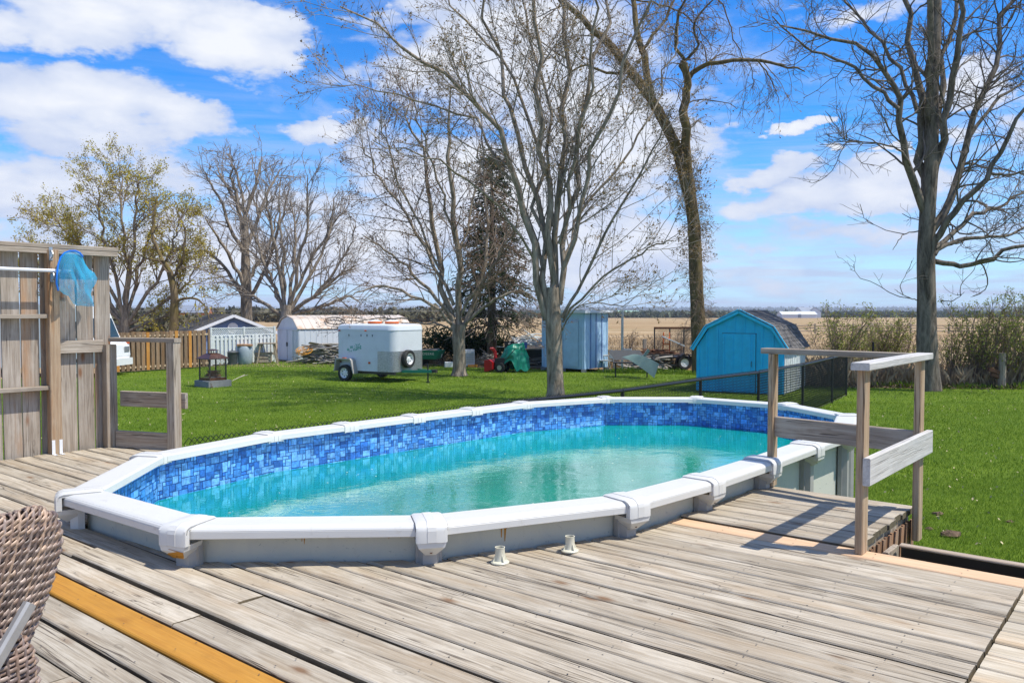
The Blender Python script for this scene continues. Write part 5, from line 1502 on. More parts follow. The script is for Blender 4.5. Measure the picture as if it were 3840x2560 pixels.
# ------------------------------------------------------------------ bins by the white fence
p = on_plane(869, 1367)
tcn = thing('trash_can', 'dark grey plastic dustbin with lid by the white fence', 'dustbin', (p.x, p.y, 0))
mb = MB(); mb.lathe([(0, 0), (.22, 0), (.225, .04), (.26, .54), (.27, .56)], n=26); smooth_by_angle(obj('bin', mb, M['grayplastic'], tcn), 40)
mb = MB(); mb.lathe([(.285, .54), (.29, .575), (.27, .60), (.15, .64), (0, .66)], n=26); smooth_by_angle(obj('lid', mb, M['grayplastic'], tcn), 40)
mb = MB(); mb.tube([(-.06, 0, .65), (-.05, 0, .69), (.05, 0, .69), (.06, 0, .65)], .012, 6); obj('lid_handle', mb, M['grayplastic'], tcn)
p = on_plane(919, 1365)
brl = thing('plastic_drum', 'blue grey plastic drum standing right of the dark dustbin', 'drum', (p.x, p.y, 0))
mb = MB(); mb.lathe([(0, 0), (.27, .0), (.29, .03), (.325, .25), (.33, .45), (.32, .65), (.28, .80), (.26, .83), (0, .83)], n=28); smooth_by_angle(obj('drum', mb, M['barrel'], brl), 50)
bd = MB(); bd.bevbox((0, 0, 0), (.66, .50, .09), .01); o = obj('loose_board', bd, M['fire_log']); o.location = (p.x, p.y, .877); o.rotation_euler = (0, R(2), R(12)); tag(o, 'pale wooden board lying on top of the blue grey drum', 'board')
# weathered saw horse table
p = on_plane(1030, 1358)
sw = thing('work_stand', 'dark weathered wooden work stand left of the metal shed doors', 'table', (p.x - .15, p.y - .6, 0), R(8))
plank((-.42, 0, .92), (.42, 0, .92), .5, .05, M['post'], sw, 'top')
for x, y in ((-.36, -.2), (.36, -.2), (-.36, .2), (.36, .2)): plank((x * 1.25, y * 1.1, 0), (x * .8, y, .9), .05, .07, M['post'], sw, 'leg')
plank((-.4, 0, .45), (.4, 0, .45), .05, .1, M['post'], sw, 'stretcher')
p = on_plane(968, 1362)
cr = thing('dark_crate', 'dark wooden crate of scrap between the drum and the work stand', 'crate', (p.x + .1, p.y + .3, 0), R(10))
for z in (.1, .27, .44): 
    for s in (-1, 1): plank((-.4, s * .25, z), (.4, s * .25, z), .02, .12, M['post'], cr, 'slat')
for s in (-1, 1): plank((s * .4, -.25, .27), (s * .4, .25, .27), .03, .5, M['post'], cr, 'end_board')
r_ = random.Random(4)
def sticks(name, label, cat, c, n, spread, lrange, mat, seed, hz_=.5, rad=(.02, .05), flat=.3, planks=.5, part='log'):
    r_ = random.Random(seed); t = thing(name, label, cat, c)
    for k in range(n):
        f = k / n; z = .03 + f * hz_ * r_.uniform(.7, 1.1); w = 1 - f * .6
        pc_ = Vector((r_.uniform(-1, 1) * spread[0] * w, r_.uniform(-1, 1) * spread[1] * w, z))
        a = r_.gauss(0, .45); l_ = r_.uniform(*lrange) / 2; d = Vector((math.cos(a), math.sin(a), r_.gauss(0, flat * .35)))
        q0, q1 = pc_ - d * l_, pc_ + d * l_
        q0.z = max(q0.z, .03); q1.z = max(q1.z, .03)
        if r_.random() < planks: plank(q0, q1, r_.uniform(.07, .16), r_.uniform(.02, .04), mat, t, 'board', up=(r_.gauss(0, .3), r_.gauss(0, .3), 1))
        else:
            mb = MB(); q = r_.uniform(*rad); mb.tube([q0, (q0 + q1) / 2 + Vector((0, 0, r_.uniform(-.02, .05))), q1], [q, q * .9, q * .75], 7); obj(part, mb, mat, t)
    return t
p = on_plane(1190, 1364)
wp_ = sticks('wood_pile', 'heap of grey scrap boards and branches beside the metal shed', 'wood pile', (p.x + .25, p.y + .2, 0), 95, (1.3, .5), (.6, 1.7), M['logs'], 3, .92)
cc_ = thing('extension_cord', 'coiled yellow orange cord lying on the scrap wood pile', 'cord', (p.x - .55, p.y - .15, .62))
mb = MB(); pts = []
for k in range(170):
    th = k * .31; pts.append(((.30 + .09 * math.sin(k * .17)) * math.cos(th), .16 * math.sin(th) - .05, .11 * math.sin(th + .4) + .09 * math.sin(k * .23)))
mb.tube(pts, .011, 5); obj('cord', mb, M['yellow'], cc_)
p = on_plane(1240, 1362); cb = MB(); cb.bevbox((0, 0, .10), (.42, .2, .2), .01); o = obj('concrete_block', cb, M['logs']); o.location = (p.x, p.y - .2, 0); tag(o, 'pale block on the grass in front of the scrap wood pile', 'block')

# green dump cart
p = on_plane(1626, 1376)
dc = thing('dump_cart', 'green steel dump cart with white lettering beside the trailer nose', 'cart', (p.x - .35, p.y + .5, 0), R(-14))
mb = MB()
b0 = [(-.62, -.36), (.55, -.36), (.55, .36), (-.62, .36)]; b1 = [(-.78, -.46), (.72, -.46), (.72, .46), (-.78, .46)]
mb.v = [(x, y, .34) for x, y in b0] + [(x, y, .72) for x, y in b1] + [(x * .97, y * .96, .72) for x, y in b1] + [(x * .97, y * .96, .37) for x, y in b0]
mb.f = [(3, 2, 1, 0), (12, 13, 14, 15)] + [(i, (i + 1) % 4, (i + 1) % 4 + 4, i + 4) for i in range(4)] + [(i + 4, (i + 1) % 4 + 4, (i + 1) % 4 + 8, i + 8) for i in range(4)] + [(i + 8, (i + 1) % 4 + 8, (i + 1) % 4 + 12, i + 12) for i in range(4)]
obj('tub', mb, M['green_metal'], dc)
for s in (-1, 1):
    mb = MB(); mb.lathe([(0, -.06), (.17, -.06), (.2, -.04), (.2, .04), (.17, .06), (0, .06)], (-.25, s * .4, .2), 20, RXm); obj('wheel', mb, M['rubber'], dc)
mb = MB(); mb.beam((.3, 0, .3), (.95, 0, .12), .04, .04); mb.box((.0, 0, .28), (.9, .08, .08)); obj('drawbar', mb, M['blackmetal'], dc)
def text(name, s, size, mat, parent, Mx, ext=.001, sx=1):
    cu = bpy.data.curves.new(name, 'FONT'); cu.body = s; cu.size = size; cu.extrude = ext; cu.align_x = 'CENTER'; cu.align_y = 'CENTER'; cu.space_character = 1.05
    o = bpy.data.objects.new(name, cu); COL.objects.link(o); bpy.context.view_layer.update()
    me = bpy.data.meshes.new_from_object(o.evaluated_get(bpy.context.evaluated_depsgraph_get()))
    bpy.data.objects.remove(o); bpy.data.curves.remove(cu)
    me.materials.clear(); me.materials.append(mat)
    o = bpy.data.objects.new(name, me); COL.objects.link(o); o.parent = parent; o.matrix_local = Mx @ Matrix.Diagonal((sx, 1, 1, 1)); return o
tilt = math.atan2(.38, .1)
text('side_lettering', 'JOHN DEERE', .155, M['white_plain'], dc, Matrix.Translation((-.05, -.432, .57)) @ Matrix.Rotation(math.pi / 2 + math.atan2(.1, .38), 4, 'X'), sx=1.2)
mb = MB(); mb.v = [(.658, -.05, .40), (.70, -.05, .56), (.70, .07, .56), (.658, .07, .40)]; mb.v = [(x + .012, y, z) for x, y, z in mb.v]; mb.f = [(0, 1, 2, 3)]
obj('warning_sticker', mb, M['white_plain'], dc, fixn=False)
r_ = random.Random(2)
for k in range(6):
    a = r_.uniform(-.5, .5); mb = MB(); c_ = Vector((r_.uniform(-.35, .3), r_.uniform(-.2, .2), .70 + .01 * k)); d_ = Vector((math.cos(a), math.sin(a), .1)) * .3; mb.beam(c_ - d_, c_ + d_, .1, .03); o = obj('scrap_board', mb, M['logs']); o.location = dc.location; o.rotation_euler = dc.rotation_euler
    tag(o, 'grey scrap board lying in the green dump cart', 'board', 'scrap boards in the green cart')
p = on_plane(1682, 1377); mb = MB(); mb.bevbox((0, 0, .115), (.34, .3, .23), .012); o = obj('cinder_block', mb, M['white_fence']); o.location = (p.x, p.y + .1, 0); o.rotation_euler = (0, 0, .2); tag(o, 'pale square block left of the trunk near the green cart', 'block')
p = on_plane(1756, 1376)
ap = thing('white_appliance', 'old white appliance with exposed grille right of the trunk', 'appliance', (p.x, p.y + .35, 0), R(18))
mb = MB(); mb.bevbox((0, 0, .40), (.42, .45, .72), .02); obj('cabinet', mb, M['white_plain'], ap)
for k in range(6):
    mb = MB(); mb.box((.0, -.235, .2 + k * .08), (.34, .02, .03)); obj('grille_bar', mb, M['steel'], ap)
mb = MB(); mb.box((.1, -.3, .05), (.42, .08, .1)); obj('yellow_foot', mb, M['yellow'], ap)
sticks('brush_heap', 'low heap of grey brush under the dark evergreen', 'brush pile', (p.x + .8, p.y + .5, 0), 34, (.65, .35), (.3, .9), M['logs'], 12, .5, (.008, .02), .9, .12, 'branch')

# snow blower with tarp
p = on_plane(1842, 1395)
sb = thing('snow_blower', 'red snow blower half covered by the green tarpaulin', 'snow blower', (p.x + .15, p.y + .15, 0), R(-20))
mb = MB(); pr = [(-.34, .03), (-.20, .03), (.0, .12), (.02, .40), (-.12, .50), (-.34, .48)]; n = len(pr)
mb.v = [(x, -.33, z) for x, z in pr] + [(x, .33, z) for x, z in pr]; mb.f = [(i, (i + 1) % n, (i + 1) % n + n, i + n) for i in range(n)] + [tuple(range(n)), tuple(range(n, 2 * n))]
obj('auger_housing', mb, M['red'], sb)
for s in (-1, 1):
    mb = MB(); mb.lathe([(0, -.06), (.14, -.06), (.2, -.05), (.2, .05), (.14, .06), (0, .06)], (.32, s * .30, .2), 20, RXm); w_ = obj('wheel', mb, M['rubber'], sb)
    mb = MB(); mb.lathe([(0, -.065), (.1, -.065), (.1, .065), (0, .065)], (.32, s * .30, .2), 16, RXm); obj('rim', mb, M['steel'], w_)
mb = MB(); mb.box((.25, 0, .42), (.4, .36, .3)); obj('engine', mb, M['blackmetal'], sb)
mb = MB(); mb.tube([(.05, -.05, .5), (.02, -.05, .8), (-.05, -.12, .93), (-.14, -.2, .95)], [.07, .07, .075, .04], 8); obj('chute', mb, M['red'], sb)
mb = MB()
for s in (-1, 1): mb.tube([(.45, s * .25, .4), (.95, s * .25, .95), (1.1, s * .25, .97)], .014, 6)
obj('handlebar', mb, M['blackmetal'], sb)
tp = thing('green_tarp', 'crumpled bright green tarpaulin draped over the snow blower', 'tarpaulin', (p.x + .95, p.y + .25, 0), R(-12))
mb = MB(); NX, NY = 72, 30; r_ = random.Random(6)
for j in range(NY):
    for i in range(NX):
        a = i / (NX - 1) * 2 * math.pi; t = j / (NY - 1)
        hem = .04 + .40 * max(0, math.sin(a * 3 + .6)) ** 2 + .10 * math.sin(a * 5) ** 2
        top = Vector((.27 * math.cos(a) + .06, .17 * math.sin(a), 1.12 + .05 * math.cos(a) + .02 * math.cos(a * 3)))
        fold = 1 + (.17 * abs(math.sin(a * 4.5 + t)) - .06 + .05 * math.sin(a * 13 + 2)) * t ** .8
        rx, ry = (.56 if math.cos(a) > 0 else .74) * fold, .50 * fold
        bot = Vector((rx * math.cos(a), ry * math.sin(a), hem))
        bul = math.sin(t * math.pi) * .06
        s_ = t ** 1.35 if math.cos(a) > -.1 else t ** .7
        q = top.lerp(bot, s_); zz = top.z + (bot.z - top.z) * t ** 1.25
        q.z = zz + .03 * math.sin(a * 6 + t * 7) * t * (1 - t) * 2
        q.x += .05 * mnoise.noise(Vector((a * 3, t * 6, 1))) + .025 * mnoise.noise(Vector((a * 9, t * 12, 1))); q.y += bul * math.sin(a) + .03 * mnoise.noise(Vector((a * 2, t * 5, 4)))
        mb.v.append(q)
for j in range(NY - 1):
    for i in range(NX - 1): q = j * NX + i; mb.f.append((q, q + 1, q + NX + 1, q + NX))
mb.f.append(tuple(range(NX - 1)))
obj('sheet', mb, M['tarp'], tp, smooth=True)
# bench of junk behind
p = on_plane(1985, 1384)
bn = thing('junk_table', 'dark work table loaded with scrap left of the pale blue shed', 'table', (p.x + .0, p.y + .9, 0), R(-2))
plank((-1.05, 0, .82), (1.05, 0, .82), .7, .05, M['post'], bn, 'top')
for x in (-.95, 0, .95):
    for y in (-.3, .3): plank((x, y, 0), (x, y, .8), .07, .07, M['post'], bn, 'leg')
mb = MB(); mb.box((0, .3, .41), (1.9, .03, .76)); obj('back_panel', mb, M['blackmetal'], bn)
sticks('scrap_heap', 'tangle of metal scrap and poles on the dark work table', 'scrap', (p.x - .05, p.y + .9, .84), 42, (.85, .2), (.3, 1.2), M['white_fence'], 21, .55, (.012, .028), .9, .15, 'pole')
for nm_, lb_, dx, mt_, sz in (('blue_tub', 'blue plastic tub on the dark work table', -.25, M['blueplastic'], (.34, .3, .24)), ('red_box', 'dark red box on the dark work table by the shed', .78, M['darkred'], (.42, .35, .30)), ('black_bin', 'black box left of the blue tub on the table', -.85, M['blackmetal'], (.42, .34, .3))):
    mb = MB(); mb.v = []
    a_, b_, c_ = sz
    mb.v = [(x * a_ * .42, y * b_ * .42, 0) for x, y in ((-1, -1), (1, -1), (1, 1), (-1, 1))] + [(x * a_ * .5, y * b_ * .5, c_) for x, y in ((-1, -1), (1, -1), (1, 1), (-1, 1))] + [(x * a_ * .46, y * b_ * .46, c_) for x, y in ((-1, -1), (1, -1), (1, 1), (-1, 1))] + [(x * a_ * .4, y * b_ * .4, .03) for x, y in ((-1, -1), (1, -1), (1, 1), (-1, 1))]
    mb.f = [(3, 2, 1, 0), (12, 13, 14, 15)] + [(i + o_, (i + 1) % 4 + o_, (i + 1) % 4 + 4 + o_, i + 4 + o_) for o_ in (0, 4, 8) for i in range(4)]
    o = obj(nm_, mb, mt_); o.location = (p.x + dx, p.y + .68, .848); o.rotation_euler = (0, 0, .1); tag(o, lb_, 'tub' if 'tub' in nm_ else 'box')

# ------------------------------------------------------------------ things right of the tall shed
def armchair(c, rz, label):
    t = thing('garden_chair', label, 'chair', (c.x, c.y, 0), rz, 'garden chairs by the pale blue shed')
    for s in (-1, 1):
        mb = MB(); mb.tube([(s * .27, -.25, 0), (s * .27, -.25, .60), (s * .27, .20, .62)], .018, 6); obj('arm_frame', mb, M['chairw'], t)
        mb = MB(); mb.tube([(s * .25, .28, 0), (s * .25, .20, .45), (s * .25, .32, .86)], .018, 6); obj('rear_leg', mb, M['chairw'], t)
    mb = MB(); mb.tube([(-.27, -.25, .03), (.27, -.25, .03)], .015, 6); obj('stretcher', mb, M['chairw'], t)
    mb = MB(); mb.bevbox((0, -.02, .41), (.48, .48, .03), .01); obj('seat', mb, M['chairw'], t)
    plank((-.24, .27, .66), (.24, .27, .66), .02, .36, M['chairw'], t, 'backrest', up=(0, .15, 1))
    return t
armchair(on_plane(2274, 1389), R(-75), 'cream garden chair close against the pale blue shed'); armchair(on_plane(2338, 1384) + Vector((0, .5, 0)), R(-60), 'cream garden chair partly hidden behind the metal pole')
p = on_plane(2333, 1397); mb = MB(); mb.tube([(0, 0, 0), (.0, 0, 2.45)], .05, 8); o = smooth_by_angle(obj('metal_pole', mb, M['steel'])); o.location = p; tag(o, 'grey metal pole standing right of the pale blue shed', 'pole')
p = on_plane(2434, 1336 + 50); mb = MB(); mb.bevbox((0, 0, .62), (1.25, .15, .15), .02, M=Matrix(((0, 0, 1), (0, 1, 0), (-1, 0, 0)))); o = obj('fence_post', mb, M['post']); o.location = (p.x, p.y + 1.2, 0); tag(o, 'short grey wooden post before the field by the flat trailer', 'post')
# flat trailer with mesh ramp
p = on_plane(2580, 1386)
fl_ = thing('flat_trailer', 'black open flatbed trailer with an upright mesh ramp', 'trailer', (p.x - .2, p.y + .25, 0), R(4))
mb = MB(); mb.box((-.75, .45, .50), (2.3, 1.3, .06)); obj('bed', mb, M['blackmetal'], fl_)
for y in (-.22, 1.12):
    plank((-1.9, y, .62), (.4, y, .62), .03, .05, M['blackmetal'], fl_, 'side_rail')
    for k in range(5): mb = MB(); mb.box((-1.85 + k * .55, y, .56), (.04, .04, .12)); obj('stake', mb, M['blackmetal'], fl_)
mb = MB(); mb.lathe([(.17, -.08), (.26, -.09), (.30, -.06), (.30, .06), (.26, .09), (.17, .08)], (0, -.34, .30), 26, RXm); w_ = smooth_by_angle(obj('wheel', mb, M['rubber'], fl_), 40)
mb = MB(); mb.lathe([(0, .02), (.05, .05), (.17, .05), (.18, .075)], (0, -.34, .30), 20, RXm); obj('rim', mb, M['white_plain'], w_)
mb = MB(); pr = [(.36 * math.cos(t), .30 + .38 * math.sin(t)) for t in [k * math.pi / 10 for k in range(11)]]; pi_ = [(.33 * math.cos(t), .30 + .35 * math.sin(t)) for t in [k * math.pi / 10 for k in range(10, -1, -1)]]
poly = pr + pi_; n = len(poly); mb.v = [(x, -.45, z) for x, z in poly] + [(x, -.21, z) for x, z in poly]; mb.f = [(i, (i + 1) % n, (i + 1) % n + n, i + n) for i in range(n)]
obj('fender', mb, M['blackmetal'], fl_)
rp = at_depth(2200 + 612 / 2.352, 1100 + 305 / 2.352, p.y + 1.4); rq = at_depth(2200 + 935 / 2.352, 1100 + 305 / 2.352, p.y + 1.4)
x0, x1 = rp.x - fl_.location.x, rq.x - fl_.location.x + .9; zt_ = rp.z
for x in (x0, x0 + .45 * (x1 - x0) * .6, x0 + (x1 - x0) * .52, x1): mb = MB(); mb.box((x, 1.15, (zt_ + .5) / 2), (.05, .05, zt_ - .5)); obj('ramp_bar', mb, M['blackmetal'], fl_)
mb = MB(); mb.box(((x0 + x1) / 2, 1.15, zt_), (x1 - x0 + .05, .05, .09)); obj('ramp_top', mb, M['rust'], fl_)
mb = MB(); k = 0
zz = .55
nx_ = int((x1 - x0) / .07)
for i in range(nx_ + 22):
    for s in (1, -1):
        a = x0 + (i - 11) * .07; pts = []
        q0 = Vector((a if s > 0 else a + 1.1, 1.15, .55)); q1 = Vector((a + 1.1 if s > 0 else a, 1.15, zt_))
        d = q1 - q0
        t0, t1 = 0, 1
        if abs(d.x) > 1e-6:
            ta_, tb_ = (x0 - q0.x) / d.x, (x1 - q0.x) / d.x
            t0, t1 = max(0, min(ta_, tb_)), min(1, max(ta_, tb_))
        if t1 - t0 > .02: mb.tube([q0 + d * t0, q0 + d * t1], .005, 3, cap=False)
obj('ramp_mesh', mb, M['blackmetal'], fl_, kind='stuff')
od = thing('orange_step_frame', 'rust orange metal frame standing on the flat trailer', 'frame', (fl_.location.x + x0 + .28, fl_.location.y + .3, .54), R(-20))
for x in (-.14, .14): plank((x, 0, 0), (x * .9, .1, 1.0), .04, .06, M['orange_paint'], od, 'upright')
for z in (.25, .5, .75): plank((-.14, .03, z), (.14, .03, z), .03, .05, M['orange_paint'], od, 'rung')
sticks('trailer_scrap', 'low tangle of rusty bars and hoses on the flat trailer', 'scrap', (fl_.location.x - 1.0, fl_.location.y + .35, .54), 40, (.85, .35), (.4, 1.4), M['rust'], 31, .22, (.012, .03), .35, .2, 'bar')
mb = MB(); mb.beam((-1.05, 0, 1.12), (-.12, 0, .72), .22, .05); o = obj('pale_panel', mb, M['white_fence']); o.location = (fl_.location.x + .25, fl_.location.y + .2, .25); tag(o, 'pale plank slanting down over the flat trailer', 'plank')
# grey green auger shield with wheels
p = on_plane(2436, 1422)
au = thing('mower_deck', 'grey green curved steel mower shield leaning at the trailer', 'machinery', (p.x - .35, p.y + .2, 0), R(-8))
mb = MB(); n = 12
for j in range(2):
    for i in range(n + 1):
        t = i / n; x = -.62 + 1.15 * t; z = .78 - .72 * t ** 1.35; y = -.05 - .25 * t
        mb.v.append((x + j * .38 * (1 - t * .55), y + .1 * j, z + j * (.10 + .40 * t)))
for i in range(n): mb.f.append((i, i + 1, n + 2 + i, n + 1 + i))
mb2 = MB(); mb2.v = list(mb.v) + [(x, y + .03, z) for x, y, z in mb.v]; m_ = len(mb.v)
mb2.f = list(mb.f) + [tuple(q + m_ for q in f) for f in mb.f] + [(i, i + 1, i + 1 + m_, i + m_) for i in range(n)] + [(n + 1 + i, n + 2 + i, n + 2 + i + m_, n + 1 + i + m_) for i in range(n)]
obj('shield', mb2, M['auger'], au)
mb = MB(); mb.lathe([(0, -.05), (.13, -.05), (.14, 0), (.13, .05), (0, .05)], (.30, .12, .62), 18, Matrix.Rotation(R(70), 3, 'Y')); obj('roller', mb, M['rubber'], au)
mb = MB(); mb.lathe([(0, -.05), (.12, -.05), (.13, 0), (.12, .05), (0, .05)], (.52, .15, .66), 18, Matrix.Rotation(R(70), 3, 'Y')); obj('roller', mb, M['rubber'], au)
mb = MB(); mb.beam((-.05, .08, .5), (.35, .12, 1.05), .12, .10); mb.beam((.0, .2, .55), (.55, .2, .75), .10, .06); obj('arm', mb, M['auger'], au)
mb = MB(); mb.box((-.3, .6, .55), (1.3, .5, .04)); mb.box((-.85, .6, .28), (.05, .05, .55)); mb.box((.3, .6, .28), (.05, .05, .55)); o = obj('stand', mb, M['blackmetal'], au)
mb = MB(); mb.v = [(-.75, 1.0, .62), (.45, 1.0, .62), (.2, 1.2, .98), (-1.0, 1.2, .98)]; mb.v += [(x, y + .02, z) for x, y, z in mb.v]; mb.f = [(0, 1, 2, 3), (7, 6, 5, 4), (0, 4, 5, 1), (1, 5, 6, 2), (2, 6, 7, 3), (3, 7, 4, 0)]
o = obj('folded_panel', mb, M['mesh_dark']); o.location = au.location; tag(o, 'dark grey panel leaning behind the curved mower shield', 'panel')
p3_ = on_plane(2395, 1392)
sticks('branch_pile', 'heap of grey branches behind the curved mower shield', 'wood pile', (p3_.x + .5, p3_.y + 1.0, 0), 46, (1.0, .45), (.5, 1.5), M['logs'], 41, .55, (.015, .035), .5, .35, 'branch')
p3_ = on_plane(2020, 1380)
sticks('plank_stack', 'grey leaning planks in front of the dark work table', 'planks', (p3_.x, p3_.y + .2, 0), 14, (.7, .25), (.6, 1.3), M['logs'], 43, .5, (.015, .03), .8, .8, 'branch')
# chain link fence
cl = thing('chain_link_fence', 'black chain link fence running from the pool to the field', 'fence', (-3.07, 7.75, 0), 0)
CP_ = [Vector(q) for q in ((0, 0, -.07), (3.41, 3.85, 0), (4.80, 5.15, 0), (6.5, 7.25, 0), (8.06, 8.95, 0), (9.81, 11.35, 0), (11.57, 14.15, 0), (12.7, 16.0, 0))]
HF = 1.2
pts = [q + Vector((0, 0, HF)) for q in CP_]
mb = MB(); mb.tube(pts, .028, 8); smooth_by_angle(obj('top_rail', mb, M['black'], cl), 40)
for i, q in enumerate(CP_):
    mb = MB(); mb.tube([q, q + Vector((0, 0, HF + .03))], .03, 8); smooth_by_angle(obj('post', mb, M['black'], cl), 40)
Pq = []
pitch = .055
for a, b in zip(CP_[:-1], CP_[1:]):
    L = (b - a).length; d = (b - a) / L; n_ = int(L / pitch); nn = Vector((-d.y, d.x, 0))
    for k in range(n_):
        for ph in (0, 1):
            row = []
            for j in range(0, 23):
                s = (k + (j % 2 if ph == 0 else -(j % 2)) * 1.0 + .5) * pitch
                q = a + d * s + nn * (.004 if (j + ph) % 2 else -.004); row.append((q.x, q.y, .03 + j * (HF + .02) / 22))
            Pq.append(row)
Pq = np.array(Pq); V, F = nptubes(Pq, np.full(Pq.shape[:2], .0042), 3)
obj('wire_mesh', npmesh('wire_mesh', V, F), M['black'], cl, kind='stuff')
p = on_plane(3272, 1424); mb = MB(); mb.tube([(0, 0, 0), (0, 0, 1.35)], .04, 8); o = obj('metal_post', mb, M['black']); o.location = p; tag(o, 'black metal post among the budding shrubs', 'post')
p = on_plane(3756, 1456); mb = MB(); mb.tube([(0, 0, 0), (.01, 0, .5), (0, 0, 1.12)], [.12, .11, .10], 9); o = obj('wooden_post', mb, M['post']); o.location = p; tag(o, 'old round wooden fence post at the far right hedge', 'post')
mb = MB(); mb.beam((-.42, 0, .62), (-.1, 0, .50), .1, .12); mb.beam((-.35, 0, .45), (-.08, 0, .36), .05, .1); o = obj('hanging_scrap', mb, M['rust']); o.location = p; tag(o, 'rusty scrap hooked on the old round wooden post', 'scrap')
# dirt mounds in the grass
for (sx, sy, s_, lab) in ((3566, 2012, .085, 'largest dark mole mound in the grass beyond the deck corner'), (3518, 1930, .05, 'small earth mound farther back in the grass on the right'), (3785, 1958, .035, 'tiny earth mound near the right edge of the grass'), (3486, 1985, .035, 'tiny leaf clump beside the railing post in the grass')):
    p = on_plane(sx, sy); q = lump('earth_mound', lab, 'earth', p.dot(UB), p.dot(VB), s_, M['dirt'], 0, seed=sx)
    q['group'] = 'earth mounds in the grass'
# leaves and twigs on the lawn
mb = MB(); mb.tube([(0, 0, .02), (.15, .3, .12), (.22, .7, .18)], .012, 4); mb.tube([(.15, .3, .12), (.4, .45, .2)], .008, 4); o = obj('fallen_branch', mb, M['logs']); o.location = on_plane(870, 1430); tag(o, 'small fallen grey branch on the lawn right of the fire pit', 'branch')

r2_ = np.random.default_rng(12)
n = 150; uu_ = r2_.uniform(2.4, 5.7, n); vv_ = r2_.uniform(2.6, 8.8, n)
ins = [(u - 4.1) ** 2 / 2.6 + (v - 5.5) ** 2 / 10.5 < 1 for u, v in zip(uu_, vv_)]
pos = np.array([tuple(worlduv(u, v, WZ + .004)) for u, v, k in zip(uu_, vv_, ins) if k])
m_ = len(pos); th = r2_.random(m_) * 6.28; s_ = r2_.uniform(.004, .013, m_)
c1_, s1_ = np.cos(th) * s_, np.sin(th) * s_
V = np.stack([pos + np.stack([c1_, s1_, 0 * s_], 1), pos + np.stack([-s1_ * .6, c1_ * .6, 0 * s_], 1), pos - np.stack([c1_, s1_, 0 * s_], 1), pos - np.stack([-s1_ * .6, c1_ * .6, 0 * s_], 1)], 1).reshape(-1, 3)
obj('floating_petals', npmesh('floating_petals', V, np.arange(m_ * 4).reshape(m_, 4)), M['cream'], kind='stuff')
n = 2600; y = 6 + r2_.random(n) ** .8 * 30; x = (r2_.random(n) * 2 - 1) * (.66 * y + .6); ok = in_lawn(x, y); x, y = x[ok], y[ok]
V, F = cards(len(x), np.stack([x, y, r2_.uniform(.02, .05, len(x))], 1), .022)
obj('fallen_leaves', npmesh('fallen_leaves', V, F), simple('pale_dead_leaf', (.42, .36, .20), .9, .4, 3), kind='stuff')

# ------------------------------------------------------------------ trees
def resample(pts, K):
    pts = np.array([tuple(p) for p in pts], float)
    # Catmull-Rom through the traced points
    P = np.vstack([2 * pts[0] - pts[1], pts, 2 * pts[-1] - pts[-2]]); out = []
    n = len(pts) - 1
    for t in np.linspace(0, n, K):
        i = min(int(t), n - 1); f = t - i; a, b, c, d = P[i:i + 4]
        out.append(.5 * (2 * b + (c - a) * f + (2 * a - 5 * b + 4 * c - d) * f ** 2 + (3 * b - a - 3 * c + d) * f ** 3))
    return np.array(out)
def grow(P, Rr, r_, dens, length, angle, trop, wob, K, rmin, t0=.2, rk=.5, lenfall=.5, jitter=.35, flat=0.0, rmax=1):
    """children for every parent polyline, all at once: P (M,Kp,3), Rr (M,Kp)"""
    Mp, Kp, _ = P.shape
    seg = np.linalg.norm(P[:, 1:] - P[:, :-1], axis=2).sum(1)
    cnt = np.maximum(1, r_.poisson(seg * dens))
    idx = np.repeat(np.arange(Mp), cnt); n = len(idx)
    t = t0 + (1 - t0) * r_.random(n); f = t * (Kp - 1); i0 = np.minimum(f.astype(int), Kp - 2); fr = (f - i0)[:, None]
    pos = P[idx, i0] * (1 - fr) + P[idx, i0 + 1] * fr
    tg = P[idx, i0 + 1] - P[idx, i0]; tg /= np.linalg.norm(tg, axis=1, keepdims=True) + 1e-9
    pr = Rr[idx, i0] * (1 - fr[:, 0]) + Rr[idx, i0 + 1] * fr[:, 0]
    rd = r_.normal(size=(n, 3)); rd -= tg * (rd * tg).sum(1, keepdims=True); rd /= np.linalg.norm(rd, axis=1, keepdims=True) + 1e-9
    an = np.radians(angle) * r_.uniform(.65, 1.35, n)[:, None]
    d = tg * np.cos(an) + rd * np.sin(an)
    L = length * r_.uniform(1 - jitter, 1 + jitter, n) * (1 - lenfall * t)
    out = np.empty((n, K, 3)); out[:, 0] = pos
    for k in range(1, K):
        d = d + r_.normal(size=(n, 3)) * wob + np.array([0, 0, trop]); d /= np.linalg.norm(d, axis=1, keepdims=True)
        out[:, k] = out[:, k - 1] + d * (L / (K - 1))[:, None]
    r0 = np.clip(pr * rk, rmin, rmax); tp = np.linspace(1, .35, K)[None]
    return out, np.maximum(r0[:, None] * tp, rmin * .7)
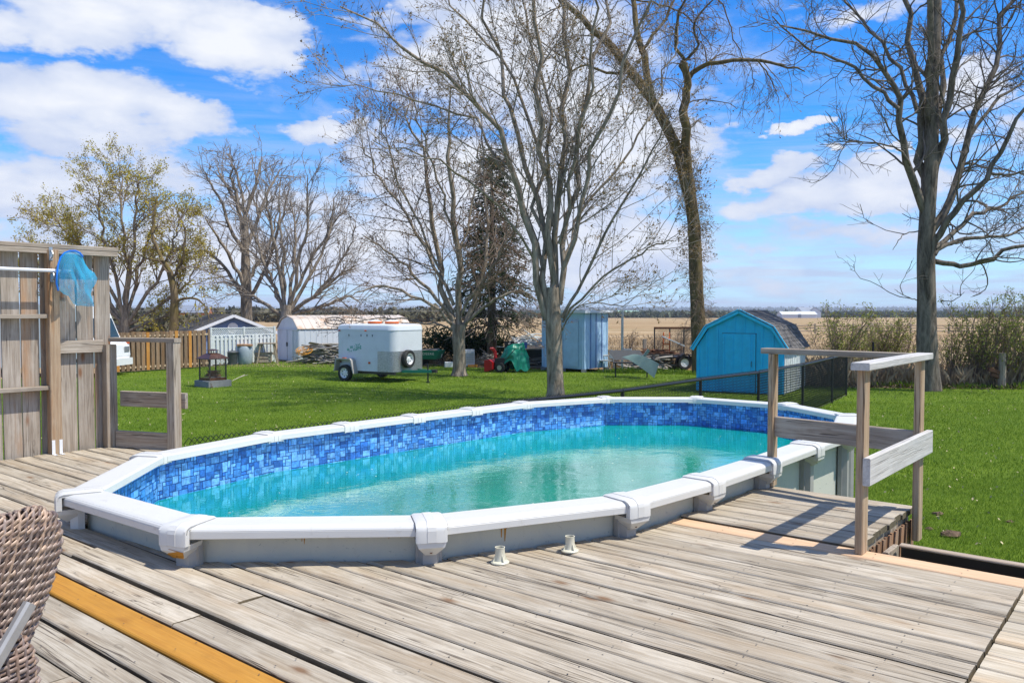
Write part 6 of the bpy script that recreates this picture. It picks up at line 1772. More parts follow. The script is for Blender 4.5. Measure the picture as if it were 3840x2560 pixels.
def tree(name, label, loc, trunk, stems, levels, mats, seed, buds=None, group=None, cat='tree', trunk_sides=12, rough=.5, dy=1.0):
    """trunk: (points, r0, r1); stems: list of (points, r0, r1); levels: list of dict for grow"""
    r_ = np.random.default_rng(seed)
    t = thing(name, label, cat, loc, 0, group)
    L0 = np.array(loc)
    KT = 26
    tp = resample(trunk[0], KT) ; tr_ = np.interp(np.linspace(0, 1, KT), [0, .06, .15, 1], [trunk[1] * 1.28, trunk[1] * 1.05, trunk[1], trunk[2]])
    V, F = nptubes(tp[None], tr_[None], trunk_sides)
    nz_ = np.array([mnoise.noise(Vector(v * np.array([2.2, 2.2, .7]))) for v in V]); c_ = np.repeat(tp, trunk_sides, axis=0)
    V = c_ + (V - c_) * (1 + .18 * nz_[:, None])
    Ks = 14; SP, SR = [], []
    for (pts, r0, r1) in stems:
        q = resample(pts, Ks); ln = np.linalg.norm(q[-1] - q[0])
        w = r_.normal(size=(Ks, 3)) * ln * .009; w[0] = 0; q = q + w
        SP.append(q); SR.append(np.linspace(1, 0, Ks) ** .8 * (r0 - r1) + r1)
    SP, SR = np.array(SP), np.array(SR)
    Vs, Fs = nptubes(SP, SR, 7)
    V, F = joinvf([(V, F), (Vs, Fs)])
    me = npmesh('trunk', V - L0, F); me.polygons.foreach_set('use_smooth', np.ones(len(F), bool))
    obj('trunk', me, mats[0], t)
    P, Q = SP, SR; parts = []; tips = []
    for li, lv in enumerate(levels):
        lv = dict(lv); P, Q = grow(P, Q, r_, **lv); parts.append(nptubes(P, Q, 4 if li == 0 else 3)); tips.append(P)
    V, F = joinvf(parts)
    me = npmesh('crown', V - L0, F); cr_ = obj('crown', me, mats[1], t)
    if buds:
        mt, frac, size, per, spread = buds
        TP = np.concatenate([q[:, -1] for q in tips[-2:]] + [q[:, q.shape[1] // 2] for q in tips[-2:]])
        TP = TP[r_.random(len(TP)) < frac]
        TP = np.repeat(TP, per, axis=0) + r_.normal(size=(len(TP) * per, 3)) * spread
        V, F = cards(len(TP), TP, size)
        obj('buds' if size < .045 else 'leaves', npmesh('buds', V - L0, F), mt, cr_, kind='stuff')
    return t
def S(pts, Y, off=0.0, r0=.1, r1=.02, bow=None):
    """stem traced in 2352 px coordinates at depth Y drifting by off metres in depth towards the tip"""
    n = len(pts); out = []
    for i, (x, y) in enumerate(pts):
        out.append(dp(x, y, Y + off * (i / (n - 1))))
    if pts[-1][1] <= -20:      # the limb goes on above the picture
        a, b = out[-2], out[-1]; d = (b - a).normalized()
        out.append(b + (d + Vector((0, 0, .5))).normalized() * 2.6); r1 = r1 * .55
    return (out, r0, r1)

# front maple
Y = 22.6; loc = on_plane(2083, 1500); loc = (loc.x, 22.6, 0)
tr1 = [(1276, 915), (1273, 800), (1270, 720), (1270, 660)]
st = [S([(1255, 735), (1225, 580), (1198, 450), (1165, 320), (1100, 235), (1010, 160), (910, 100), (800, 20)], Y, -1.5, .13, .022),
      S([(1262, 720), (1248, 560), (1222, 400), (1178, 270), (1155, 190), (1130, 100), (1100, -60)], Y, .8, .11, .04),
      S([(1268, 700), (1264, 500), (1250, 330), (1238, 150), (1225, -80)], Y, -.6, .13, .05),
      S([(1276, 700), (1282, 500), (1288, 300), (1298, 100), (1305, -90)], Y, .6, .12, .05),
      S([(1284, 700), (1305, 520), (1335, 350), (1370, 160), (1400, -70)], Y, 1.2, .11, .045),
      S([(1288, 690), (1322, 500), (1370, 330), (1440, 160), (1500, -20)], Y, -1.5, .09, .03),
      S([(1290, 730), (1350, 610), (1415, 480), (1490, 360), (1550, 240)], Y, -1, .06, .016),
      S([(1292, 740), (1370, 650), (1440, 600), (1500, 565), (1550, 550)], Y, -2, .045, .014),
      S([(1250, 640), (1190, 440), (1120, 320), (1010, 250), (890, 215), (775, 195)], Y, 1.6, .06, .014),
      S([(1240, 620), (1160, 500), (1060, 400), (960, 350), (860, 330)], Y, -2.4, .05, .014),
      S([(1262, 560), (1230, 350), (1170, 180), (1080, 60), (1000, -40)], Y, 2, .07, .02),
      S([(1284, 560), (1320, 380), (1355, 200), (1360, 20), (1350, -80)], Y, -2, .07, .025),
      S([(1270, 520), (1255, 250), (1210, 60), (1180, -80)], Y, 2.6, .06, .025),
      S([(1290, 600), (1350, 450), (1450, 330), (1530, 180), (1560, 60)], Y, 1.8, .055, .016),
      S([(1290, 760), (1320, 710), (1370, 695), (1430, 705)], Y, -1.2, .03, .010)]
st = [(a, b * .8, c * .8) for a, b, c in st]
tree('maple_tree', 'multi stemmed budding grey maple directly behind the pool', loc, ([dp(x, y, Y) for x, y in tr1], .225, .19), st,
     [dict(dens=2.2, length=2.3, angle=38, trop=.07, wob=.10, K=7, rmin=.011, t0=.12, rk=.36, lenfall=.35, rmax=.022),
      dict(dens=3.4, length=1.05, angle=40, trop=.06, wob=.13, K=5, rmin=.0068, rk=.5),
      dict(dens=5.0, length=.50, angle=42, trop=.05, wob=.16, K=4, rmin=.0052, rk=.6)], (M['bark_grey'], M['twig_grey']), 31, buds=(M['bud'], .42, .034, 2, .022))
# second maple, reddish buds
Y = 31.0; loc = on_plane(1722, 1410); loc = (loc.x, Y, 0)
st = [S([(1048, 765), (1020, 680), (1000, 560), (985, 430), (955, 330), (930, 230)], Y, 1.0, .13, .02),
      S([(1055, 760), (1052, 600), (1040, 430), (1030, 300), (1040, 200)], Y, -.6, .13, .02),
      S([(1062, 760), (1100, 660), (1120, 540), (1110, 420), (1100, 330)], Y, 1.0, .10, .02),
      S([(1045, 750), (985, 700), (910, 665), (850, 660), (800, 680)], Y, -1.2, .07, .015),
      S([(1042, 735), (960, 640), (890, 580), (830, 540)], Y, -.5, .075, .015),
      S([(1042, 700), (970, 560), (900, 450), (850, 380), (830, 300)], Y, 1.5, .07, .015),
      S([(1064, 745), (1130, 690), (1190, 670), (1240, 690)], Y, -.8, .07, .015),
      S([(1060, 720), (1130, 610), (1180, 530), (1200, 440)], Y, -1.4, .06, .015),
      S([(1010, 620), (940, 480), (890, 330), (870, 240)], Y, -.7, .05, .013),
      S([(1045, 560), (1000, 400), (960, 280), (950, 200)], Y, -1.6, .05, .013),
      S([(1048, 760), (970, 740), (890, 730), (820, 740)], Y, 1.8, .04, .012),
      S([(1052, 600), (1090, 450), (1110, 330), (1100, 240)], Y, 1.6, .05, .013)]
tree('second_maple_tree', 'rounded maple with reddish buds right of the cargo trailer', loc, ([dp(x, y, Y) for x, y in ((1055, 862), (1055, 820), (1054, 780), (1055, 745))], .27, .24), st,
     [dict(dens=2.6, length=2.1, angle=45, trop=.02, wob=.12, K=7, rmin=.013, t0=.12, rk=.42, lenfall=.35, rmax=.025),
      dict(dens=3.6, length=1.05, angle=45, trop=.04, wob=.14, K=5, rmin=.008, rk=.5),
      dict(dens=4.6, length=.5, angle=45, trop=.05, wob=.18, K=3, rmin=.0060, rk=.6)], (M['bark_grey'], M['twig_brown']), 32, buds=(M['bud_red'], .34, .036, 2, .025))
# leaning old tree
Y = 32.3; loc = on_plane(2632, 1400); loc = (loc.x, Y, 0)
st = [S([(1497, 240), (1480, 150), (1458, 60), (1450, -60)], Y, .6, .16, .09),
      S([(1590, 470), (1578, 350), (1572, 260), (1580, 200), (1572, 150)], Y, -1.0, .20, .13),
      S([(1574, 190), (1600, 160), (1660, 143), (1740, 137), (1800, 152), (1850, 160)], Y, -2.0, .11, .02),
      S([(1574, 170), (1555, 110), (1560, 40), (1590, -40)], Y, -1.2, .08, .03),
      S([(1560, 150), (1600, 110), (1590, 60), (1620, 20), (1650, -30)], Y, -1.2, .06, .02),
      S([(1400, 100), (1330, 40), (1260, -40)], Y, -1.8, .14, .08),
      S([(1450, 160), (1400, 170), (1340, 150), (1290, 180)], Y, 1.6, .07, .02),
      S([(1600, -60), (1660, 20), (1690, 100), (1725, 160), (1730, 200)], Y, 1.0, .03, .012),
      S([(1470, 120), (1530, 40), (1560, -60)], Y, 1.0, .07, .03),
      S([(1740, 140), (1770, 180), (1790, 230)], Y - 2, .3, .03, .010),
      S([(1460, 0), (1540, 20), (1600, 60), (1640, 120)], Y, -.4, .04, .012)]
tree('leaning_tree', 'old leaning tree with vine covered trunk behind the bright blue shed', loc, ([dp(x, y, Y) for x, y in ((1612, 855), (1604, 740), (1598, 620), (1592, 500), (1572, 400), (1545, 320), (1500, 235), (1430, 140), (1380, 80))], .285, .15), st,
     [dict(dens=2.4, length=1.9, angle=50, trop=-.10, wob=.18, K=7, rmin=.011, t0=.1, rk=.35, lenfall=.3, rmax=.03),
      dict(dens=2.8, length=.95, angle=45, trop=-.14, wob=.16, K=5, rmin=.008, rk=.55),
      dict(dens=2.6, length=.5, angle=40, trop=-.12, wob=.16, K=3, rmin=.006, rk=.6)], (M['bark_olive'], M['twig_brown']), 33, buds=(M['bud'], .34, .036, 2, .03))
# vine twigs clinging to the leaning trunk
lt = [o for o in bpy.data.objects if o.name == 'leaning_tree'][0]
r_ = np.random.default_rng(77)
tk = resample([dp(x, y, Y) for x, y in ((1612, 855), (1604, 740), (1598, 620), (1592, 500), (1572, 400), (1545, 320), (1500, 235), (1430, 140), (1380, 80))], 30)[None]
P, Q = grow(tk, np.full((1, 30), .25), r_, 62, .8, 75, -.12, .3, 6, .007, t0=.05, rk=.03, lenfall=.2)
parts = [nptubes(P, Q, 3)]; P2, Q2 = grow(P, Q, r_, 3, .4, 50, -.1, .25, 4, .006); parts.append(nptubes(P2, Q2, 3))
V, F = joinvf(parts); obj('vine_twigs', npmesh('vine_twigs', V - np.array(loc), F), M['twig_brown'], lt, kind='stuff')
TP = P2[:, -1][r_.random(len(P2)) < .8]; tt = TP[TP[:, 2] > 4.5]; TP = np.repeat(tt, 3, axis=0) + r_.normal(size=(len(tt) * 3, 3)) * .06
V, F = cards(len(TP), TP, .042); obj('vine_leaves', npmesh('vine_leaves', V - np.array(loc), F), M['bud'], lt, kind='stuff')
# big bare tree at the right
Y = 25.3; loc = on_plane(3483, 1465); loc = (loc.x, Y, 0)
st = [S([(2128, 500), (2100, 420), (2078, 340), (2066, 250), (2045, 190), (1990, 120), (1900, 85), (1800, 60)], Y, -1.5, .13, .02),
      S([(2130, 450), (2115, 340), (2104, 220), (2090, 100), (2070, -40)], Y, 1.0, .15, .06),
      S([(2064, 250), (2000, 190), (1930, 140), (1850, 110), (1770, 40)], Y - 1.2, .6, .06, .016),
      S([(2140, 530), (2190, 440), (2230, 310), (2270, 190), (2310, 70), (2352, -60)], Y, 1.2, .13, .04),
      S([(2142, 560), (2200, 480), (2270, 400), (2330, 280), (2400, 160)], Y, -1.6, .11, .03),
      S([(2148, 600), (2200, 608), (2260, 600), (2320, 570), (2400, 560), (2480, 600)], Y, -1.0, .085, .03),
      S([(2146, 585), (2190, 555), (2250, 545), (2320, 540), (2420, 480)], Y, .8, .075, .025),
      S([(2140, 430), (2170, 300), (2190, 170), (2205, 30), (2215, -70)], Y, -.9, .13, .05),
      S([(2134, 480), (2150, 330), (2165, 180), (2190, 40), (2200, -70)], Y, 2.0, .11, .05),
      S([(2146, 570), (2230, 500), (2300, 470), (2380, 420)], Y, 2.2, .08, .02),
      S([(2090, 380), (2060, 340), (2000, 330), (1940, 325)], Y - .6, -.6, .035, .011),
      S([(2108, 260), (2060, 150), (1990, 60), (1930, -30)], Y, 2.0, .07, .02),
      S([(2112, 530), (2075, 540), (2050, 575)], Y, -.4, .02, .008),
      S([(2110, 690), (2080, 680), (2055, 665)], Y, -.3, .016, .007), S([(2160, 690), (2190, 690), (2215, 670)], Y, -.3, .016, .007),
      S([(2138, 300), (2136, 150), (2130, 0), (2135, -90)], Y, -1.6, .12, .07),
      S([(2230, 310), (2290, 230), (2352, 190), (2430, 120)], Y + .6, 1, .06, .02),
      S([(2270, 400), (2330, 400), (2400, 370)], Y - .8, -.4, .05, .015)]
tree('bare_tree', 'large dark bare tree at the right edge of the lawn', loc, ([dp(x, y, Y) for x, y in ((2134, 898), (2130, 800), (2128, 680), (2128, 560), (2134, 450), (2140, 350), (2142, 200), (2148, 60), (2150, -60))], .29, .14), st,
     [dict(dens=2.3, length=1.9, angle=48, trop=.01, wob=.22, K=8, rmin=.014, t0=.15, rk=.42, lenfall=.35, rmax=.034),
      dict(dens=3.2, length=.95, angle=48, trop=.05, wob=.24, K=5, rmin=.009, rk=.55),
      dict(dens=4.0, length=.42, angle=48, trop=.10, wob=.22, K=3, rmin=.007, rk=.65)], (M['bark_dark'], M['twig_dark']), 34)
# yellow green maple at the left
Y = 47.0; b = dp(287, 790, Y); loc = (b.x, Y, 0)
st = []
for (xs, off) in (([(286, 760), (290, 640), (284, 520), (280, 440), (275, 385)], 0), ([(280, 750), (235, 640), (185, 560), (160, 490)], 1), ([(284, 730), (250, 590), (228, 490), (225, 425)], -1.5), ([(290, 740), (320, 610), (350, 520), (365, 460)], 1.5),
                  ([(290, 750), (360, 640), (400, 560), (410, 500)], -1), ([(280, 740), (200, 660), (120, 600), (60, 565)], -.5), ([(278, 755), (190, 700), (110, 660), (50, 640)], 1), ([(283, 720), (215, 600), (150, 530), (110, 490)], .5),
                  ([(290, 700), (310, 560), (312, 470), (322, 415)], -2), ([(292, 745), (370, 700), (430, 650), (450, 600)], .8), ([(275, 760), (230, 740), (180, 740)], -.3), ([(292, 760), (340, 740), (400, 720)], .5)):
    st.append(S(xs, Y, off, .11, .02))
tree('yellow_maple_tree', 'broad maple with yellow green young leaves behind the tall fence', loc, ([(b.x, Y, -.02), tuple(dp(287, 770, Y)), tuple(dp(286, 740, Y)), tuple(dp(286, 700, Y))], .27, .2), st,
     [dict(dens=2.6, length=2.4, angle=42, trop=.05, wob=.12, K=6, rmin=.017, t0=.15, rk=.42, lenfall=.35, rmax=.05),
      dict(dens=2.6, length=1.15, angle=42, trop=.05, wob=.15, K=4, rmin=.012, rk=.55),
      dict(dens=3.0, length=.55, angle=42, trop=.05, wob=.16, K=3, rmin=.009, rk=.6)], (M['bark_grey'], M['twig_brown']), 35, buds=(M['leaf_olive'], 1.0, .055, 5, .10))
# crooked vine covered tree
Y = 44.0; b = dp(398, 790, Y); loc = (b.x, Y, 0)
st = [S([(402, 680), (388, 620), (365, 580), (350, 520), (360, 450)], Y, .6, .14, .04), S([(404, 690), (440, 684), (468, 700), (482, 735)], Y, -.4, .08, .02), S([(395, 640), (420, 590), (425, 530), (400, 470)], Y, -.8, .08, .02),
      S([(440, 684), (460, 672), (500, 690)], Y - .3, -.6, .03, .012), S([(380, 600), (330, 590), (290, 560)], Y, 1.0, .06, .02), S([(450, 690), (450, 720), (452, 745)], Y - .3, 0, .02, .01)]
tree('crooked_tree', 'small crooked tree with leafy trunk right of the yellow maple', loc, ([(b.x, Y, -.02), tuple(dp(398, 765, Y)), tuple(dp(400, 720, Y)), tuple(dp(400, 670, Y)), tuple(dp(390, 625, Y))], .26, .17), st,
     [dict(dens=1.8, length=1.4, angle=50, trop=.0, wob=.25, K=6, rmin=.017, t0=.15, rk=.42, lenfall=.35, rmax=.05),
      dict(dens=1.9, length=.8, angle=48, trop=.0, wob=.2, K=4, rmin=.012, rk=.55),
      dict(dens=1.6, length=.4, angle=48, trop=.0, wob=.2, K=3, rmin=.009, rk=.55)], (M['bark_olive'], M['twig_brown']), 36, buds=(M['leaf_olive'], .55, .075, 2, .10))
# tall bare tree
Y = 50.0; b = dp(566, 770, Y); loc = (b.x, Y, 0)
st = []
for xs, off in (([(566, 640), (562, 520), (556, 450), (542, 395), (526, 350)], 0), ([(564, 600), (530, 520), (495, 440), (470, 390)], -1), ([(566, 570), (600, 480), (625, 420), (650, 385)], 1.2), ([(564, 690), (520, 620), (480, 580), (450, 575)], .6),
                ([(568, 690), (620, 600), (650, 500), (665, 430)], -1.3), ([(562, 500), (585, 430), (598, 380), (602, 360)], .8), ([(560, 480), (520, 430), (500, 380)], 1.5), ([(566, 660), (510, 560), (470, 500)], -1.8), ([(568, 640), (620, 560), (640, 470)], 2), ([(562, 560), (545, 450), (532, 410), (535, 370)], -1)):
    st.append(S(xs, Y, off, .13, .025))
tree('tall_bare_tree', 'tall bare grey tree behind the low blue outbuilding', loc, ([(b.x, Y, -.02), tuple(dp(566, 740, Y)), tuple(dp(566, 680, Y)), tuple(dp(564, 600, Y)), tuple(dp(562, 500, Y))], .40, .2), st,
     [dict(dens=3.0, length=2.0, angle=48, trop=.03, wob=.2, K=6, rmin=.02, t0=.15, rk=.42, lenfall=.35, rmax=.05),
      dict(dens=2.6, length=1.0, angle=48, trop=.05, wob=.2, K=4, rmin=.0145, rk=.55),
      dict(dens=3.4, length=.5, angle=48, trop=.05, wob=.2, K=3, rmin=.011, rk=.55)], (M['bark_grey'], M['twig_grey']), 37)
# spreading bare tree behind the metal shed
Y = 46.0; b = dp(655, 762, Y); loc = (b.x, Y, 0)
st = []
for xs, off in (([(650, 715), (620, 640), (590, 560), (560, 480)], 0), ([(655, 710), (650, 600), (645, 500), (640, 410)], 1), ([(662, 710), (690, 590), (705, 490), (705, 405)], -1), ([(668, 712), (720, 620), (755, 530), (775, 440)], 1), ([(670, 716), (740, 660), (790, 590), (820, 520)], -.6),
                ([(645, 720), (580, 680), (530, 650), (490, 650)], -1), ([(674, 720), (750, 700), (800, 680), (830, 700)], 1), ([(654, 705), (630, 560), (615, 480), (610, 430)], -1.6), ([(664, 700), (680, 560), (672, 450)], 1.8), ([(668, 700), (735, 560), (800, 470)], 1.9), ([(648, 700), (600, 600), (540, 560)], 1.8), ([(672, 716), (770, 640), (815, 610)], -1.6)):
    st.append(S(xs, Y, off, .11, .02))
tree('spreading_bare_tree', 'wide fan shaped bare tree behind the metal shed', loc, ([(b.x, Y, -.02), tuple(dp(656, 745, Y)), tuple(dp(657, 725, Y)), tuple(dp(658, 700, Y))], .38, .3), st,
     [dict(dens=2.6, length=2.0, angle=36, trop=.06, wob=.12, K=6, rmin=.018, t0=.15, rk=.42, lenfall=.35, rmax=.045),
      dict(dens=2.4, length=1.0, angle=38, trop=.06, wob=.14, K=4, rmin=.013, rk=.55),
      dict(dens=3.2, length=.5, angle=40, trop=.05, wob=.16, K=3, rmin=.010, rk=.55)], (M['bark_grey'], M['twig_grey']), 38)
# spruce behind, half dead
Y = 37.0; b = dp(1130, 840, Y); loc = (b.x, Y, 0)
sp = thing('spruce_tree', 'tall sparse dark spruce between the two maples', 'tree', loc)
top = dp(1128, 330, Y).z
mb = MB(); mb.tube([(0, 0, 0), (0, 0, top * .5), (0, 0, top)], [.24, .15, .02], 10); obj('trunk', mb, M['bark_dark'], sp, smooth=True)
r_ = np.random.default_rng(5)
n = 420; z = 1.8 + (top - 2.0) * r_.random(n) ** .9; a = r_.random(n) * 2 * np.pi; L = (1 - (z - 1.5) / (top)) * 2.3 * r_.uniform(.6, 1.1, n) + .3
P = np.empty((n, 6, 3)); d = np.stack([np.cos(a), np.sin(a), np.full(n, -.05)], 1); P[:, 0] = np.stack([np.zeros(n), np.zeros(n), z], 1)
for k in range(1, 6): d = d + np.array([0, 0, -.10 + .06 * (k > 3)]); P[:, k] = P[:, k - 1] + d / np.linalg.norm(d, axis=1, keepdims=True) * (L / 5)[:, None]
parts = [nptubes(P, np.full((n, 6), .016), 4)]
P2, Q2 = grow(P, np.full((n, 6), .016), r_, 3.0, .55, 50, -.12, .08, 4, .011, t0=.15); parts.append(nptubes(P2, Q2, 3))
V, F = joinvf(parts); cr_ = obj('crown', npmesh('crown', V, F), M['twig_dark'], sp)
P3_, Q3_ = grow(P2, Q2, r_, 7, .26, 45, -.06, .06, 3, .012, t0=.1)
keep = r_.random(len(P3_)) < .75; V, F = nptubes(P3_[keep], np.full((keep.sum(), 3), .021), 3); obj('needles', npmesh('needles', V, F), M['needle'], cr_, kind='stuff')
keep = ~keep & (r_.random(len(P3_)) < .35); V, F = nptubes(P3_[keep], np.full((keep.sum(), 3), .018), 3); obj('dead_needles', npmesh('dead_needles', V, F), M['needle_dead'], cr_, kind='stuff')
# dark evergreen shrub
def evergreen(name, label, loc, w, h, n, seed):
    t = thing(name, label, 'shrub', loc); r_ = np.random.default_rng(seed)
    mb = MB()
    for k in range(5): mb.tube([(r_.uniform(-.1, .1), r_.uniform(-.1, .1), 0), (r_.uniform(-w * .5, w * .5), r_.uniform(-.4, .4), h * .6)], [.05, .02], 6)
    obj('stem', mb, M['bark_dark'], t)
    st_ = np.array([[(0, 0, .1), (x * w * .5, y * w * .35, h * .35), (x * w * .9, y * w * .6, h * (.55 + .4 * r_.random()) * (1 - .35 * abs(x)))] for x, y in r_.uniform(-1, 1, (26, 2))])
    P1, Q1 = grow(st_, np.full((26, 3), .03), r_, 7, .7, 60, .0, .1, 5, .012, t0=.25)
    P2, Q2 = grow(P1, Q1, r_, 9, .3, 50, -.03, .1, 3, .02, t0=.1)
    V, F = joinvf([nptubes(P1, Q1, 3), nptubes(P2, np.full(P2.shape[:2], .024), 3)])
    obj('foliage', npmesh('foliage', V, F), M['needle'], t)
    return t
evergreen('evergreen_shrub', 'dense dark evergreen shrub behind the green dump cart', (on_plane(1640, 1372).x, 38.4, 0), 1.75, 2.1, 0, 3)
evergreen('low_juniper', 'lighter low evergreen under the spruce, right of the second maple', (on_plane(1790, 1372).x, 38.0, 0), 1.3, 1.8, 0, 4)

# shrubs and saplings at the field edge
def shrub(name, label, x, y, w, h, nst, seed, mats, bud, group=None, thin=1.0):
    t = thing(name, label, 'shrub', (x, y, 0), 0, group); r_ = np.random.default_rng(seed)
    P = np.empty((nst, 7, 3)); base = np.stack([r_.uniform(-w * .22, w * .22, nst), r_.uniform(-.3, .3, nst), np.zeros(nst)], 1)
    d = np.stack([r_.uniform(-1, 1, nst) * .42 * min(1, w / h), r_.uniform(-.35, .35, nst), np.ones(nst)], 1); P[:, 0] = base; hh = h * r_.uniform(.6, 1.05, nst)
    for k in range(1, 7): d = d + r_.normal(size=(nst, 3)) * .09; P[:, k] = P[:, k - 1] + d / np.linalg.norm(d, axis=1, keepdims=True) * (hh / 6)[:, None]
    Q = np.linspace(1, .4, 7)[None] * np.full((nst, 1), .016 * thin)
    P1, Q1 = grow(P, Q, r_, 4.0, .55, 40, .06, .14, 5, .007, t0=.2)
    P2, Q2 = grow(P1, Q1, r_, 4.5, .28, 42, .04, .16, 3, .006, t0=.2)
    V, F = nptubes(P, Q, 5); obj('stems', npmesh('stems', V, F), mats[0], t)
    V, F = joinvf([nptubes(P1, Q1, 3), nptubes(P2, Q2, 3)]); tw = obj('twigs', npmesh('twigs', V, F), mats[1], t)
    mt, frac, size, per, spread = bud
    TP = np.concatenate([P2[:, -1], P2[:, 1], P1[:, -1]]); TP = TP[r_.random(len(TP)) < frac]; TP = np.repeat(TP, per, axis=0) + r_.normal(size=(len(TP) * per, 3)) * spread
    V, F = cards(len(TP), TP, size); obj('leaves', npmesh('leaves', V, F), mt, tw, kind='stuff')
    return t
SH = [(1925, 30.0, 1.6, 2.6, 34, 'budding shrub directly right of the bright blue shed roof'), (2030, 31.0, 1.5, 2.5, 30, 'budding shrub between the blue shed and the big bare tree'), (1985, 33.0, 1.3, 2.1, 22, 'lower budding shrub behind the pair beside the blue shed'),
      (2085, 30.5, .7, 2.2, 7, 'thin sapling just left of the big bare tree'), (2185, 27.5, .9, 2.2, 12, 'thin sapling just right of the big bare tree trunk'), (2235, 27.0, 1.1, 2.5, 20, 'leafing sapling clump left of the old round post'), (2290, 26.5, 1.4, 3.1, 26, 'tall leafing shrub above the old round post'), (2350, 26.3, 1.4, 2.9, 24, 'tall leafing shrub at the right frame edge'), (2265, 28.3, 1.2, 2.0, 18, 'low twiggy shrub behind the old round post'), (2400, 26.5, 1.4, 3.0, 14, 'leafing shrub just past the right frame edge')]
for i, (x, y, w, h, ns, lab) in enumerate(SH):
    p = dp(x, 800, y); lv = M['leaf_green']
    shrub('budding_shrub', lab, p.x, y, w, h, ns, 100 + i, (M['twig_brown'], M['twig_brown']), (lv, .9, .036, 2, .05), 'budding shrubs along the field edge')
# sparse brush along the field side behind the yard things
for i, (x, y, w, h, lab) in enumerate(((1170, 38, 1.6, 1.3, 'dry brush behind the green tarpaulin at the field edge'), (1215, 37.5, 1.2, 1.5, 'dry brush left of the pale blue shed'), (1440, 37, 1.1, 1.6, 'dry weedy brush right of the metal pole'), (1500, 37.5, 1.0, 1.5, 'dry brush behind the short grey post'), (1560, 38, 1.2, 1.8, 'leafing brush behind the mesh ramp'))):
    p = dp(x, 800, y); shrub('field_brush', lab, p.x, y, w, h, 9, 130 + i, (M['twig_brown'], M['twig_brown']), (M['bud'], .4, .035, 1, .04), 'brush along the field edge')
# weedy litter under the hedge
n = 5200; r_ = np.random.default_rng(8)
x = r_.uniform(9.5, 24, n); y = 26.3 + (x - 13) * -.09 + r_.uniform(-.5, 1.6, n); pos = np.stack([x, y, r_.random(n) ** 2 * .10 + .01], 1)
V, F = cards(n, pos, .045); obj('leaf_litter', npmesh('leaf_litter', V, F), M['dirt'], kind='stuff')
# dry weeds and long grass along the hedge and behind the yard
def weeds(name, n, pts, wdt, h0, h1, mat, seed):
    r_ = np.random.default_rng(seed); pts = np.array(pts, float); seg = np.linalg.norm(pts[1:] - pts[:-1], axis=1); cs = np.concatenate([[0], np.cumsum(seg)])
    s = r_.random(n) * cs[-1]; x = np.interp(s, cs, pts[:, 0]); y = np.interp(s, cs, pts[:, 1]) + r_.random(n) * wdt
    cl = np.sin(x * 3.1 + np.sin(y * 2)) * .5 + np.sin(x * 1.1 + 2) * .5
    h = (h0 + (h1 - h0) * r_.random(n) ** 2) * (1 + .45 * cl); th = r_.random(n) * 6.28; w = .006 + .006 * r_.random(n); ln = r_.normal(size=(n, 2)) * .28 * h[:, None]
    z = np.zeros(n) - .02; mx_, my_ = x + ln[:, 0] * .35, y + ln[:, 1] * .35
    V = np.stack([np.stack([x - np.cos(th) * w, y - np.sin(th) * w, z], 1), np.stack([x + np.cos(th) * w, y + np.sin(th) * w, z], 1), np.stack([mx_ + np.cos(th) * w * .7, my_ + np.sin(th) * w * .7, h * .6], 1), np.stack([x + ln[:, 0], y + ln[:, 1], h], 1)], 1).reshape(-1, 3)
    return obj(name, npmesh(name, V, np.arange(n * 4).reshape(n, 4)), mat, kind='stuff')
dry = simple('dry_weed', (.36, .27, .16), .95, .4, 1.3)
weeds('hedge_weeds', 26000, [(9.4, 26.9), (13, 26.5), (18, 26.0), (26, 25.2)], 2.6, .12, .75, dry, 61)
weeds('edge_weeds', 22000, [(-8, 40.5), (-2, 37.5), (3, 36), (9, 34.5), (10, 30)], 2.6, .08, .55, dry, 62)
weeds('field_scrub', 16000, [(-14, 42), (-2, 40), (10, 37), (24, 31), (34, 30)], 26, .05, .42, dry, 66)
weeds('green_tufts', 9000, [(3.4, 32.6), (6.6, 31.6), (9, 29.8), (10, 27.3), (13, 25.9), (24, 24.9)], .9, .05, .22, M['blade'], 63)
# stubble on the near field
n = 60000; y = 36 + r_.random(n) ** 1.5 * 50; x = (r_.random(n) * 2 - 1) * (.66 * y); row = np.round(x * .05 + y * 1.4) / 1.4; y = np.where(r_.random(n) < .7, row - x * .05 / 1.4, y)
V, F = None, None
h = r_.uniform(.04, .12, n); th = r_.random(n) * 6.3; w = r_.uniform(.015, .04, n)
V = np.stack([np.stack([x - np.cos(th) * w, y - np.sin(th) * w, np.full(n, -.06)], 1), np.stack([x + np.cos(th) * w, y + np.sin(th) * w, np.full(n, -.06)], 1), np.stack([x + r_.normal(size=n) * .05, y, h - .03], 1)], 1).reshape(-1, 3)
ok = y > 36
st_m = simple('straw', (.40, .29, .17), .9, .35, .7)
obj('stubble', npmesh('stubble', V, np.arange(n * 3).reshape(n, 3)), st_m, kind='stuff')

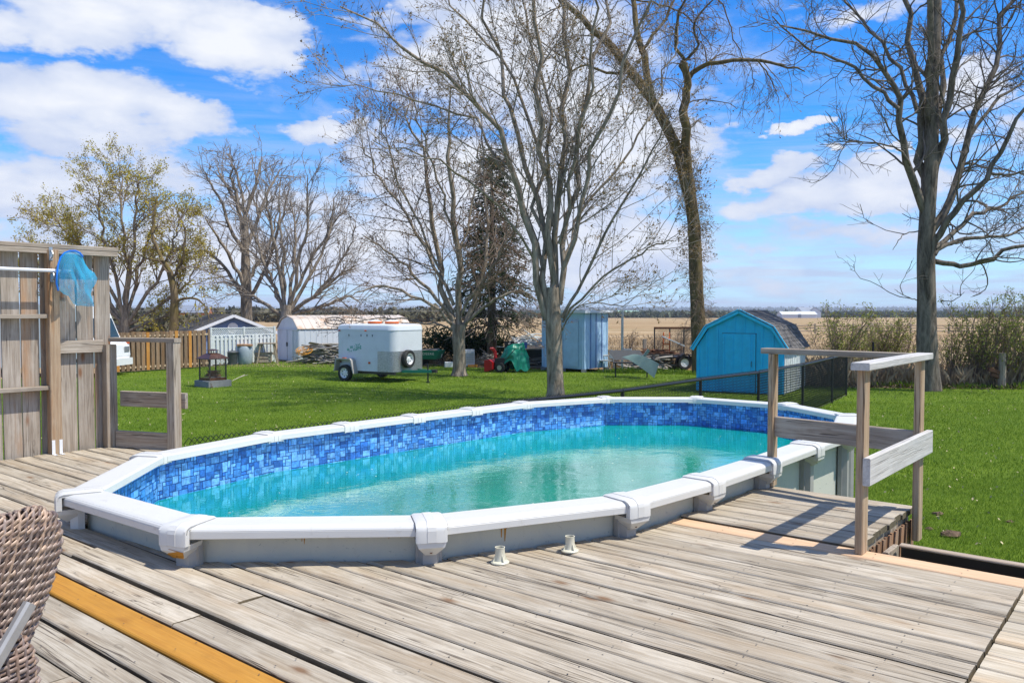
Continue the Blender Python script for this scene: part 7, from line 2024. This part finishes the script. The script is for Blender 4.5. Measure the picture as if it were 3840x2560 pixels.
# ------------------------------------------------------------------ far woods, farms, split rail fence
def woods(name, x0, x1, y0, y1, h, n, size, mat, seed, prof=None):
    r_ = np.random.default_rng(seed); k = n // 14
    cx = r_.uniform(x0, x1, k); cy = r_.uniform(y0, y1, k); hh = h * r_.uniform(.55, 1.15, k)
    i = r_.integers(0, k, n); rad = hh[i] * .42
    q = r_.normal(size=(n, 3)) * np.array([.5, .5, .42])
    pos = np.stack([cx[i] + q[:, 0] * rad, cy[i] + q[:, 1] * rad, hh[i] * .52 + q[:, 2] * hh[i] * .45], 1)
    pos[:, 2] = np.clip(pos[:, 2], 0, None)
    g0 = np.array([terr(a, b) for a, b in zip(cx, cy)])[i]; pos[:, 2] += g0
    V, F = cards(n, pos, size); return obj(name, npmesh(name, V, F), mat, kind='stuff')
woods('far_wood', -190, -22, 230, 300, 3.8, 26000, 1.15, M['wood_far'], 1)
woods('left_wood', -75, -34, 88, 110, 2.3, 12000, .55, M['wood_far'], 2)
woods('middle_wood', -40, 160, 620, 760, 3.9, 16000, 2.6, M['wood_far2'], 3)
woods('right_wood', 120, 620, 780, 900, 4.3, 20000, 3.2, M['wood_far2'], 4)
woods('valley_wood', -1200, 1500, 1500, 1900, 8.5, 26000, 8, M['wood_far2'], 5)
woods('ridge_wood', -3600, 4200, 4500, 5600, 13, 26000, 24, M['wood_far2'], 6)
def farm(name, label, x, y, L, Wd, e, p_, rz, wm, rm, cat='barn', group=None):
    t = thing(name, label, cat, (x, y, terr(x, y)), rz, group)
    g_ = [(-Wd, 0), (Wd, 0), (Wd, e), (0, p_), (-Wd, e)]
    mb = MB(); mb.v = [(-L, a, z) for a, z in g_] + [(L, a, z) for a, z in g_]; mb.f = [tuple(range(5)), tuple(range(5, 10))] + [(i, (i + 1) % 5, (i + 1) % 5 + 5, i + 5) for i in range(5)]
    obj('wall', mb, wm, t)
    for s in (-1, 1): quadobj('roof', [(-L - .3, s * (Wd + .4), e - .1), (L + .3, s * (Wd + .4), e - .1), (L + .3, 0, p_ + .1), (-L - .3, 0, p_ + .1)], .2 if s < 0 else -.2, rm, t)
    mb = MB(); mb.box((0, -Wd - .03, 1.6), (2.4, .1, 3.0)); obj('door', mb, M['barn_roof'], t)
    return t
farm('far_barn', 'long low white barn in the far fields right of the blue shed', dp(1830, 730, 620).x, 620, 13, 6, 2.6, 4.6, 0, M['barn_white'], M['barn_white'])
farm('far_grey_barn', 'grey roofed barn right of the long white barn', dp(1852, 730, 640).x, 640, 8, 5, 4.5, 8, R(20), M['barn_white'], M['barn_roof'])
farm('far_house', 'small white farmhouse right of the grey roofed barn', dp(1871, 730, 640).x, 640, 5, 4.5, 4.6, 8.2, R(70), M['barn_white'], M['barn_roof'], 'house')
farm('far_green_barn', 'pale green roofed barn far off above the mesh ramp', dp(1443, 728, 900).x, 900, 11, 6, 4, 7, 0, M['barn_white'], simple('pale_green_roof', (.30, .48, .36), .6, .1, .1))
farm('orange_house', 'orange brick house glimpsed through the trees at the left', dp(447, 735, 200).x, 200, 3.6, 3, 2.6, 4.2, R(10), M['orange_house'], M['barn_roof'], 'house')
farm('white_bungalow', 'small white roofed building beyond the metal shed roof', dp(850, 728, 250).x, 250, 5, 3, 2.6, 4.2, R(5), M['barn_white'], M['barn_roof'], 'house')
rl = thing('rail_fence', 'old split rail fence crossing the field right of the blue shed', 'fence', (40, 130, 0))
rl.location = (dp(1800, 750, 95).x, 95, terr(0, 95))
for k in range(14):
    x = -3 + k * 2.2; mb = MB(); mb.box((x, 0, .55), (.16, .16, 1.15)); obj('post', mb, M['post'], rl)
for z in (.3, .6, .9):
    for k in range(13):
        mb = MB(); x = -3 + k * 2.2; mb.beam((x, 0, z + rb.uniform(-.05, .05)), (x + 2.2, 0, z + rb.uniform(-.05, .05)), .09, .11); obj('rail', mb, M['post'], rl)
# overhead wires at the left
up = thing('overhead_wires', 'thin overhead wires crossing behind the trees at the left', 'wires', (-30, 62, 0))
for z in (3.6, 2.75, 2.4):
    mb = MB(); pts = [Vector((x, 0, z + .35 * ((x - 15) / 30.0) ** 2)) for x in range(-15, 36, 5)]; mb.tube(pts, .011, 3); obj('wire', mb, M['steel'], up)
for x in (-15, 33.3):
    mb = MB(); mb.tube([(x, 0, 0), (x, 0, 4.2)], .1, 8); obj('pole', mb, M['post'], up)

# ------------------------------------------------------------------ air
hzb = MB(); hzb.box((0, 5900, 10), (17000, 12300, 58))
hm = bpy.data.materials.new('haze_air'); hm.use_nodes = True; hm.node_tree.nodes.clear()
HN = NT(hm.node_tree); pv = HN.n('ShaderNodeVolumePrincipled'); pv.inputs['Color'].default_value = (.80, .88, 1.0, 1); pv.inputs['Density'].default_value = .00016; ho = HN.n('ShaderNodeOutputMaterial'); HN.l(pv.outputs[0], ho.inputs['Volume'])
obj('haze', hzb, hm, kind='stuff')
# ------------------------------------------------------------------ put every empty at the base of what it carries
bpy.context.view_layer.update()
for o in list(scn.objects):
    if o.type == 'EMPTY' and o.parent is None and o.children:
        lo = [1e9] * 3; hi = [-1e9] * 3
        inv = o.matrix_world.inverted()
        def walk(c):
            if c.type == 'MESH':
                Mx = inv @ c.matrix_world
                for b in c.bound_box:
                    q = Mx @ Vector(b)
                    for i in range(3): lo[i] = min(lo[i], q[i]); hi[i] = max(hi[i], q[i])
            for cc in c.children: walk(cc)
        for c in o.children: walk(c)
        off = Vector(((lo[0] + hi[0]) / 2, (lo[1] + hi[1]) / 2, lo[2]))
        if 'tree' in o.name or off.length < .02: continue
        o.location = o.matrix_world @ off
        for c in o.children:
            c.matrix_local = Matrix.Translation(-off) @ c.matrix_local
bpy.context.view_layer.update()
